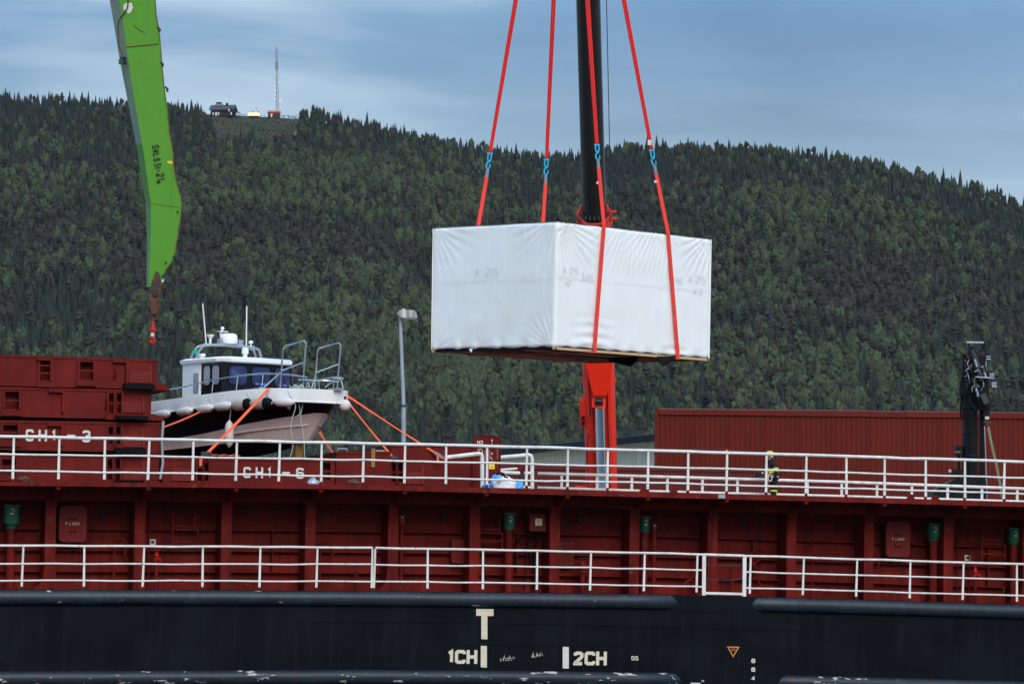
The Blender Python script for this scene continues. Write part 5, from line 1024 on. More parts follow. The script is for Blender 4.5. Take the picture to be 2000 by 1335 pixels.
# lettering wraps the side of the dome
t = MB(); write(t, 'LD', (0, 0, 0), (1, 0, 0), (0, 0, 1), .06, .012, .25); o_ = []
for p in t.v: a = R(-125) + p[0] / .235; o_.append((-.85 + math.cos(a) * .238, math.sin(a) * .238, 3.03 + p[2]))
t.v = o_; BOAT.part('lettering', t, M['black'], dm)
BOAT.part('mast_light', MB().tube([(-1.0, -.12, 2.9), (-1.02, -.14, 3.2), (-1.0, -.1, 3.28)], .03, 8).sphere((-1.0, -.1, 3.33), .05, 8, 6).box((-1.06, -.22, 3.24), (-.94, .04, 3.26)), M['gel'], ar)
for y in (-.55, .42, .12): pass
BOAT.part('horn', MB().lathe([(.03, 0), (.035, .12), (.10, .2), (.10, .22)], (-.85, -.56, 2.92), 10), M['gel'], ar)
for y in (-.24, .34): BOAT.part('search_light', MB().box((-.92, y - .07, 2.92), (-.78, y + .07, 3.05)), M['galv'], ar)
BOAT.part('gps_aerial', MB().lathe([(.02, 0), (.02, .08), (.06, .1), (.06, .15), (.02, .17)], (-.85, .68, 2.88), 10), M['gel'], ar)
for y, tx, ty in ((-.68, -.05, -.10), (.54, .02, -.02)): btube('whip_antenna', [(-.85, y, 2.88), (-.85 + tx, y + ty, 3.93)], .017, 'gel')
BOAT.part('navigation_light', MB().lathe([(.035, 0), (.045, .02), (.045, .11), (.03, .13)], (-.86, -1.0, 2.62), 10), M['green_light'], label='green starboard navigation light')
BOAT.part('roof_vent', MB().lathe([(.06, 0), (.06, .12), (.09, .14), (.09, .26), (.04, .3)], (-.35, .18, 2.53), 12), M['gel'], smooth=True); BOAT.part('roof_vent', MB().lathe([(.06, 0), (.06, .05), (.10, .08), (.10, .15)], (-.95, -.75, 2.50), 12), M['gel'], smooth=True)
# deck rails and bow pulpit
def offs(i, dy, dz): p = gun[i]; return Vector((p.x, -(p.y + dy), p.z + dz))
for s in (-1, 1):
    F_ = lambda p: Vector((p.x, -s * p.y if 0 else (p.y if s < 0 else -p.y), p.z))
    top = btube('side_rail', [F_(offs(0, -.1, .05)), F_(offs(3, -.1, .25)), F_(offs(8, -.1, .30)), F_(offs(14, -.1, .38)), F_(offs(20, -.1, .40)), F_(offs(25, -.12, .36)), F_(offs(29, -.12, .30))], .018, sm=4)
    for i, dz in ((4, .26), (9, .31), (13, .36), (17, .39), (21, .40)): btube('stanchion', [F_(offs(i, -.06, .02)), F_(offs(i, -.1, dz))], .013, parent=top)
    y0 = s * .52; z0 = 1.58
    fr = btube('pulpit_frame', [(2.3, y0, z0 - .05), (2.42, y0, 2.64), (2.5, y0, 2.71), (3.35, y0, 2.80), (3.44, y0, 2.74), (3.3, y0, z0)], .021)
    btube('pulpit_bar', [(2.36, y0, 2.10), (3.37, y0, 2.28)], .017, parent=fr); btube('pulpit_strut', [(2.36, y0, 2.08), (1.75, y0 + s * .25, 1.58)], .02, parent=fr)
btube('bow_rail', [(3.14, -.52, 1.85), (3.7, -.3, 1.82), (3.85, 0, 1.82), (3.7, .3, 1.82), (3.14, .52, 1.85)], .017, sm=3)
BOAT.part('bow_roller', MB().box((3.85, -.12, 1.57), (4.2, .12, 1.63)), M['steel']); BOAT.part('cleat', MB().box((2.1, -1.18, 1.61), (2.35, -1.1, 1.67)), M['steel']); BOAT.part('deck_hatch', MB().box((1.2, -.3, 1.5), (1.7, .3, 1.66)), M['gel'])
BOAT.part('quarter_vent', MB().add([offs(4, .045, -.06), offs(7, .045, -.05), offs(7, .04, -.19), offs(4, .04, -.20)], [(0, 1, 2, 3)]), M['dark'])
for s in (-1, 1): BOAT.part('hawse_hole', MB().lathe([(.05, 0), (.06, .02), (.035, .025)], (3.05, s * .735, 1.16), 12, (.55, s * .83, -.1)), M['steel'])

BM = BOAT.M
def bw(x, y, z): return BM @ Vector((x, y, z))
# fenders hanging from the boat
def bfender(idx, dz, r_, L_, m, label, vertical=False, cap=True, dy=.13):
    p = gun[idx]; q_ = gun[min(idx + 1, 40)]; d = Vector((q_.x - p.x, -(q_.y - p.y), q_.z - p.z)).normalized()
    c = BM @ Vector((p.x, -(p.y + dy), p.z + dz)); ax = (BM.to_3x3() @ d) if not vertical else Vector((0, 0, 1)); T = Thing('boat_fender', label, 'fender', at(c))
    n = ax.normalized(); prof = [(.02, -L_ / 2 - .05), (.035, -L_ / 2 - .03), (r_ * .75, -L_ / 2 + .03), (r_, -L_ / 2 + .12), (r_, L_ / 2 - .12), (r_ * .75, L_ / 2 - .03), (.035, L_ / 2 + .03), (.02, L_ / 2 + .05)]
    T.part('body', MB().lathe(prof, (0, 0, 0), 14, n), M[m], smooth=True, angle=60)
    if cap: T.part('end_cap', MB().lathe([(r_ * 1.02, L_ / 2 - .17), (r_ * 1.02, L_ / 2 - .11), (r_ * .8, L_ / 2 - .02), (.04, L_ / 2 + .035)], (0, 0, 0), 14, n), M['rubber'], smooth=True, angle=60)
    tie = BM @ Vector((p.x, -(p.y + .03), p.z - .02)); T.part('lanyard', MB().tube([tie - c, n * (L_ / 2 + .03)], .01, 5), M['rope'])
bfender(26, -.33, .11, .50, 'fend_white', 'white fender lying along the gunwale next to the orange strap', cap=False); bfender(22, -.36, .145, .62, 'fend_tan', 'grubby tan fender with a black end, nearer the bow'); bfender(19, -.36, .145, .62, 'fend_tan', 'grubby tan fender with a black end, beside the white fenders')
for i, lb in ((16, 'white fender beside the tan fenders'), (13, 'second white fender along from the tan fenders'), (10, 'third white fender along from the tan fenders'), (7, 'white fender closest to the stern behind the hatch covers')): bfender(i, -.36, .112, .60, 'fend_white', lb, cap=False)
bfender(17, -1.06, .115, .58, 'fend_white', 'white fender hanging upright against the black topsides', True, False, .12)
T = Thing('bow_fender', 'round white ball fender under the bow', 'fender', at(bw(4.0, .28, 1.22))); T.part('ball', MB().sphere((0, 0, 0), .15, 16, 12), M['fend_white'], smooth=True, angle=80); T.part('neck', MB().cyl((0, 0, .12), (0, 0, .22), .035, 8), M['black'])
# timber cradle blocks
for x, y, lb in ((2.35, .0, 'timber prop under the bow of the boat'), (.4, -.55, 'short timber block under the middle of the boat'), (-2.9, -.7, 'timber prop under the stern of the boat')):
    zb0 = -.215; zt0 = (.27 if x > 2 else (.05 if x > 0 else .02)); T = Thing('cradle_block', lb, 'timber', BM @ Matrix.Translation((x, y, zb0)))
    T.part('upright', MB().box((-.11, -.11, 0), (.11, .11, zt0 - zb0)), M['cradle']); T.part('foot', MB().box((-.25, -.25, 0), (.25, .25, .05)), M['cradle'])
# lashing straps
def strap(P, w, label, tails=True, group=None, nrm=(0, -1, 0), tw=True, name='lashing_strap', m='strap'):
    P = [Vector(p) for p in P]; T = Thing(name, label, 'strap', at(P[-1])); mb_ = MB(); n = 14; up_ = Vector(nrm)
    for i in range(len(P) - 1):
        a, b = P[i] - P[-1], P[i+1] - P[-1]; d = (b - a).normalized(); rows = []
        for k in range(n + 1):
            f = k / n; ang = (math.sin(f * math.pi) * 1.0 if tw else 0); x = d.cross(up_).normalized(); y = x.cross(d); wv = x * math.cos(ang) + y * math.sin(ang); th = wv.cross(d) * .004; c = a.lerp(b, f) - Vector((0, 0, .02)) * math.sin(f * math.pi)
            rows.append([c - wv * w / 2 - th, c + wv * w / 2 - th, c + wv * w / 2 + th, c - wv * w / 2 + th, c - wv * w / 2 - th])
        mb_.grid(rows)
    T.part('web', mb_, M[m]); dl = (P[-2] - P[-1]).normalized()
    if tails: T.part('ratchet', MB().beam(dl * .05, dl * .28, .07, .06), M['galv']); T.part('tail', MB().grid([[Vector((-.03, -.03, 0)) + dl * .2, Vector((.03, -.03, 0)) + dl * .2], [Vector((-.03, -.05, -.2)) + dl * .2, Vector((.03, -.05, -.2)) + dl * .2]]), M[m])
    return T
sp_w = SHIP.M @ SPX(403, 886, 2.12)
strap([bw(2.72, -1.12, 1.62), sp_w], .065, 'wide orange strap crossing the black topsides to the hatch cover', tails=False, tw=False)
strap([PX(405, 797, BY - .4), SHIP.M @ SPX(316, 835, 2.35)], .04, 'thin orange strap running aft behind the hatch covers', tails=False, tw=False)
strap([PX(662, 762, 104.2), SHIP.M @ SPX(768, 893, 2.85)], .05, 'orange strap from the bow to the lashing post, the steeper one', tails=False)
strap([PX(666, 764, 104.3), SHIP.M @ SPX(868, 895, 2.75)], .05, 'long orange strap from the bow to the tall hatch cover')
strap([PX(624, 843, 108.5), SHIP.M @ SPX(659, 896, 6.5)], .06, 'short orange strap below the bow on the far side', tails=False, tw=False)
strap([PX(566, 885, 107), PX(575, 898, 107)], .06, 'short orange strap end under the keel', tails=False, tw=False)
T = Thing('slack_strap', 'loose orange webbing lying on the hatch cover under the boat', 'strap', at(SHIP.M @ SPX(440, 893, 2.35)))
b0 = T.o.location.copy(); T.part('web', MB().grid([[(-.32 + i * .055, -.05 + .03 * math.sin(i), .015 + .035 * abs(math.sin(i * .8))), (-.32 + i * .055, .06 + .03 * math.sin(i), .02 + .035 * abs(math.sin(i * .8)))] if 0 else [(-.32 + i * .055, -.05, .03 + .03 * abs(math.sin(i * .8))) for i in range(13)] for _ in (0,)] + [[(-.32 + i * .055, .05, .05 + .03 * abs(math.sin(i * .8 + .4))) for i in range(13)]]), M['strap'])
T = Thing('strap_tail', 'orange strap end tied round the lashing post', 'strap', at(SHIP.M @ SPX(393, 905, 2.08)))
T.part('web', MB().grid([[(-.04, 0, .16), (.03, 0, .2)], [(-.05, -.02, -.06), (.02, -.02, -.05)]]), M['strap']); T.part('hook', MB().box((-.06, -.03, -.12), (.03, .01, -.06)), M['black'])
# pale green mooring line
T = Thing('mooring_rope', 'tangled pale green rope hanging over the bow', 'rope', at(bw(2.9, -.9, 1.6)))
def rp_(P, r_=.011): T.part('strand', MB().tube([T.L(p) for p in smooth_pts(P, 6)], r_, 5), M['rope'], smooth=True)
Yr = 103.9
rp_([PX(578, 756, Yr), PX(574, 775, Yr), PX(577, 795, Yr - .05), PX(568, 830, Yr - .05), PX(572, 870, Yr), PX(566, 893, Yr)]); rp_([PX(590, 755, Yr), PX(592, 785, Yr), PX(587, 815, Yr), PX(593, 850, Yr), PX(595, 893, Yr)]); rp_([PX(585, 757, Yr), PX(583, 780, Yr), PX(586, 805, Yr), PX(580, 812, Yr)])
g = random.Random(4)
rp_([PX(566 + i * 4.2 + g.uniform(-2, 2), 754 + 6 * math.sin(i * 2.1) + g.uniform(-3, 3), Yr + .1 + g.uniform(-.1, .1)) for i in range(11)]); rp_([PX(570 + i * 3.6 + g.uniform(-3, 3), 757 + 7 * math.sin(i * 1.7 + 1) + g.uniform(-3, 3), Yr + .05) for i in range(11)])
rp_([PX(655, 738, 103.9), PX(664, 740, 103.9), PX(669, 752, 103.9), PX(670, 766, 103.9)], .018); rp_([PX(635, 756, 104.2), PX(645, 748, 104.1), PX(655, 738, 103.9)], .016)
# ------------------------------------------------------------------ the wrapped module in the air
YB = 108.0; YLb, YRb = YB * 1.025, YB * 1.043
fb, lb_, rb_ = PX(1083, 677, YB), PX(842, 683, YLb), PX(1386, 700, YRb); ft_, lt_, rt2 = PX(1088, 432, YB), PX(845, 445, YLb), PX(1390, 467, YRb)
kb, kt = lb_ + rb_ - fb, lt_ + rt2 - ft_
MOD = Thing('wrapped_module', 'large box module wrapped in white film, hanging from red slings', 'module', at(fb))
def L3(p): return MOD.L(p)
def face(A, B, Cc, D, nrm, disp, nu=90, nv=60):
    """A bottom-start, B bottom-end, Cc top-end, D top-start"""
    nrm = Vector(nrm).normalized(); rows = []
    for j in range(nv + 1):
        v = j / nv; rows.append([])
        for i in range(nu + 1):
            u = i / nu; p = A.lerp(B, u).lerp(D.lerp(Cc, u), v); e_ = min(u, 1 - u) * 6; f = min(v, 1 - v) * 3.2
            rnd = -.05 * max(0, 1 - f / .06)**2 - .04 * max(0, 1 - e_ / .1)**2
            rows[-1].append(L3(p + nrm * (disp(u, v) + rnd)))
    return rows
def fan(u, v, cu, cv, asp, fr, rad, amp):
    dx, dy = (u - cu) * asp, v - cv; r_ = math.hypot(dx, dy)
    if r_ > rad or r_ < 1e-4: return 0
    a = math.atan2(dy, dx); w = (1 - r_ / rad) * min(1, r_ / .12); return amp * w * (abs(math.sin(a * fr + 1.5 * mnoise.noise(Vector((a * 3, r_ * 2, cu))))) - .5)
def ripples(u, v, su, vb, w, h, fr, amp):
    """horizontal gathers beside a strap"""
    d = abs(u - su); 
    if d > w or v > vb + h: return 0
    return amp * (1 - d / w) * math.sin((v - vb) * fr + d * 9) * max(0, 1 - (v - vb) / h)
def base_noise(u, v, s): return .012 * mnoise.noise(Vector((u * 5, v * 4, s))) + .004 * mnoise.noise(Vector((u * 26, v * 3.0, s + 4)))
def d_right(u, v):
    hi = 1.0 if v > .56 else .12
    d = base_noise(u, v, 1) - (.005 if v < .555 else 0) + hi * (fan(u, v, .0, 1.04, 1.9, 21, .62, .05) + fan(u, v, 1.0, 1.05, 1.9, 17, .5, .045) + fan(u, v, .5, 1.25, 1.9, 30, .72, .03) + fan(u, v, .72, 1.3, 1.9, 34, .8, .04))
    d *= 1.4
    d += ripples(u, v, .24, .04, .15, .28, 75, .022) + ripples(u, v, .77, .0, .1, .14, 80, .026) + fan(u, v, .0, -.02, 1.9, 15, .25, .035) + fan(u, v, 1.0, -.03, 1.9, 15, .25, .04)
    if v < .07: d += .02 * math.sin(u * 60) * (1 - v / .07)
    return d
def d_left(u, v):
    d = base_noise(u, v, 7) - (.003 if v < .53 else 0) + fan(u, v, 1.0, 1.05, 1.35, 16, .55, .035) + fan(u, v, .0, 1.02, 1.35, 14, .55, .028) + fan(u, v, .0, -.03, 1.35, 15, .3, .035) + fan(u, v, 1.0, -.03, 1.35, 16, .4, .032)
    if v < .09: d += .02 * math.sin(u * 40 + 3 * mnoise.noise(Vector((u * 9, 0, 0)))) * (1 - v / .09)
    return d
nr = (rb_ - fb).cross(Vector((0, 0, 1))); nl = Vector((0, 0, 1)).cross(lb_ - fb)
if nr.y > 0: nr = -nr
if nl.y > 0: nl = -nl
NR, NL = nr.normalized(), nl.normalized()
w_ = MB(); w_.grid(face(fb, rb_, rt2, ft_, NR, d_right, 130, 70)); MOD.part('film_long_side', w_, M['wrap'], smooth=True, angle=70)
w_ = MB(); w_.grid(face(lb_, fb, ft_, lt_, NL, d_left, 110, 70)); MOD.part('film_short_side', w_, M['wrap'], smooth=True, angle=70)
MOD.part('film_back', MB().add([L3(p) for p in (lb_, kb, rb_, lt_, kt, rt2, ft_)], [(0, 1, 4, 3), (1, 2, 5, 4), (3, 4, 5, 6)]), M['wrap'])
def inset(f, z=0.0): c = (fb + kb) / 2; return [L3(p.lerp(c, f) + Vector((0, 0, z))) for p in (fb, rb_, kb, lb_)]
MOD.part('underside', MB().prism(inset(.012, -.015), (0, 0, .06)), M['under'])
MOD.part('edge_timber', MB().beam(L3(fb + Vector((0, 0, -.03)) - NR * .05), L3(rb_ + Vector((0, 0, -.03)) - NR * .05), .05, .065), M['wood']); MOD.part('edge_timber', MB().beam(L3(lb_ + Vector((0, 0, -.04)) - NL * .07), L3(fb + Vector((0, 0, -.04)) - NL * .07), .05, .03), M['under'])
MOD.part('edge_timber', MB().beam(L3(lb_ + Vector((0, 0, -.03)) + NR * .05), L3(kb + Vector((0, 0, -.03)) + NR * .05), .05, .06), M['wood']); MOD.part('edge_timber', MB().beam(L3(kb + Vector((0, 0, -.03)) + NL * .05), L3(rb_ + Vector((0, 0, -.03)) + NL * .05), .05, .06), M['cradle'])
for f in (.3, .55, .8): MOD.part('joist', MB().beam(L3(fb.lerp(lb_, f) + Vector((0, 0, -.04)) + (rb_ - fb) * .05), L3(rb_.lerp(kb, f) + Vector((0, 0, -.04)) - (rb_ - fb) * .25 * (1 if f != .55 else .2)), .09, .04), M['wood' if f != .55 else 'cradle'])
for x0, x1, x2, y0, y1 in ((1188, 1245, 1232, 705, 716), (1283, 1319, 1295, 703, 716)):
    q0, q1, q2 = PX(x0, y0, 111), PX(x1, y0 - 1, 111), PX(x2, y1, 110.9); MOD.part('loose_flap', MB().prism([L3(q0 + Vector((0, 0, .1))), L3(q1 + Vector((0, 0, .1))), L3(q1), L3(q2), L3(q0)], (0, .01, 0)), M['under'])
for x, y in ((916, 682), (1016, 678)): p = PX(x, y, YB * 1.017); MOD.part('film_tuft', MB().prism([L3(p), L3(p + Vector((.12, 0, .05))), L3(p + Vector((.06, 0, -.08)))], (0, .02, 0)), M['wrap'])
def scrawl(txt, face_, u, v, h, st=.010, slant=.08):
    A, B, n_ = (lb_, fb, NL) if face_ == 'l' else (fb, rb_, NR); r_ = (B - A).normalized(); p = A.lerp(B, u) + Vector((0, 0, 3.2 * v)) + n_ * .035; t = MB(); random.seed(hash(txt) % 100 if 0 else len(txt) * 7 + int(u * 100)); write(t, txt, L3(p), r_, Vector((0, 0, 1)) + r_ * slant, h, st, .28, jitter=.06); MOD.part('marker_writing', t, M['pencil'])
scrawl('A 215', 'l', .36, .585, .22); scrawl('A 215', 'r', .045, .60, .16); scrawl('42', 'r', .055, .50, .14); scrawl('JMS', 'r', .155, .545, .2); scrawl('JMS', 'r', .74, .60, .17); scrawl('A 215', 'r', .85, .62, .19); scrawl('4.2', 'r', .885, .525, .17)

# ------------------------------------------------------------------ rigging
HOOK = PX(1108, -600, 111.7)
def band(T, P, w, th, m, name, face_dir=(0, -1, 0)):
    mb_ = MB(); P = [T.L(p) for p in P]; rows = []
    for i, p in enumerate(P):
        d = (P[min(i + 1, len(P) - 1)] - P[max(i - 1, 0)]).normalized(); fd = Vector(face_dir); x = d.cross(fd).normalized(); y = x.cross(d).normalized(); rows.append([p - x * w / 2 - y * th / 2, p + x * w / 2 - y * th / 2, p + x * w / 2 + y * th / 2, p - x * w / 2 + y * th / 2, p - x * w / 2 - y * th / 2])
    mb_.grid(rows); mb_.add(rows[0][:4], [(0, 1, 2, 3)]); mb_.add(rows[-1][:4], [(0, 1, 2, 3)]); return T.part(name, mb_, M[m])
SL = []
for k, (fr_t, fr_b, ps, pb, lb1, lb2) in enumerate(((.285, .24, (1166, 283), (957, 300), 'front sling above the module crossing the black boom', 'rear sling above the module, farthest from the black boom'),
                                  (.70, .775, (1273, 294), (1067.5, 312), 'front sling above the module with a white tag, clear of the black boom', 'rear sling above the module, closer to the black boom'))):
    ftp, btp = ft_.lerp(rt2, fr_t) + NR * .02, lt_.lerp(kt, fr_t); fbp, bbp = fb.lerp(rb_, fr_b) + NR * .045, lb_.lerp(kb, fr_b); low = Vector((0, 0, -.085))
    ends = []
    for (e_pt, p_s, lab) in ((ftp, ps, lb1), (btp, pb, lb2)):
        eY = e_pt.y; ye = proj(e_pt)[1]; f = (ye - p_s[1]) / (ye + 600); Ys = eY + (HOOK.y - eY) * f; top = PX(p_s[0], p_s[1], Ys)
        dn = (e_pt - top).normalized(); low_p = top + dn * .62; ends.append((top, low_p, lab))
        # shackle with hook and the grey eye of the strap
        T = Thing('shackle', {0: 'blue shackle on the ', 1: 'blue shackle on the '}[k] + lab.replace(' above the module', ''), 'shackle', at(top + dn * .2), 'blue sling shackles')
        x = Vector((1, 0, 0)); P = [T.L(top + dn * .0 - x * .035), T.L(top + dn * .13 - x * .045), T.L(top + dn * .22 - x * .01), T.L(top + dn * .22 + x * .01), T.L(top + dn * .13 + x * .045), T.L(top + dn * .0 + x * .035)]
        T.part('bow', MB().tube(smooth_pts(P, 3), .02, 8), M['shackle'], smooth=True); T.part('pin', MB().cyl(T.L(top - x * .075), T.L(top + x * .075), .024, 8), M['shackle'])
        T.part('hook', MB().tube([T.L(top + dn * a + x * b) for a, b in ((.19, 0), (.27, -.05), (.36, -.05), (.42, 0), (.36, .05), (.28, .045))], [.018, .02, .024, .024, .02, .012], 8), M['shackle'], smooth=True); T.part('swivel', MB().cyl(T.L(top + dn * .17), T.L(top + dn * .23), .035, 8), M['shackle'])
        # upper sling
        T2 = Thing('lifting_sling', 'red ' + lab, 'sling', at(top), 'red lifting slings'); sx = Vector((1, 0, 0)) * .022; tp = HOOK - Vector((0, 0, .05))
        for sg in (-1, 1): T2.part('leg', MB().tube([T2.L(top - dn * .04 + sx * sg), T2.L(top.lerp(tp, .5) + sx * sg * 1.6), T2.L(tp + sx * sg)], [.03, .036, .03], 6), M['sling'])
        if p_s[0] in (1273,): T2.part('tag', MB().box(T2.L(top - dn * .22 + Vector((-.07, -.06, -.08))), T2.L(top - dn * .22 + Vector((.03, -.05, .06)))), M['mark_white'])
    T = Thing('module_strap', 'red strap round the module, near its front corner' if k == 0 else 'red strap round the module, near its far end', 'strap', at(fbp), 'red straps under the module')
    path = [ends[0][1] , ftp + NR * .035, fbp + NR * .02 + Vector((0, 0, .1)), fbp + NR * .02 + low, bbp + NR * -.03 + low, bbp - NR * .05 + Vector((0, 0, .1)), btp - NR * .05, ends[1][1]]
    def seg(a, b, n): return [a.lerp(b, i / n) for i in range(n)]
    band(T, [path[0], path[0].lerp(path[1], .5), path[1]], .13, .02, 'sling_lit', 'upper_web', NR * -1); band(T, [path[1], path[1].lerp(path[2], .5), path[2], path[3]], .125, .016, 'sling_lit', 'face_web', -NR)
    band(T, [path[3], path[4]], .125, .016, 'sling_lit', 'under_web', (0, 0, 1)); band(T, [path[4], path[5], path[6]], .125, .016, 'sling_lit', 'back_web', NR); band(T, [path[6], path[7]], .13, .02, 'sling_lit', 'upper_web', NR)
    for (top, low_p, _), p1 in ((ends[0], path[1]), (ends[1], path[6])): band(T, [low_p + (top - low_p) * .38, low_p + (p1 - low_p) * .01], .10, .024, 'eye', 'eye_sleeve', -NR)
    if k == 1: p = ends[0][1] + (path[1] - ends[0][1]) * .12; T.part('tag', MB().box(T.L(p + Vector((-.09, -.05, -.06))), T.L(p + Vector((0, -.04, 0)))), M['mark_white'])
    else: p = ends[0][1] + (path[1] - ends[0][1]) * .25; T.part('tag', MB().box(T.L(p + Vector((-.09, -.05, -.05))), T.L(p + Vector((-.05, -.04, .02)))), M['mark_white'])

# ------------------------------------------------------------------ red mobile crane on the quay
B0, B1 = PX(1182, 1180, 128.0), PX(1117, -1130, 112.2)
bz = (B1 - B0).normalized(); bx = Vector((1, 0, 0)); bx = (bx - bz * bx.dot(bz)).normalized(); by = bz.cross(bx)
CR = Thing('mobile_crane', 'red mobile crane with a long black telescopic boom behind the module', 'crane', at((B0.x, B0.y + 3.0, QZ)))
def bt(py):
    lo, hi = -5.0, (B1 - B0).length + 10
    for _ in range(60):
        m_ = (lo + hi) / 2
        if proj(B0 + bz * m_)[1] > py: lo = m_
        else: hi = m_
    return lo
def bp(x, y, s): return CR.L(B0 + bx * x + by * y + bz * s)
LB = (B1 - B0).length
def boom_sec(prof, s0, s1):
    mb_ = MB(); n = len(prof); mb_.grid([[bp(x, y, s) for x, y in prof + prof[:1]] for s in (s0, s1)]); mb_.add([bp(x, y, s1) for x, y in prof], [tuple(range(n))]); mb_.add([bp(x, y, s0) for x, y in prof], [tuple(range(n))]); return mb_
redp = [(-.47, .35), (-.47, -.12), (-.44, -.3), (-.34, -.40), (-.22, -.42), (-.2, -.36), (.2, -.36), (.22, -.42), (.34, -.40), (.44, -.3), (.47, -.12), (.47, .35)]
s_col = bt(428)
rb1 = CR.part('boom_base', boom_sec(redp, -1.0, s_col), M['crane_red'], smooth=True, angle=35)
rw = .345
blp = [(rw * math.cos(a), -.08 + (rw * 1.15) * math.sin(a)) for a in [math.pi + math.pi * k / 18 for k in range(19)]] + [(rw, .3), (-rw, .3)]
bl = CR.part('boom_extension', boom_sec(blp, s_col - .4, LB), M['boom_black'], smooth=True, angle=40)
CR.part('boom_stripe', boom_sec([(-.02, -.485), (.02, -.485), (.02, -.47), (-.02, -.47)], s_col, LB), M['boom_black'], bl)
for ds, w in ((-.12, .48), (.16, .46)):
    P = [bp(-w, .3, s_col + ds), bp(-w, -.1, s_col + ds), bp(-w * .75, -.42, s_col + ds - .05), bp(-.2, -.56, s_col + ds - .1), bp(.2, -.56, s_col + ds - .1), bp(w * .75, -.42, s_col + ds - .05), bp(w, -.1, s_col + ds), bp(w, .3, s_col + ds)]
    CR.part('collar', MB().tube(smooth_pts(P, 3), .042, 6), M['collar_red'], rb1, smooth=True)
for sg in (-1, 1): CR.part('collar_ear', MB().prism([bp(sg * .5, -.1, s_col - .1), bp(sg * .5, -.1, s_col + .2), bp(sg * .36, -.1, s_col + .5), bp(sg * .36, -.1, s_col + .1)], bp(0, .1, 0) - bp(0, 0, 0)), M['crane_red'], rb1)
for ds in (.22, 0): CR.part('collar_pin', MB().cyl(bp(.5, 0, s_col + ds), bp(.66, 0, s_col + ds), .03, 6), M['crane_red'], rb1)
g = random.Random(2)
for k in range(9): a = math.pi * (1.1 + .8 * k / 8); CR.part('wear_pad', MB().obox(bp(.42 * math.cos(a), -.05 + .48 * math.sin(a), s_col + .22), (.035, 0, 0), (0, .03, 0), (0, 0, .06)), M['black'], rb1)
s1_, s2_ = bt(712), bt(757)
CR.part('head_shield', MB().prism([bp(-.40, -.50, s1_ + .3), bp(.40, -.50, s1_ + .3), bp(.22, -.60, s2_), bp(-.18, -.60, s2_)], bp(0, .1, 0) - bp(0, 0, 0)), M['crane_red'], rb1)
sb_ = bt(745)
for sg in (-1, 1): CR.part('head_band', MB().prism([bp(sg * .49, -.2, sb_ + .06), bp(sg * .49, -.2, sb_ + .24), bp(sg * .1, -.58, sb_ + .02), bp(sg * .1, -.58, sb_ - .16)], bp(0, .08, 0) - bp(0, 0, 0)), M['crane_red'], rb1)
s_top, s_bot = bt(778), bt(1120)
cyl = CR.part('lift_cylinder', MB().cyl(bp(.0, -.62, s_top), bp(.0, -.75, s_bot), .145, 24), M['chrome'], smooth=True)
CR.part('rod_eye', MB().lathe([(.10, -.12), (.12, -.1), (.12, .1), (.10, .12)], bp(-.02, -.58, bt(769)), 14, (1, 0, 0)), M['black'], cyl, smooth=True)
for py, w in ((769, .06), ): CR.part('rod_lug', MB().obox(bp(-.02, -.5, bt(769)), (.2, 0, 0), (0, .08, 0), (0, 0, .2)), M['crane_red'], cyl)
sa, sb2 = bt(788), bt(825); vb_ = CR.part('valve_block', MB().prism([bp(-.60, -.28, sb2), bp(-.40, -.36, sb2 - .03), bp(-.40, -.36, sa - .02), bp(-.46, -.36, sa + .2), bp(-.58, -.28, sa + .26), bp(-.60, -.28, sa)], bp(0, .25, 0) - bp(0, 0, 0)), M['crane_red'])
for py in (805, 816): CR.part('port', MB().cyl(bp(-.5, -.40, bt(py)), bp(-.5, -.32, bt(py)), .055, 10), M['black'], vb_)
CR.part('hose', MB().tube([bp(-.36, -.43, bt(835)), bp(-.40, -.43, bt(850)), bp(-.42, -.42, bt(950))], .015, 6), M['black']); CR.part('hose', MB().tube([bp(.24, -.44, bt(715)), bp(.235, -.44, bt(960))], .014, 6), M['black']); CR.part('hose', MB().tube([bp(-.3, -.44, bt(715)), bp(-.28, -.44, bt(800))], .014, 6), M['black'])
CR.part('boom_bracket', MB().obox(bp(-.62, -.2, bt(945)), (.18, 0, 0), (0, .06, 0), (0, 0, .06)), M['crane_red'])
CR.part('boom_head', MB().obox(CR.L(B1), (.4, 0, 0), (0, .5, 0), (0, 0, .4)), M['crane_red']); rope_t = B1 + Vector((0, -.3, -.3))
for dx in (-.1, .1): CR.part('hoist_rope', MB().tube([CR.L(rope_t + Vector((dx, 0, 0))), CR.L(HOOK + Vector((dx, 0, .9)))], .02, 5), M['dark'])
CR.part('boom_wire', MB().tube([CR.L(PX(1182.5, -300, 116)), CR.L(PX(1184.5, 0, 117)), CR.L(PX(1190.5, 280, 119)), CR.L(PX(1192, 440, 120))], .012, 5), M['dark'])
ch = CR.part('carrier_chassis', MB().box((-1.3, -4, .8), (1.3, 8.5, 1.5)), M['crane_red']); CR.part('turntable', MB().lathe([(1.1, 1.5), (1.1, 1.75)], (0, -1.5, 0), 20), M['dark'], ch); CR.part('carrier_cab', MB().prism([(-1.25, 6.2, 1.5), (1.25, 6.2, 1.5), (1.25, 6.2, 2.9), (-1.25, 6.2, 2.9)], (0, 2.2, 0)), M['crane_red'], ch); CR.part('boom_foot', MB().box((-.8, -4.2, .9), (.8, -1, 1.75)), M['crane_red'], ch)
CR.part('counterweight', MB().box((-1.3, 1.0, 1.5), (1.3, 3.0, 2.6)), M['dark'], ch)
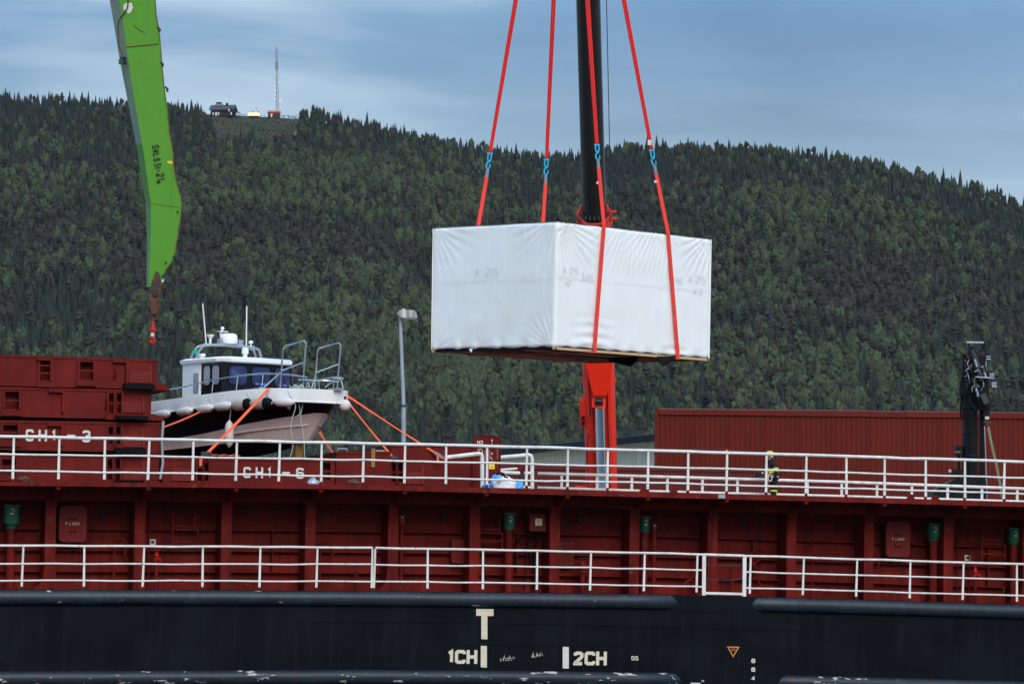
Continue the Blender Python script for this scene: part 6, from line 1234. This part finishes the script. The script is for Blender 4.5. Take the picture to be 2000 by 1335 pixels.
for y in (-2.6, -1.0, 5.0, 6.8):
    for sg in (-1, 1): w_ = CR.part('wheel', MB().cyl((sg * .95, y, .55), (sg * 1.3, y, .55), .55, 18), M['rubber']); CR.part('rim', MB().cyl((sg * 1.28, y, .55), (sg * 1.32, y, .55), .28, 14), M['galv'], w_)
HK = Thing('hook_block', 'crane hook block gathering the four red slings', 'hook', at(HOOK)); HK.part('block', MB().obox((0, 0, .75), (.22, 0, 0), (0, .12, 0), (0, 0, .3)), M['crane_red']); HK.part('hook', MB().tube([(0, 0, .45), (0, 0, .2), (-.12, 0, .05), (-.1, 0, -.1), (.05, 0, -.14), (.14, 0, -.02), (.12, 0, .08)], [.05, .06, .07, .07, .06, .05, .02], 8), M['dark'], smooth=True)

# ------------------------------------------------------------------ green deck crane jib and its hook
YG = 103.0
def gp(x, y, dy=0.0): return PX(x, y, YG + dy)
base = gp(-560, 935, 2.0); base.z = SHIP.M.translation.z + zet(U(-500, 4.0, 900)); GC = Thing('green_deck_crane', 'green deck crane jib lettered SWL 6.5t - 21m, hanging down', 'crane', at(base))
Rr = [(300,-60),(305,30),(311,62),(316,120),(321,175),(327,215),(331,262),(337,290),(340,330),(345,360),(354,385),(355,402),(352,430),(345,470),(342,495),(335,512),(327,522),(321,532),(317,545),(314,560)]
Lr = [(205,-60),(214,0),(222,45),(236,130),(250,200),(262,262),(269,300),(275,345),(284,395),(286,430),(287,500),(286,572)]
Cm = [(224,-60),(233,0),(243,60),(252,130),(263,200),(274,262),(281,300),(287,345),(294,395),(295,430),(293,500),(290,572)]
def along(P, n):
    S_ = [Vector((x, y, 0)) for x, y in P]; d = [0]
    for i in range(1, len(S_)): d.append(d[-1] + (S_[i] - S_[i-1]).length)
    out_ = []
    for k in range(n + 1):
        f = d[-1] * k / n
        for i in range(len(d) - 1):
            if d[i] <= f <= d[i+1] + 1e-9: t = (f - d[i]) / (d[i+1] - d[i]); out_.append(S_[i].lerp(S_[i+1], t)); break
    return [(p.x, p.y) for p in out_]
NN = 60
def atY(P, y): 
    for i in range(len(P) - 1):
        if P[i][1] <= y <= P[i+1][1]: t = (y - P[i][1]) / (P[i+1][1] - P[i][1]); return P[i][0] + (P[i+1][0] - P[i][0]) * t
    return P[-1][0]
ys = [-60 + (560 + 60) * k / NN for k in range(NN + 1)]
cr_, cc_, cl_ = [atY(Rr, y) for y in ys], [atY(Cm, y) for y in ys], [atY(Lr, y) for y in ys]
plate = MB().grid([[GC.L(gp(cc_[i] + (cr_[i] - cc_[i]) * k / 6, y, 0)) for k in range(7)] for i, y in enumerate(ys)])
GC.part('jib_side', plate, M['crane_green'])
GC.part('jib_flank', MB().grid([[GC.L(gp(cl_[i] + (cc_[i] - cl_[i]) * k / 2, y, .42 * (1 - k / 2))) for k in range(3)] for i, y in enumerate(ys) if y > 272]), M['crane_green'])
GC.part('jib_flank', MB().grid([[GC.L(gp(cl_[i] + (cc_[i] - cl_[i]) * k / 2, y, .42 * (1 - k / 2))) for k in range(3)] for i, y in enumerate(ys) if y < 284]), M['faded_green'], label='faded grey-green flank of the upper jib')
GC.part('jib_back', MB().grid([[GC.L(gp(cl_[i], y, .42)), GC.L(gp(cr_[i] - 1.0, y, .5)), GC.L(gp(cr_[i], y, 0.001))] for i, y in enumerate(ys)]), M['crane_green'])
GC.part('jib_edge', MB().grid([[GC.L(gp(cr_[i] - 1.2, y, -.012)), GC.L(gp(cr_[i] + 1.1, y, -.012)), GC.L(gp(cr_[i] + 1.1, y, .06))] for i, y in enumerate(ys)]), M['edge_rust'])
GC.part('weld_seam', MB().tube([GC.L(gp(248, 92, -.01)), GC.L(gp(309, 86, -.01))], .012, 5), M['edge_rust']); GC.part('weld_seam', MB().tube([GC.L(gp(294, 397, -.008)), GC.L(gp(354, 405, -.008))], .006, 5), M['crane_green'])
def jib_text(txt, x0, y0, x1, y1, hpx, st):      # runs down the jib from (x0, y0) to (x1, y1)
    p, q_ = gp(x0, y0, -.012), gp(x1, y1, -.012); d = q_ - p; dp = Vector((x1 - x0, y1 - y0, 0)).normalized(); u_ = gp(x0 + dp.y * hpx, y0 - dp.x * hpx, -.012) - p
    t = MB(); L_ = write(t, txt, (0, 0, 0), (1, 0, 0), (0, 0, 1), 1.0, st, .34) - .34; p = GC.L(p); t.v = [tuple(p + d * (v[0] / L_) + u_ * v[2] + Vector((0, v[1] * .1, 0))) for v in t.v]; GC.part('lettering', t, M['black'])
jib_text('SWL', 296.5, 285, 299, 306, 14, .2); jib_text('6.5t', 299.5, 311, 302.5, 330, 14, .2); jib_text('-', 303, 332, 303.6, 336.5, 14, .22); jib_text('21', 304.5, 340, 306, 352, 16, .2); jib_text('m', 304.8, 354.5, 305.4, 358.5, 12, .18)
GC.part('inspection_sticker', MB().prism([GC.L(gp(x, y, -.01)) for x, y in ((327, 314), (336.5, 314.5), (337, 320), (327.5, 319.5))], (0, .004, 0)), M['yellow']); GC.part('paint_patch', MB().prism([GC.L(gp(x, y, -.01)) for x, y in ((241, 11), (246, 6), (257, 6), (259.5, 14), (257, 22), (251, 27.5), (247, 23), (241, 18))], (0, .004, 0)), M['mark_white'])
GC.part('hose', MB().tube(smooth_pts([GC.L(gp(x, y, -.05)) for x, y in ((250, -30), (250, 10), (243, 25), (232, 42), (231, 70), (234, 95), (240, 108))], 5), .018, 6), M['rust'])
GC.part('lamp_bracket', MB().obox(GC.L(gp(241, 119, -.1)), (.07, 0, 0), (0, .07, 0), (0, 0, .09)), M['black']); GC.part('work_lamp', MB().obox(GC.L(gp(236, 121, -.14)), (.05, 0, 0), (0, .05, 0), (0, 0, .06)), M['vent_green'])
for x, y in ((310, 58), (325, 175), (316, 126)): GC.part('lug', MB().tube([GC.L(gp(x - 2, y - 5, 0)), GC.L(gp(x + 2.5, y, -.02)), GC.L(gp(x + 1, y + 4, 0))], .03, 6), M['rust'])
for x, y in ((346, 412), (323, 511), (338, 500)): GC.part('eyelet', MB().tube([GC.L(gp(x, y, -.01)), GC.L(gp(x + 1.5, y + .5, -.04)), GC.L(gp(x + 1.5, y + 3, -.04)), GC.L(gp(x, y + 4, -.01))], .012, 5), M['black'])
GC.part('drag_mark', MB().ribbon([GC.L(gp(x, y, -.008)) for x, y in ((262, 49), (266, 55), (271, 57), (275, 61), (285, 65))], [.01, .02, .012, .02, .006], (0, -1, 0)), mat('jib_scratch', (.04,.08,.03), .8))
head = GC.part('jib_head', MB().prism([GC.L(gp(x, y, -.09)) for x, y in ((297, 548), (305, 528), (312, 535), (314, 556), (311, 600), (306, 612), (298, 612), (293, 600), (291, 575))], (0, .36, 0)), M['rust'])
GC.part('head_pin', MB().cyl(GC.L(gp(304, 572, -.16)), GC.L(gp(304, 572, .4)), .075, 12), M['dark'], head); GC.part('head_block', MB().prism([GC.L(gp(x, y, -.05)) for x, y in ((287, 571), (296, 574), (296, 606), (288, 602))], (0, .25, 0)), M['dark'], head)
for x, y in ((318, 548), (321, 541), (319, 538)): GC.part('frayed_seal', MB().obox(GC.L(gp(x, y, -.03)), (.03, 0, .02), (0, .02, 0), (0, 0, .035)), M['mark_white'] if y == 548 else M['vent_green'], head)
GC.part('shackle_ring', MB().tube([GC.L(gp(299 + 9 * math.cos(a), 617 + 9.5 * math.sin(a), .05)) for a in [R(20) - R(0) + R(320) * k / 14 for k in range(15)]] if 0 else [GC.L(gp(x, y, .05)) for x, y in ((291, 604), (290, 612), (291, 620), (296, 625), (302, 625), (307, 620), (308, 612), (307, 604))], .028, 8), M['rust'], smooth=True)
# rest of the crane, beyond the left edge of the view
pd = GC.part('pedestal', MB().lathe([(.9, 0), (.9, 3.2), (1.1, 3.25), (1.1, 3.5)], (0, 0, 0), 20), M['crane_green']); GC.part('cab', MB().box((-1.2, -1.4, 3.5), (1.2, 1.6, 6.0)), M['crane_green'])
el = GC.L(gp(190, -420, 0)); GC.part('main_boom', MB().beam((0, 0, 5.5), el + Vector((-.2, .25, .3)), 1.0, 1.1, w2=.6, h2=.7), M['crane_green']); GC.part('jib_upper', MB().beam(GC.L(gp(252, -55, .25)), el + Vector((0, .25, 0)), .48, 1.05, up=(0, 1, 0)), M['crane_green']); GC.part('elbow_pin', MB().cyl(el + Vector((0, -.2, 0)), el + Vector((0, .7, 0)), .25, 14), M['dark'])
HR = Thing('red_crane_hook', 'small red hook hanging from the green jib', 'hook', at(gp(298, 672, .05)))
def hp(x, y): return HR.L(gp(x, y, .05))
HR.part('shank', MB().tube([hp(299, 620), hp(299, 632), hp(298.5, 641)], [.02, .035, .06], 10), M['hook_red'], smooth=True); HR.part('swivel', MB().lathe([(.05, 0), (.085, .02), (.085, .07), (.05, .1)], hp(298.5, 649), 12), M['hook_red'], smooth=True)
HR.part('label_band', MB().lathe([(.05, 0), (.05, .11)], hp(297.5, 657), 10), M['mark_white']); HR.part('hook', MB().tube([hp(297.5, 655), hp(300, 661), hp(300.5, 667), hp(298, 671), hp(294.5, 668), hp(294.5, 663)], [.04, .04, .045, .045, .035, .015], 10), M['hook_red'], smooth=True); HR.part('latch', MB().beam(hp(294.5, 656), hp(295, 664), .025, .02), M['hook_red'])
# ------------------------------------------------------------------ buildings on the quay
def wall_frame(xa, ya, Ya, xb, yb, Yb):
    a, b = PX(xa, ya, Ya), PX(xb, yb, Yb); d = Vector((b.x - a.x, b.y - a.y, 0)); L_ = d.length; rz = math.atan2(d.y, d.x); return at((a.x, a.y, QZ), rz), L_, a.z - QZ, b.z - QZ
def corr_sheet(w, h, ribs, depth=.035):
    """one corrugated sheet, trapezoid ribs, outside faces -y"""
    P = []; p = w / ribs
    for i in range(ribs): x = i * p; P += [(x, 0), (x + p * .42, 0), (x + p * .5, -depth), (x + p * .92, -depth)]
    P.append((w, 0)); return MB().grid([[(x, y, 0) for x, y in P], [(x, y, h) for x, y in P]])
Mw, Lw, h0, h1 = wall_frame(1286, 800, 150.0, 2000, 807, 149.2)
WH = Thing('red_warehouse', 'long warehouse clad in rust red corrugated sheets', 'warehouse', Mw)
sw = 69.0 / 714 * Lw; hgt = h0 - .1; sheet = corr_sheet(sw - .012, hgt, 7).mesh('wall_sheet', M['corr'])
cap = MB().prism([(0, -.09, 0), (0, -.09, .19), (0, .5, .25), (0, .5, 0)], (sw - .015, 0, 0)).mesh('roof_cap', M['corr'])
n_s = 20
for i in range(n_s):
    u_ = i * sw; WH.share('wall_sheet', sheet, (u_, 0, 0)); WH.share('roof_cap', cap, (u_ + .007, 0, hgt - .07 + .004 * (i % 3)), rot=(0, R(-.15 * (i % 2)), 0))
WH.part('building_body', MB().box((.02, .06, 0), (n_s * sw, 18, hgt - .02)), M['corr_dark']); WH.part('corner_trim', MB().box((-.12, -.06, 2.5), (-.004, .3, hgt + .12)).box((-.2, -.06, 0), (-.13, .3, 2.49)), M['corr'])
WH.part('corner_step', MB().box((-.2, -.05, 0), (-.125, .35, 5.4)), M['corr'])
Mc, Lc, c0, c1 = wall_frame(1010, 906, 140.0, 1290, 910, 140.0)
for k in range(2):
    h_ = c0 / 2 - .02; T = Thing('shipping_container', ('upper' if k else 'lower') + ' dark red container of the stack beside the red crane', 'container', Mc @ Matrix.Translation((-3.6, 0, k * (h_ + .04)))); T.part('side', corr_sheet(12.0, h_ - .3, 105, .04).xf(Matrix.Translation((.08, .04, .15))), M['corr_dark'])
    fr = MB().box((0, 0, 0), (12.16, .1, .145)).box((0, -.02, h_ - .15), (12.16, .1, h_)).box((0, -.02, .15), (.075, .1, h_ - .155)).box((12.085, -.02, .15), (12.16, .1, h_ - .155)); T.part('frame', fr, M['corr_dark']); T.part('shell', MB().box((.05, .11, .02), (12.1, 2.44, h_ - .01)), M['corr_dark'])
# shed with weathered boards, its long wall running away to the left
Ms, Ls, e0, e1 = wall_frame(930, 896, 178.0, 1292, 861, 160.0)
SHD = Thing('boarded_shed', 'shed of weathered grey boards with a dark roof behind the containers', 'shed', Ms)
def slope(x): return e0 + (e1 - e0) * x / Ls
nb = int(Ls / .075); bd = MB(); g = random.Random(6)
for i in range(nb):
    x0, x1 = i * Ls / nb, (i + 1) * Ls / nb - .018; o = g.uniform(0, .012); bd.add([(x0, -.03 - o, 0), (x1, -.03 - o, 0), (x1, -.03 - o, slope(x1)), (x0, -.03 - o, slope(x0)), (x0, 0, 0), (x1, 0, 0), (x1, 0, slope(x1)), (x0, 0, slope(x0))], [(0, 1, 2, 3), (0, 3, 7, 4), (1, 5, 6, 2)])
tag(SHD.part('wall_boards', bd, M['board']), kind='stuff'); SHD.part('wall_core', MB().prism([(0, .01, 0), (Ls, .01, 0), (Ls, .01, e1), (0, .01, e0)], (0, 9, 0)), M['cabin_wood'])
SHD.part('roof', MB().prism([(-.5, -.45, e0 - .02), (Ls + .1, -.45, e1 - .02), (Ls + .1, 9.3, e1 + 1.2), (-.5, 9.3, e0 + 1.2)], (0, 0, .26)), M['roof'])
# quay lamp
b = PX(790, 1180, 150); b.z = QZ; top = PX(781.5, 615, 150); LP = Thing('quay_lamp', 'tall galvanised lamp post with a single wide lamp head', 'street lamp', at(b))
mid_ = PX(788.5, 792, 150)
LP.part('pole', MB().tube([LP.L(b), LP.L(mid_)], .085, 14), M['galv'], smooth=True); LP.part('upper_pole', MB().tube([LP.L(mid_), LP.L(top)], [.072, .062], 14), M['galv'], smooth=True); LP.part('joint_ring', MB().tube([LP.L(mid_ - Vector((0, 0, .05))), LP.L(mid_ + Vector((0, 0, .03)))], .095, 14), M['dark'])
M['guano'] = mat('streaked_lamp_shell', (.24,.25,.25), .7, var=.3, vscale=8, streak=(.72,.71,.68), sthr=.45, stscale=5)
hd = LP.part('lamp_head', MB().prism([LP.L(PX(x, y, 149.7)) for x, y in ((776, 612), (779, 606), (785, 604.5), (808, 605), (812, 608), (816, 620.5), (791, 620.5), (781, 619))], (0, .55, 0)), M['guano']); LP.part('head_cap', MB().box(LP.L(PX(785, 602, 149.7)), LP.L(PX(791, 606, 150.0))), M['guano'], hd); LP.part('lens', MB().prism([LP.L(PX(x, y, 149.75)) for x, y in ((792, 620.5), (814, 620.5), (812, 623), (794, 623))], (0, .45, 0)), M['pane_grey'], hd); LP.part('bracket', MB().tube([LP.L(PX(775, 617, 149.9)), LP.L(PX(782, 612, 149.9))], .03, 6), M['dark'], hd)

# ------------------------------------------------------------------ black loader crane at the right
YC = 122.0
lb0 = PX(1890, 1100, YC); lb0.z = QZ; LC = Thing('loader_crane', 'black truck mounted loader crane, folded, before the red warehouse', 'crane', at(lb0))
def lp(x, y, dy=0.0): return LC.L(PX(x, y, YC + dy))
def lbox(name, x0, y0, x1, y1, dy0, dy1, m='loader', parent=None, skew=0): 
    P = [lp(x0, y1, dy0), lp(x1, y1, dy0), lp(x1 + skew, y0, dy0), lp(x0 + skew, y0, dy0)]; return LC.part(name, MB().prism(P, (0, dy1 - dy0, 0)), M[m], parent)
def lbeam(name, x0, y0, x1, y1, w, d, m='loader', dy=0.0, parent=None, n=0): return LC.part(name, MB().beam(lp(x0, y0, dy), lp(x1, y1, dy), d, w, up=(1, 0, 0)) if not n else MB().tube([lp(x0, y0, dy), lp(x1, y1, dy)], w / 2, n), M[m], parent, smooth=bool(n))
col = lbeam('column', 1893, 1010, 1895, 800, .44, .4, n=8); lbeam('upper_column', 1895, 800, 1894, 728, .40, .36, n=8)
for y, w in ((797, .40), (845, .42), (891, .44), (940, .5)): LC.part('collar', MB().lathe([(w / 2, -.05), (w / 2 + .03, 0), (w / 2, .05)], lp(1894.5, y), 8), M['loader'], col)
lbeam('rear_pillar', 1917, 1010, 1918, 800, .15, .2, dy=.25); lbeam('hose_run', 1879, 762, 1876, 818, .07, .07, n=8); lbeam('hose_run', 1881, 735, 1879, 765, .12, .1, n=8)
jb = LC.part('knuckle_jib', MB().prism([lp(x, y, -.45) for x, y in ((1896, 686), (1905, 683), (1913, 700), (1926, 745), (1932, 795), (1915, 800), (1907, 780), (1898, 730), (1894, 700))], (0, .4, 0)), M['loader'])
LC.part('jib_extension', MB().beam(lp(1900, 690, -.6), lp(1919, 742, -.6), .14, .16, up=(1, 0, 0)), M['dark'], jb); LC.part('jib_extension', MB().beam(lp(1907, 689, -.55), lp(1928, 742, -.55), .1, .1, up=(1, 0, 0)), M['loader'], jb)
for a in ((1903.5, 701, 1907.5, 716), (1922, 727, 1925.5, 737), (1906, 758, 1910.5, 774)):
    c_ = lbeam('hydraulic_rod', *a, .075, .075, 'chrome', -.72, n=12); lbeam('hydraulic_barrel', a[0] - (a[2] - a[0]) * 1.2, a[1] - (a[3] - a[1]) * 1.2, a[0], a[1], .12, .12, 'dark', -.70, c_, n=12)
lbeam('jib_cylinder', 1919, 769, 1927, 788, .17, .15, 'dark', -.66, jb)
LC.part('top_bar', MB().beam(lp(1888, 668, -.3), lp(1921, 668.6, -.3), .06, .05), M['galv']); 
for x0, x1 in ((1893, 1896), (1918, 1914)): LC.part('top_bar_leg', MB().tube([lp(x0, 669, -.3), lp(x0 - (1 if x0 < 1900 else -1) , 680, -.3), lp(x1, 688, -.3)], .025, 6), M['loader'])
lbox('side_plate', 1881, 692, 1901, 745, -.1, .3, skew=-1); lbox('hose_reel', 1874, 744, 1884, 772, -.15, .15, skew=1); lbox('pin_block', 1890, 676, 1902, 694, -.4, -.1, skew=2); lbox('knuckle_plate', 1893, 700, 1932, 760, -.25, .1, skew=-9); lbox('lower_knuckle', 1903, 756, 1936, 800, -.3, .1, skew=-5); lbox('side_plate', 1882, 730, 1904, 798, -.12, .1, skew=-2); lbox('reach_plate', 1918, 694, 1933, 748, -.3, .1, skew=-6)
LC.part('pale_bracket', MB().prism([lp(x, y, -.5) for x, y in ((1884, 725), (1898, 709), (1899, 715), (1888, 724))], (0, .05, 0)), M['galv'], jb); LC.part('pale_bracket', MB().prism([lp(x, y, -.2) for x, y in ((1884, 734), (1891, 729.5), (1892, 733), (1885, 736))], (0, .05, 0)), M['galv'], jb)
for x, y in ((1926, 696.5), (1926, 701), (1933, 730), (1933, 734), (1933, 738.5), (1937, 747.5), (1937, 751.5), (1938, 755)): LC.part('valve_spool', MB().cyl(lp(x, y, -.35), lp(x + 9, y, -.35), .014, 6), M['steel'])
for x, y in ((1891, 698), (1930, 722), (1886, 705)): LC.part('hose_fitting', MB().sphere(lp(x, y, -.4), .05, 8, 6), M['rust'])
g = random.Random(9)
for k in range(18): x, y = g.uniform(1884, 1932), g.uniform(700, 790); LC.part('hydraulic_hose', MB().tube(smooth_pts([lp(x, y, -.5), lp(x + g.uniform(-5, 7), y + 10, -.75), lp(x + g.uniform(-4, 8), y + 22, -.6)], 4), .014, 5), M['black' if k % 3 else 'galv'])
for a in (((1903, 726), (1912, 722)), ((1916, 717), (1921, 715)), ((1907, 736), (1937, 738)), ((1898, 757), (1904, 752)), ((1898, 757), (1899, 765))): LC.part('pipe_clip', MB().cyl(lp(*a[0], -.78), lp(*a[1], -.78), .016, 6), M['steel'])
lbox('hook_frame', 1922, 797, 1933, 812, -.35, -.2); lbox('sheave', 1924, 812, 1932, 818, -.33, -.24, 'mark_white'); lbeam('hook_bar', 1921, 823, 1942, 826, .04, .06, 'dark', -.3); lbeam('hook_shank', 1928, 812, 1929, 834, .05, .05, 'rust', -.3, n=8)
lbox('winch', 1868, 870, 1881, 888, -.2, .2); lbeam('winch_drum', 1864, 884, 1876, 884, .14, .14, 'dark', -.25, n=12); lbeam('control_post', 1873, 888, 1872, 985, .07, .07, n=8); lbox('control_bank', 1858, 917, 1884, 932, -.25, .2, 'loader'); LC.part('work_light', MB().lathe([(.05, 0), (.05, .06)], lp(1855, 919, -.3), 10, (0, -1, 0)), M['galv'])
LC.part('crane_base', MB().prism([lp(x, y, -.6) for x, y in ((1818, 978), (1824, 957), (1845, 945), (1868, 934), (1926, 936), (1928, 1010), (1820, 1010))], (0, 1.6, 0)), M['loader']); lbox('truck_bed', 1815, 1010, 2010, 1030, -.9, 1.8, 'dark')
z0 = lp(1900, 1030).z
for x in (1840, 1960):
    for dy in (-.7, 1.4): p = lp(x, 1060, dy); w_ = LC.part('wheel', MB().cyl((p.x, p.y - .15, .5), (p.x, p.y + .15, .5), .5, 18), M['rubber']); LC.part('rim', MB().cyl((p.x, p.y - .17, .5), (p.x, p.y - .15, .5), .25, 12), M['galv'], w_)
LC.part('truck_frame', MB().box((lp(1815, 1010).x, -.4, .5), (lp(2010, 1010).x, 1.2, z0 + .05)), M['dark'])
strap([PX(1930, 832, YC - .3), PX(1938, 872, YC - .4), PX(1945, 900, YC - .4), PX(1964, 1000, YC - .4)], .075, 'olive green lifting strap hanging from the loader crane', tails=False, tw=False, name='hanging_strap', m='olive') if M.update(olive=mat('olive_web', (.16,.18,.10), .8, var=.2)) is None else 0
T = Thing('hanging_chain', 'thin pale chain hanging from the loader crane hook', 'chain', at(PX(1923, 835, YC - .3)))
for i in range(2): T.part('chain', MB().tube([T.L(PX(1922.5 + i * .8, 832, YC - .3)), T.L(PX(1925 + i, 900, YC - .3)), T.L(PX(1928 + i, 1000, YC - .3))], .011, 5), M['galv'])
T = Thing('life_line', 'thin safety wire running along behind the upper railing', 'wire', at(SHIP.M @ SPX(1240, 876, .4)))
T.part('wire', MB().tube([T.L(SHIP.M @ SPX(x, y, .35)) for x, y in ((1190, 874.5), (1280, 876.5), (1419, 878), (1497, 883), (1575, 886.5), (1760, 891))], .009, 5), M['rust']); T.part('knot', MB().sphere(T.L(SHIP.M @ SPX(1419, 880, .2)), .035, 8, 6), M['strap'])

# ------------------------------------------------------------------ the worker on the far walkway
vp_ = 10.9; foot = SPX(1507, 1000, vp_); zf = zet(foot.x); hp_ = SPX(1499, 880, vp_).z; HT = hp_ - zf
s = HT / 1.86
PM = SHIP.M @ Matrix.Translation((foot.x, vp_, zf)) @ Matrix.Scale(s, 4)
PE = link('person', None); PE.matrix_world = PM; tag(PE, 'person in dark hi-vis workwear and yellow helmet reaching along the rail', 'person')
def skin(name, J, E_, rad, m, root=0, sub=2, parent=None):
    me = bpy.data.meshes.new(name); me.from_pydata(J, E_, []); me.update(); o = bpy.data.objects.new(name, me); C.objects.link(o)
    md = o.modifiers.new('skin', 'SKIN'); md.use_smooth_shade = True
    for i, r_ in enumerate(rad): sv = me.skin_vertices[0].data[i]; sv.radius = r_ if isinstance(r_, tuple) else (r_, r_); sv.use_root = (i == root)
    sm = o.modifiers.new('sub', 'SUBSURF'); sm.levels = sub; sm.render_levels = sub
    bpy.context.view_layer.update(); ev = o.evaluated_get(bpy.context.evaluated_depsgraph_get()); m2 = bpy.data.meshes.new_from_object(ev); m2.name = name; m2.materials.clear(); m2.materials.append(m)
    bpy.data.objects.remove(o); q_ = link(name, m2, parent if parent is not None else PE); return q_
# x = to the right of the picture, y = away, z = up; he faces left and leans a little forward
J = [(.05,0,.95),(.04,0,1.12),(0,0,1.30),(-.03,0,1.46),(-.05,0,1.56),(-.07,0,1.64),(-.08,0,1.74),
     (.0,-.17,1.43),(.07,-.25,1.18),(.03,-.24,.98),(.0,-.24,.90),
     (-.05,.16,1.42),(-.21,.2,1.20),(-.42,.08,1.09),(-.56,.02,1.05),
     (.05,-.1,.90),(.0,-.12,.50),(.08,-.12,.10),(-.08,-.13,.05),
     (.07,.1,.90),(.10,.12,.50),(.16,.12,.10),(.02,.13,.05)]
E_ = [(0,1),(1,2),(2,3),(3,4),(4,5),(5,6),(3,7),(7,8),(8,9),(9,10),(3,11),(11,12),(12,13),(13,14),(0,15),(15,16),(16,17),(17,18),(0,19),(19,20),(20,21),(21,22)]
rad = [(.17,.19),(.165,.19),(.175,.21),(.13,.17),.062,.085,.085,.092,.075,.06,.045,.092,.075,.06,.045,.125,.10,.08,.06,.125,.10,.08,.06]
body = skin('body', J, E_, rad, M['cloth'])
hd_ = skin('head', [(-.05,0,1.54),(-.07,0,1.62),(-.085,0,1.70),(-.085,0,1.77),(-.16,0,1.665),(-.15,0,1.62)], [(0,1),(1,2),(2,3),(2,4),(1,5)], [.055,.082,.092,.075,.018,.022], M['skin'])
def ppart(name, mb, m, parent=None, smooth=True): o = link(name, mb.mesh(name, m, smooth, 50), parent if parent is not None else PE); return o
for sy in (-.035, .035): ppart('eye', MB().sphere((-.168, sy, 1.70), .012, 8, 6), M['black'], hd_)
ppart('ear', MB().sphere((-.07, -.09, 1.68), .025, 8, 6, (1, .4, 1.4)), M['skin'], hd_); ppart('hair', MB().sphere((-.05, 0, 1.68), .094, 12, 8, (.9, 1, .8)), M['rust'], hd_)
hm = ppart('helmet', MB().lathe([(.135, 1.725), (.137, 1.75), (.13, 1.79), (.105, 1.835), (.06, 1.857), (.005, 1.862)], (-.085, 0, 0), 18), M['helmet']); ppart('peak', MB().sphere((-.2, 0, 1.735), .075, 10, 6, (1, 1, .18)), M['helmet'], hm); ppart('chin_strap', MB().tube([(-.085, -.095, 1.73), (-.12, -.07, 1.62), (-.13, 0, 1.585)], .008, 5), M['mark_white'], hm); ppart('ear_defender', MB().lathe([(.04, 0), (.045, .02), (.03, .045)], (-.05, -.10, 1.68), 10, (0, -1, 0)), M['mark_white'], hm)
def hoop(c, rx, ry, h, m, name, tilt=0): return ppart(name, MB().grid([[(c[0] + rx * k_ * math.cos(a), c[1] + ry * k_ * math.sin(a), c[2] + z + tilt * math.cos(a)) for a in [6.283 * k / 20 for k in range(21)]] for z, k_ in ((-h / 2, 1.0), (0, 1.01), (h / 2, 1.0))]), m)
hoop((.015,0,1.21), .195, .225, .13, M['hiviz'], 'hi_vis_band'); hoop((.02,0,1.235), .199, .229, .035, M['silver'], 'reflective_band'); hoop((.03,0,1.02), .19, .215, .05, M['silver'], 'reflective_band')
hoop((.045,-.225,1.27), .095, .095, .09, M['hiviz'], 'sleeve_band'); hoop((-.17,.19,1.22), .095, .095, .08, M['hiviz'], 'sleeve_band'); hoop((-.32,.14,1.14), .074, .074, .045, M['silver'], 'cuff_band')
for c in ((.02,-.12,.56), (.11,.12,.55)): hoop(c, .115, .115, .05, M['hiviz'], 'trouser_band')
ppart('harness', MB().tube(smooth_pts([(-.14, -.1, 1.2), (-.13, -.13, 1.34), (-.05, -.15, 1.47), (.08, -.1, 1.45)], 5), .022, 6), M['harness']); ppart('harness', MB().sphere((-.02, -.2, 1.06), .045, 10, 6, (1.2, .5, .8)), M['harness']); ppart('shoulder_patch', MB().sphere((-.1, -.12, 1.43), .045, 10, 6, (.7, .5, 1)), M['hiviz']); ppart('shoulder_patch', MB().sphere((-.17, .15, 1.38), .045, 10, 6, (.7, .6, 1)), M['hiviz'])
ppart('tool_belt', MB().tube([(.04 + .195 * math.cos(6.283 * k / 16), .215 * math.sin(6.283 * k / 16), .97) for k in range(16)], .03, 6, closed=True), M['black'])
rp2 = Thing('carabiner_loop', 'white looped lanyard clipped at the belt of the worker', 'lanyard', PM @ Matrix.Translation((-.12, -.2, .98))); rp2.part('loop', MB().tube(smooth_pts([(0, 0, .12), (-.06, -.02, .1), (-.09, -.02, 0), (-.05, -.02, -.1), (.03, -.01, -.09), (.05, 0, .03)], 4, True), .018, 6, closed=True), M['mark_white']); rp2.part('clip', MB().box((-.02, -.02, .1), (.03, .02, .15)), M['steel'])
def hand(base, d, up_, side):
    """palm and five bent fingers, gloved"""
    d, up_ = Vector(d).normalized(), Vector(up_).normalized(); sd = d.cross(up_) * side; b = Vector(base); J = [b, b + d * .045, b + d * .085]; E2 = [(0, 1), (1, 2)]; rd = [(.028,.022), (.04,.02), (.042,.018)]
    o = skin('hand', [tuple(p) for p in J], E2, rd, M['black'], sub=1)
    for i, ln in enumerate((.068, .078, .073, .056)):
        r_ = b + d * .085 + sd * (.03 - i * .02); q = [r_ - d * .02, r_ + d * ln * .45 - up_ * .006, r_ + d * ln * .8 - up_ * .022, r_ + d * ln - up_ * .04]; skin('finger', [tuple(p) for p in q], [(0, 1), (1, 2), (2, 3)], [.0095, .0095, .0085, .0075], M['black'], sub=1, parent=o)
    r_ = b + d * .03 + sd * .03; skin('thumb', [tuple(r_), tuple(r_ + sd * .03 + d * .02), tuple(r_ + sd * .045 + d * .05)], [(0, 1), (1, 2)], [.012, .011, .009], M['black'], sub=1, parent=o)
hand((-.56, .02, 1.05), (-1, -.2, -.35), (-.3, 0, 1), 1); hand((.0, -.24, .90), (-.15, 0, -1), (0, -1, 0), -1)
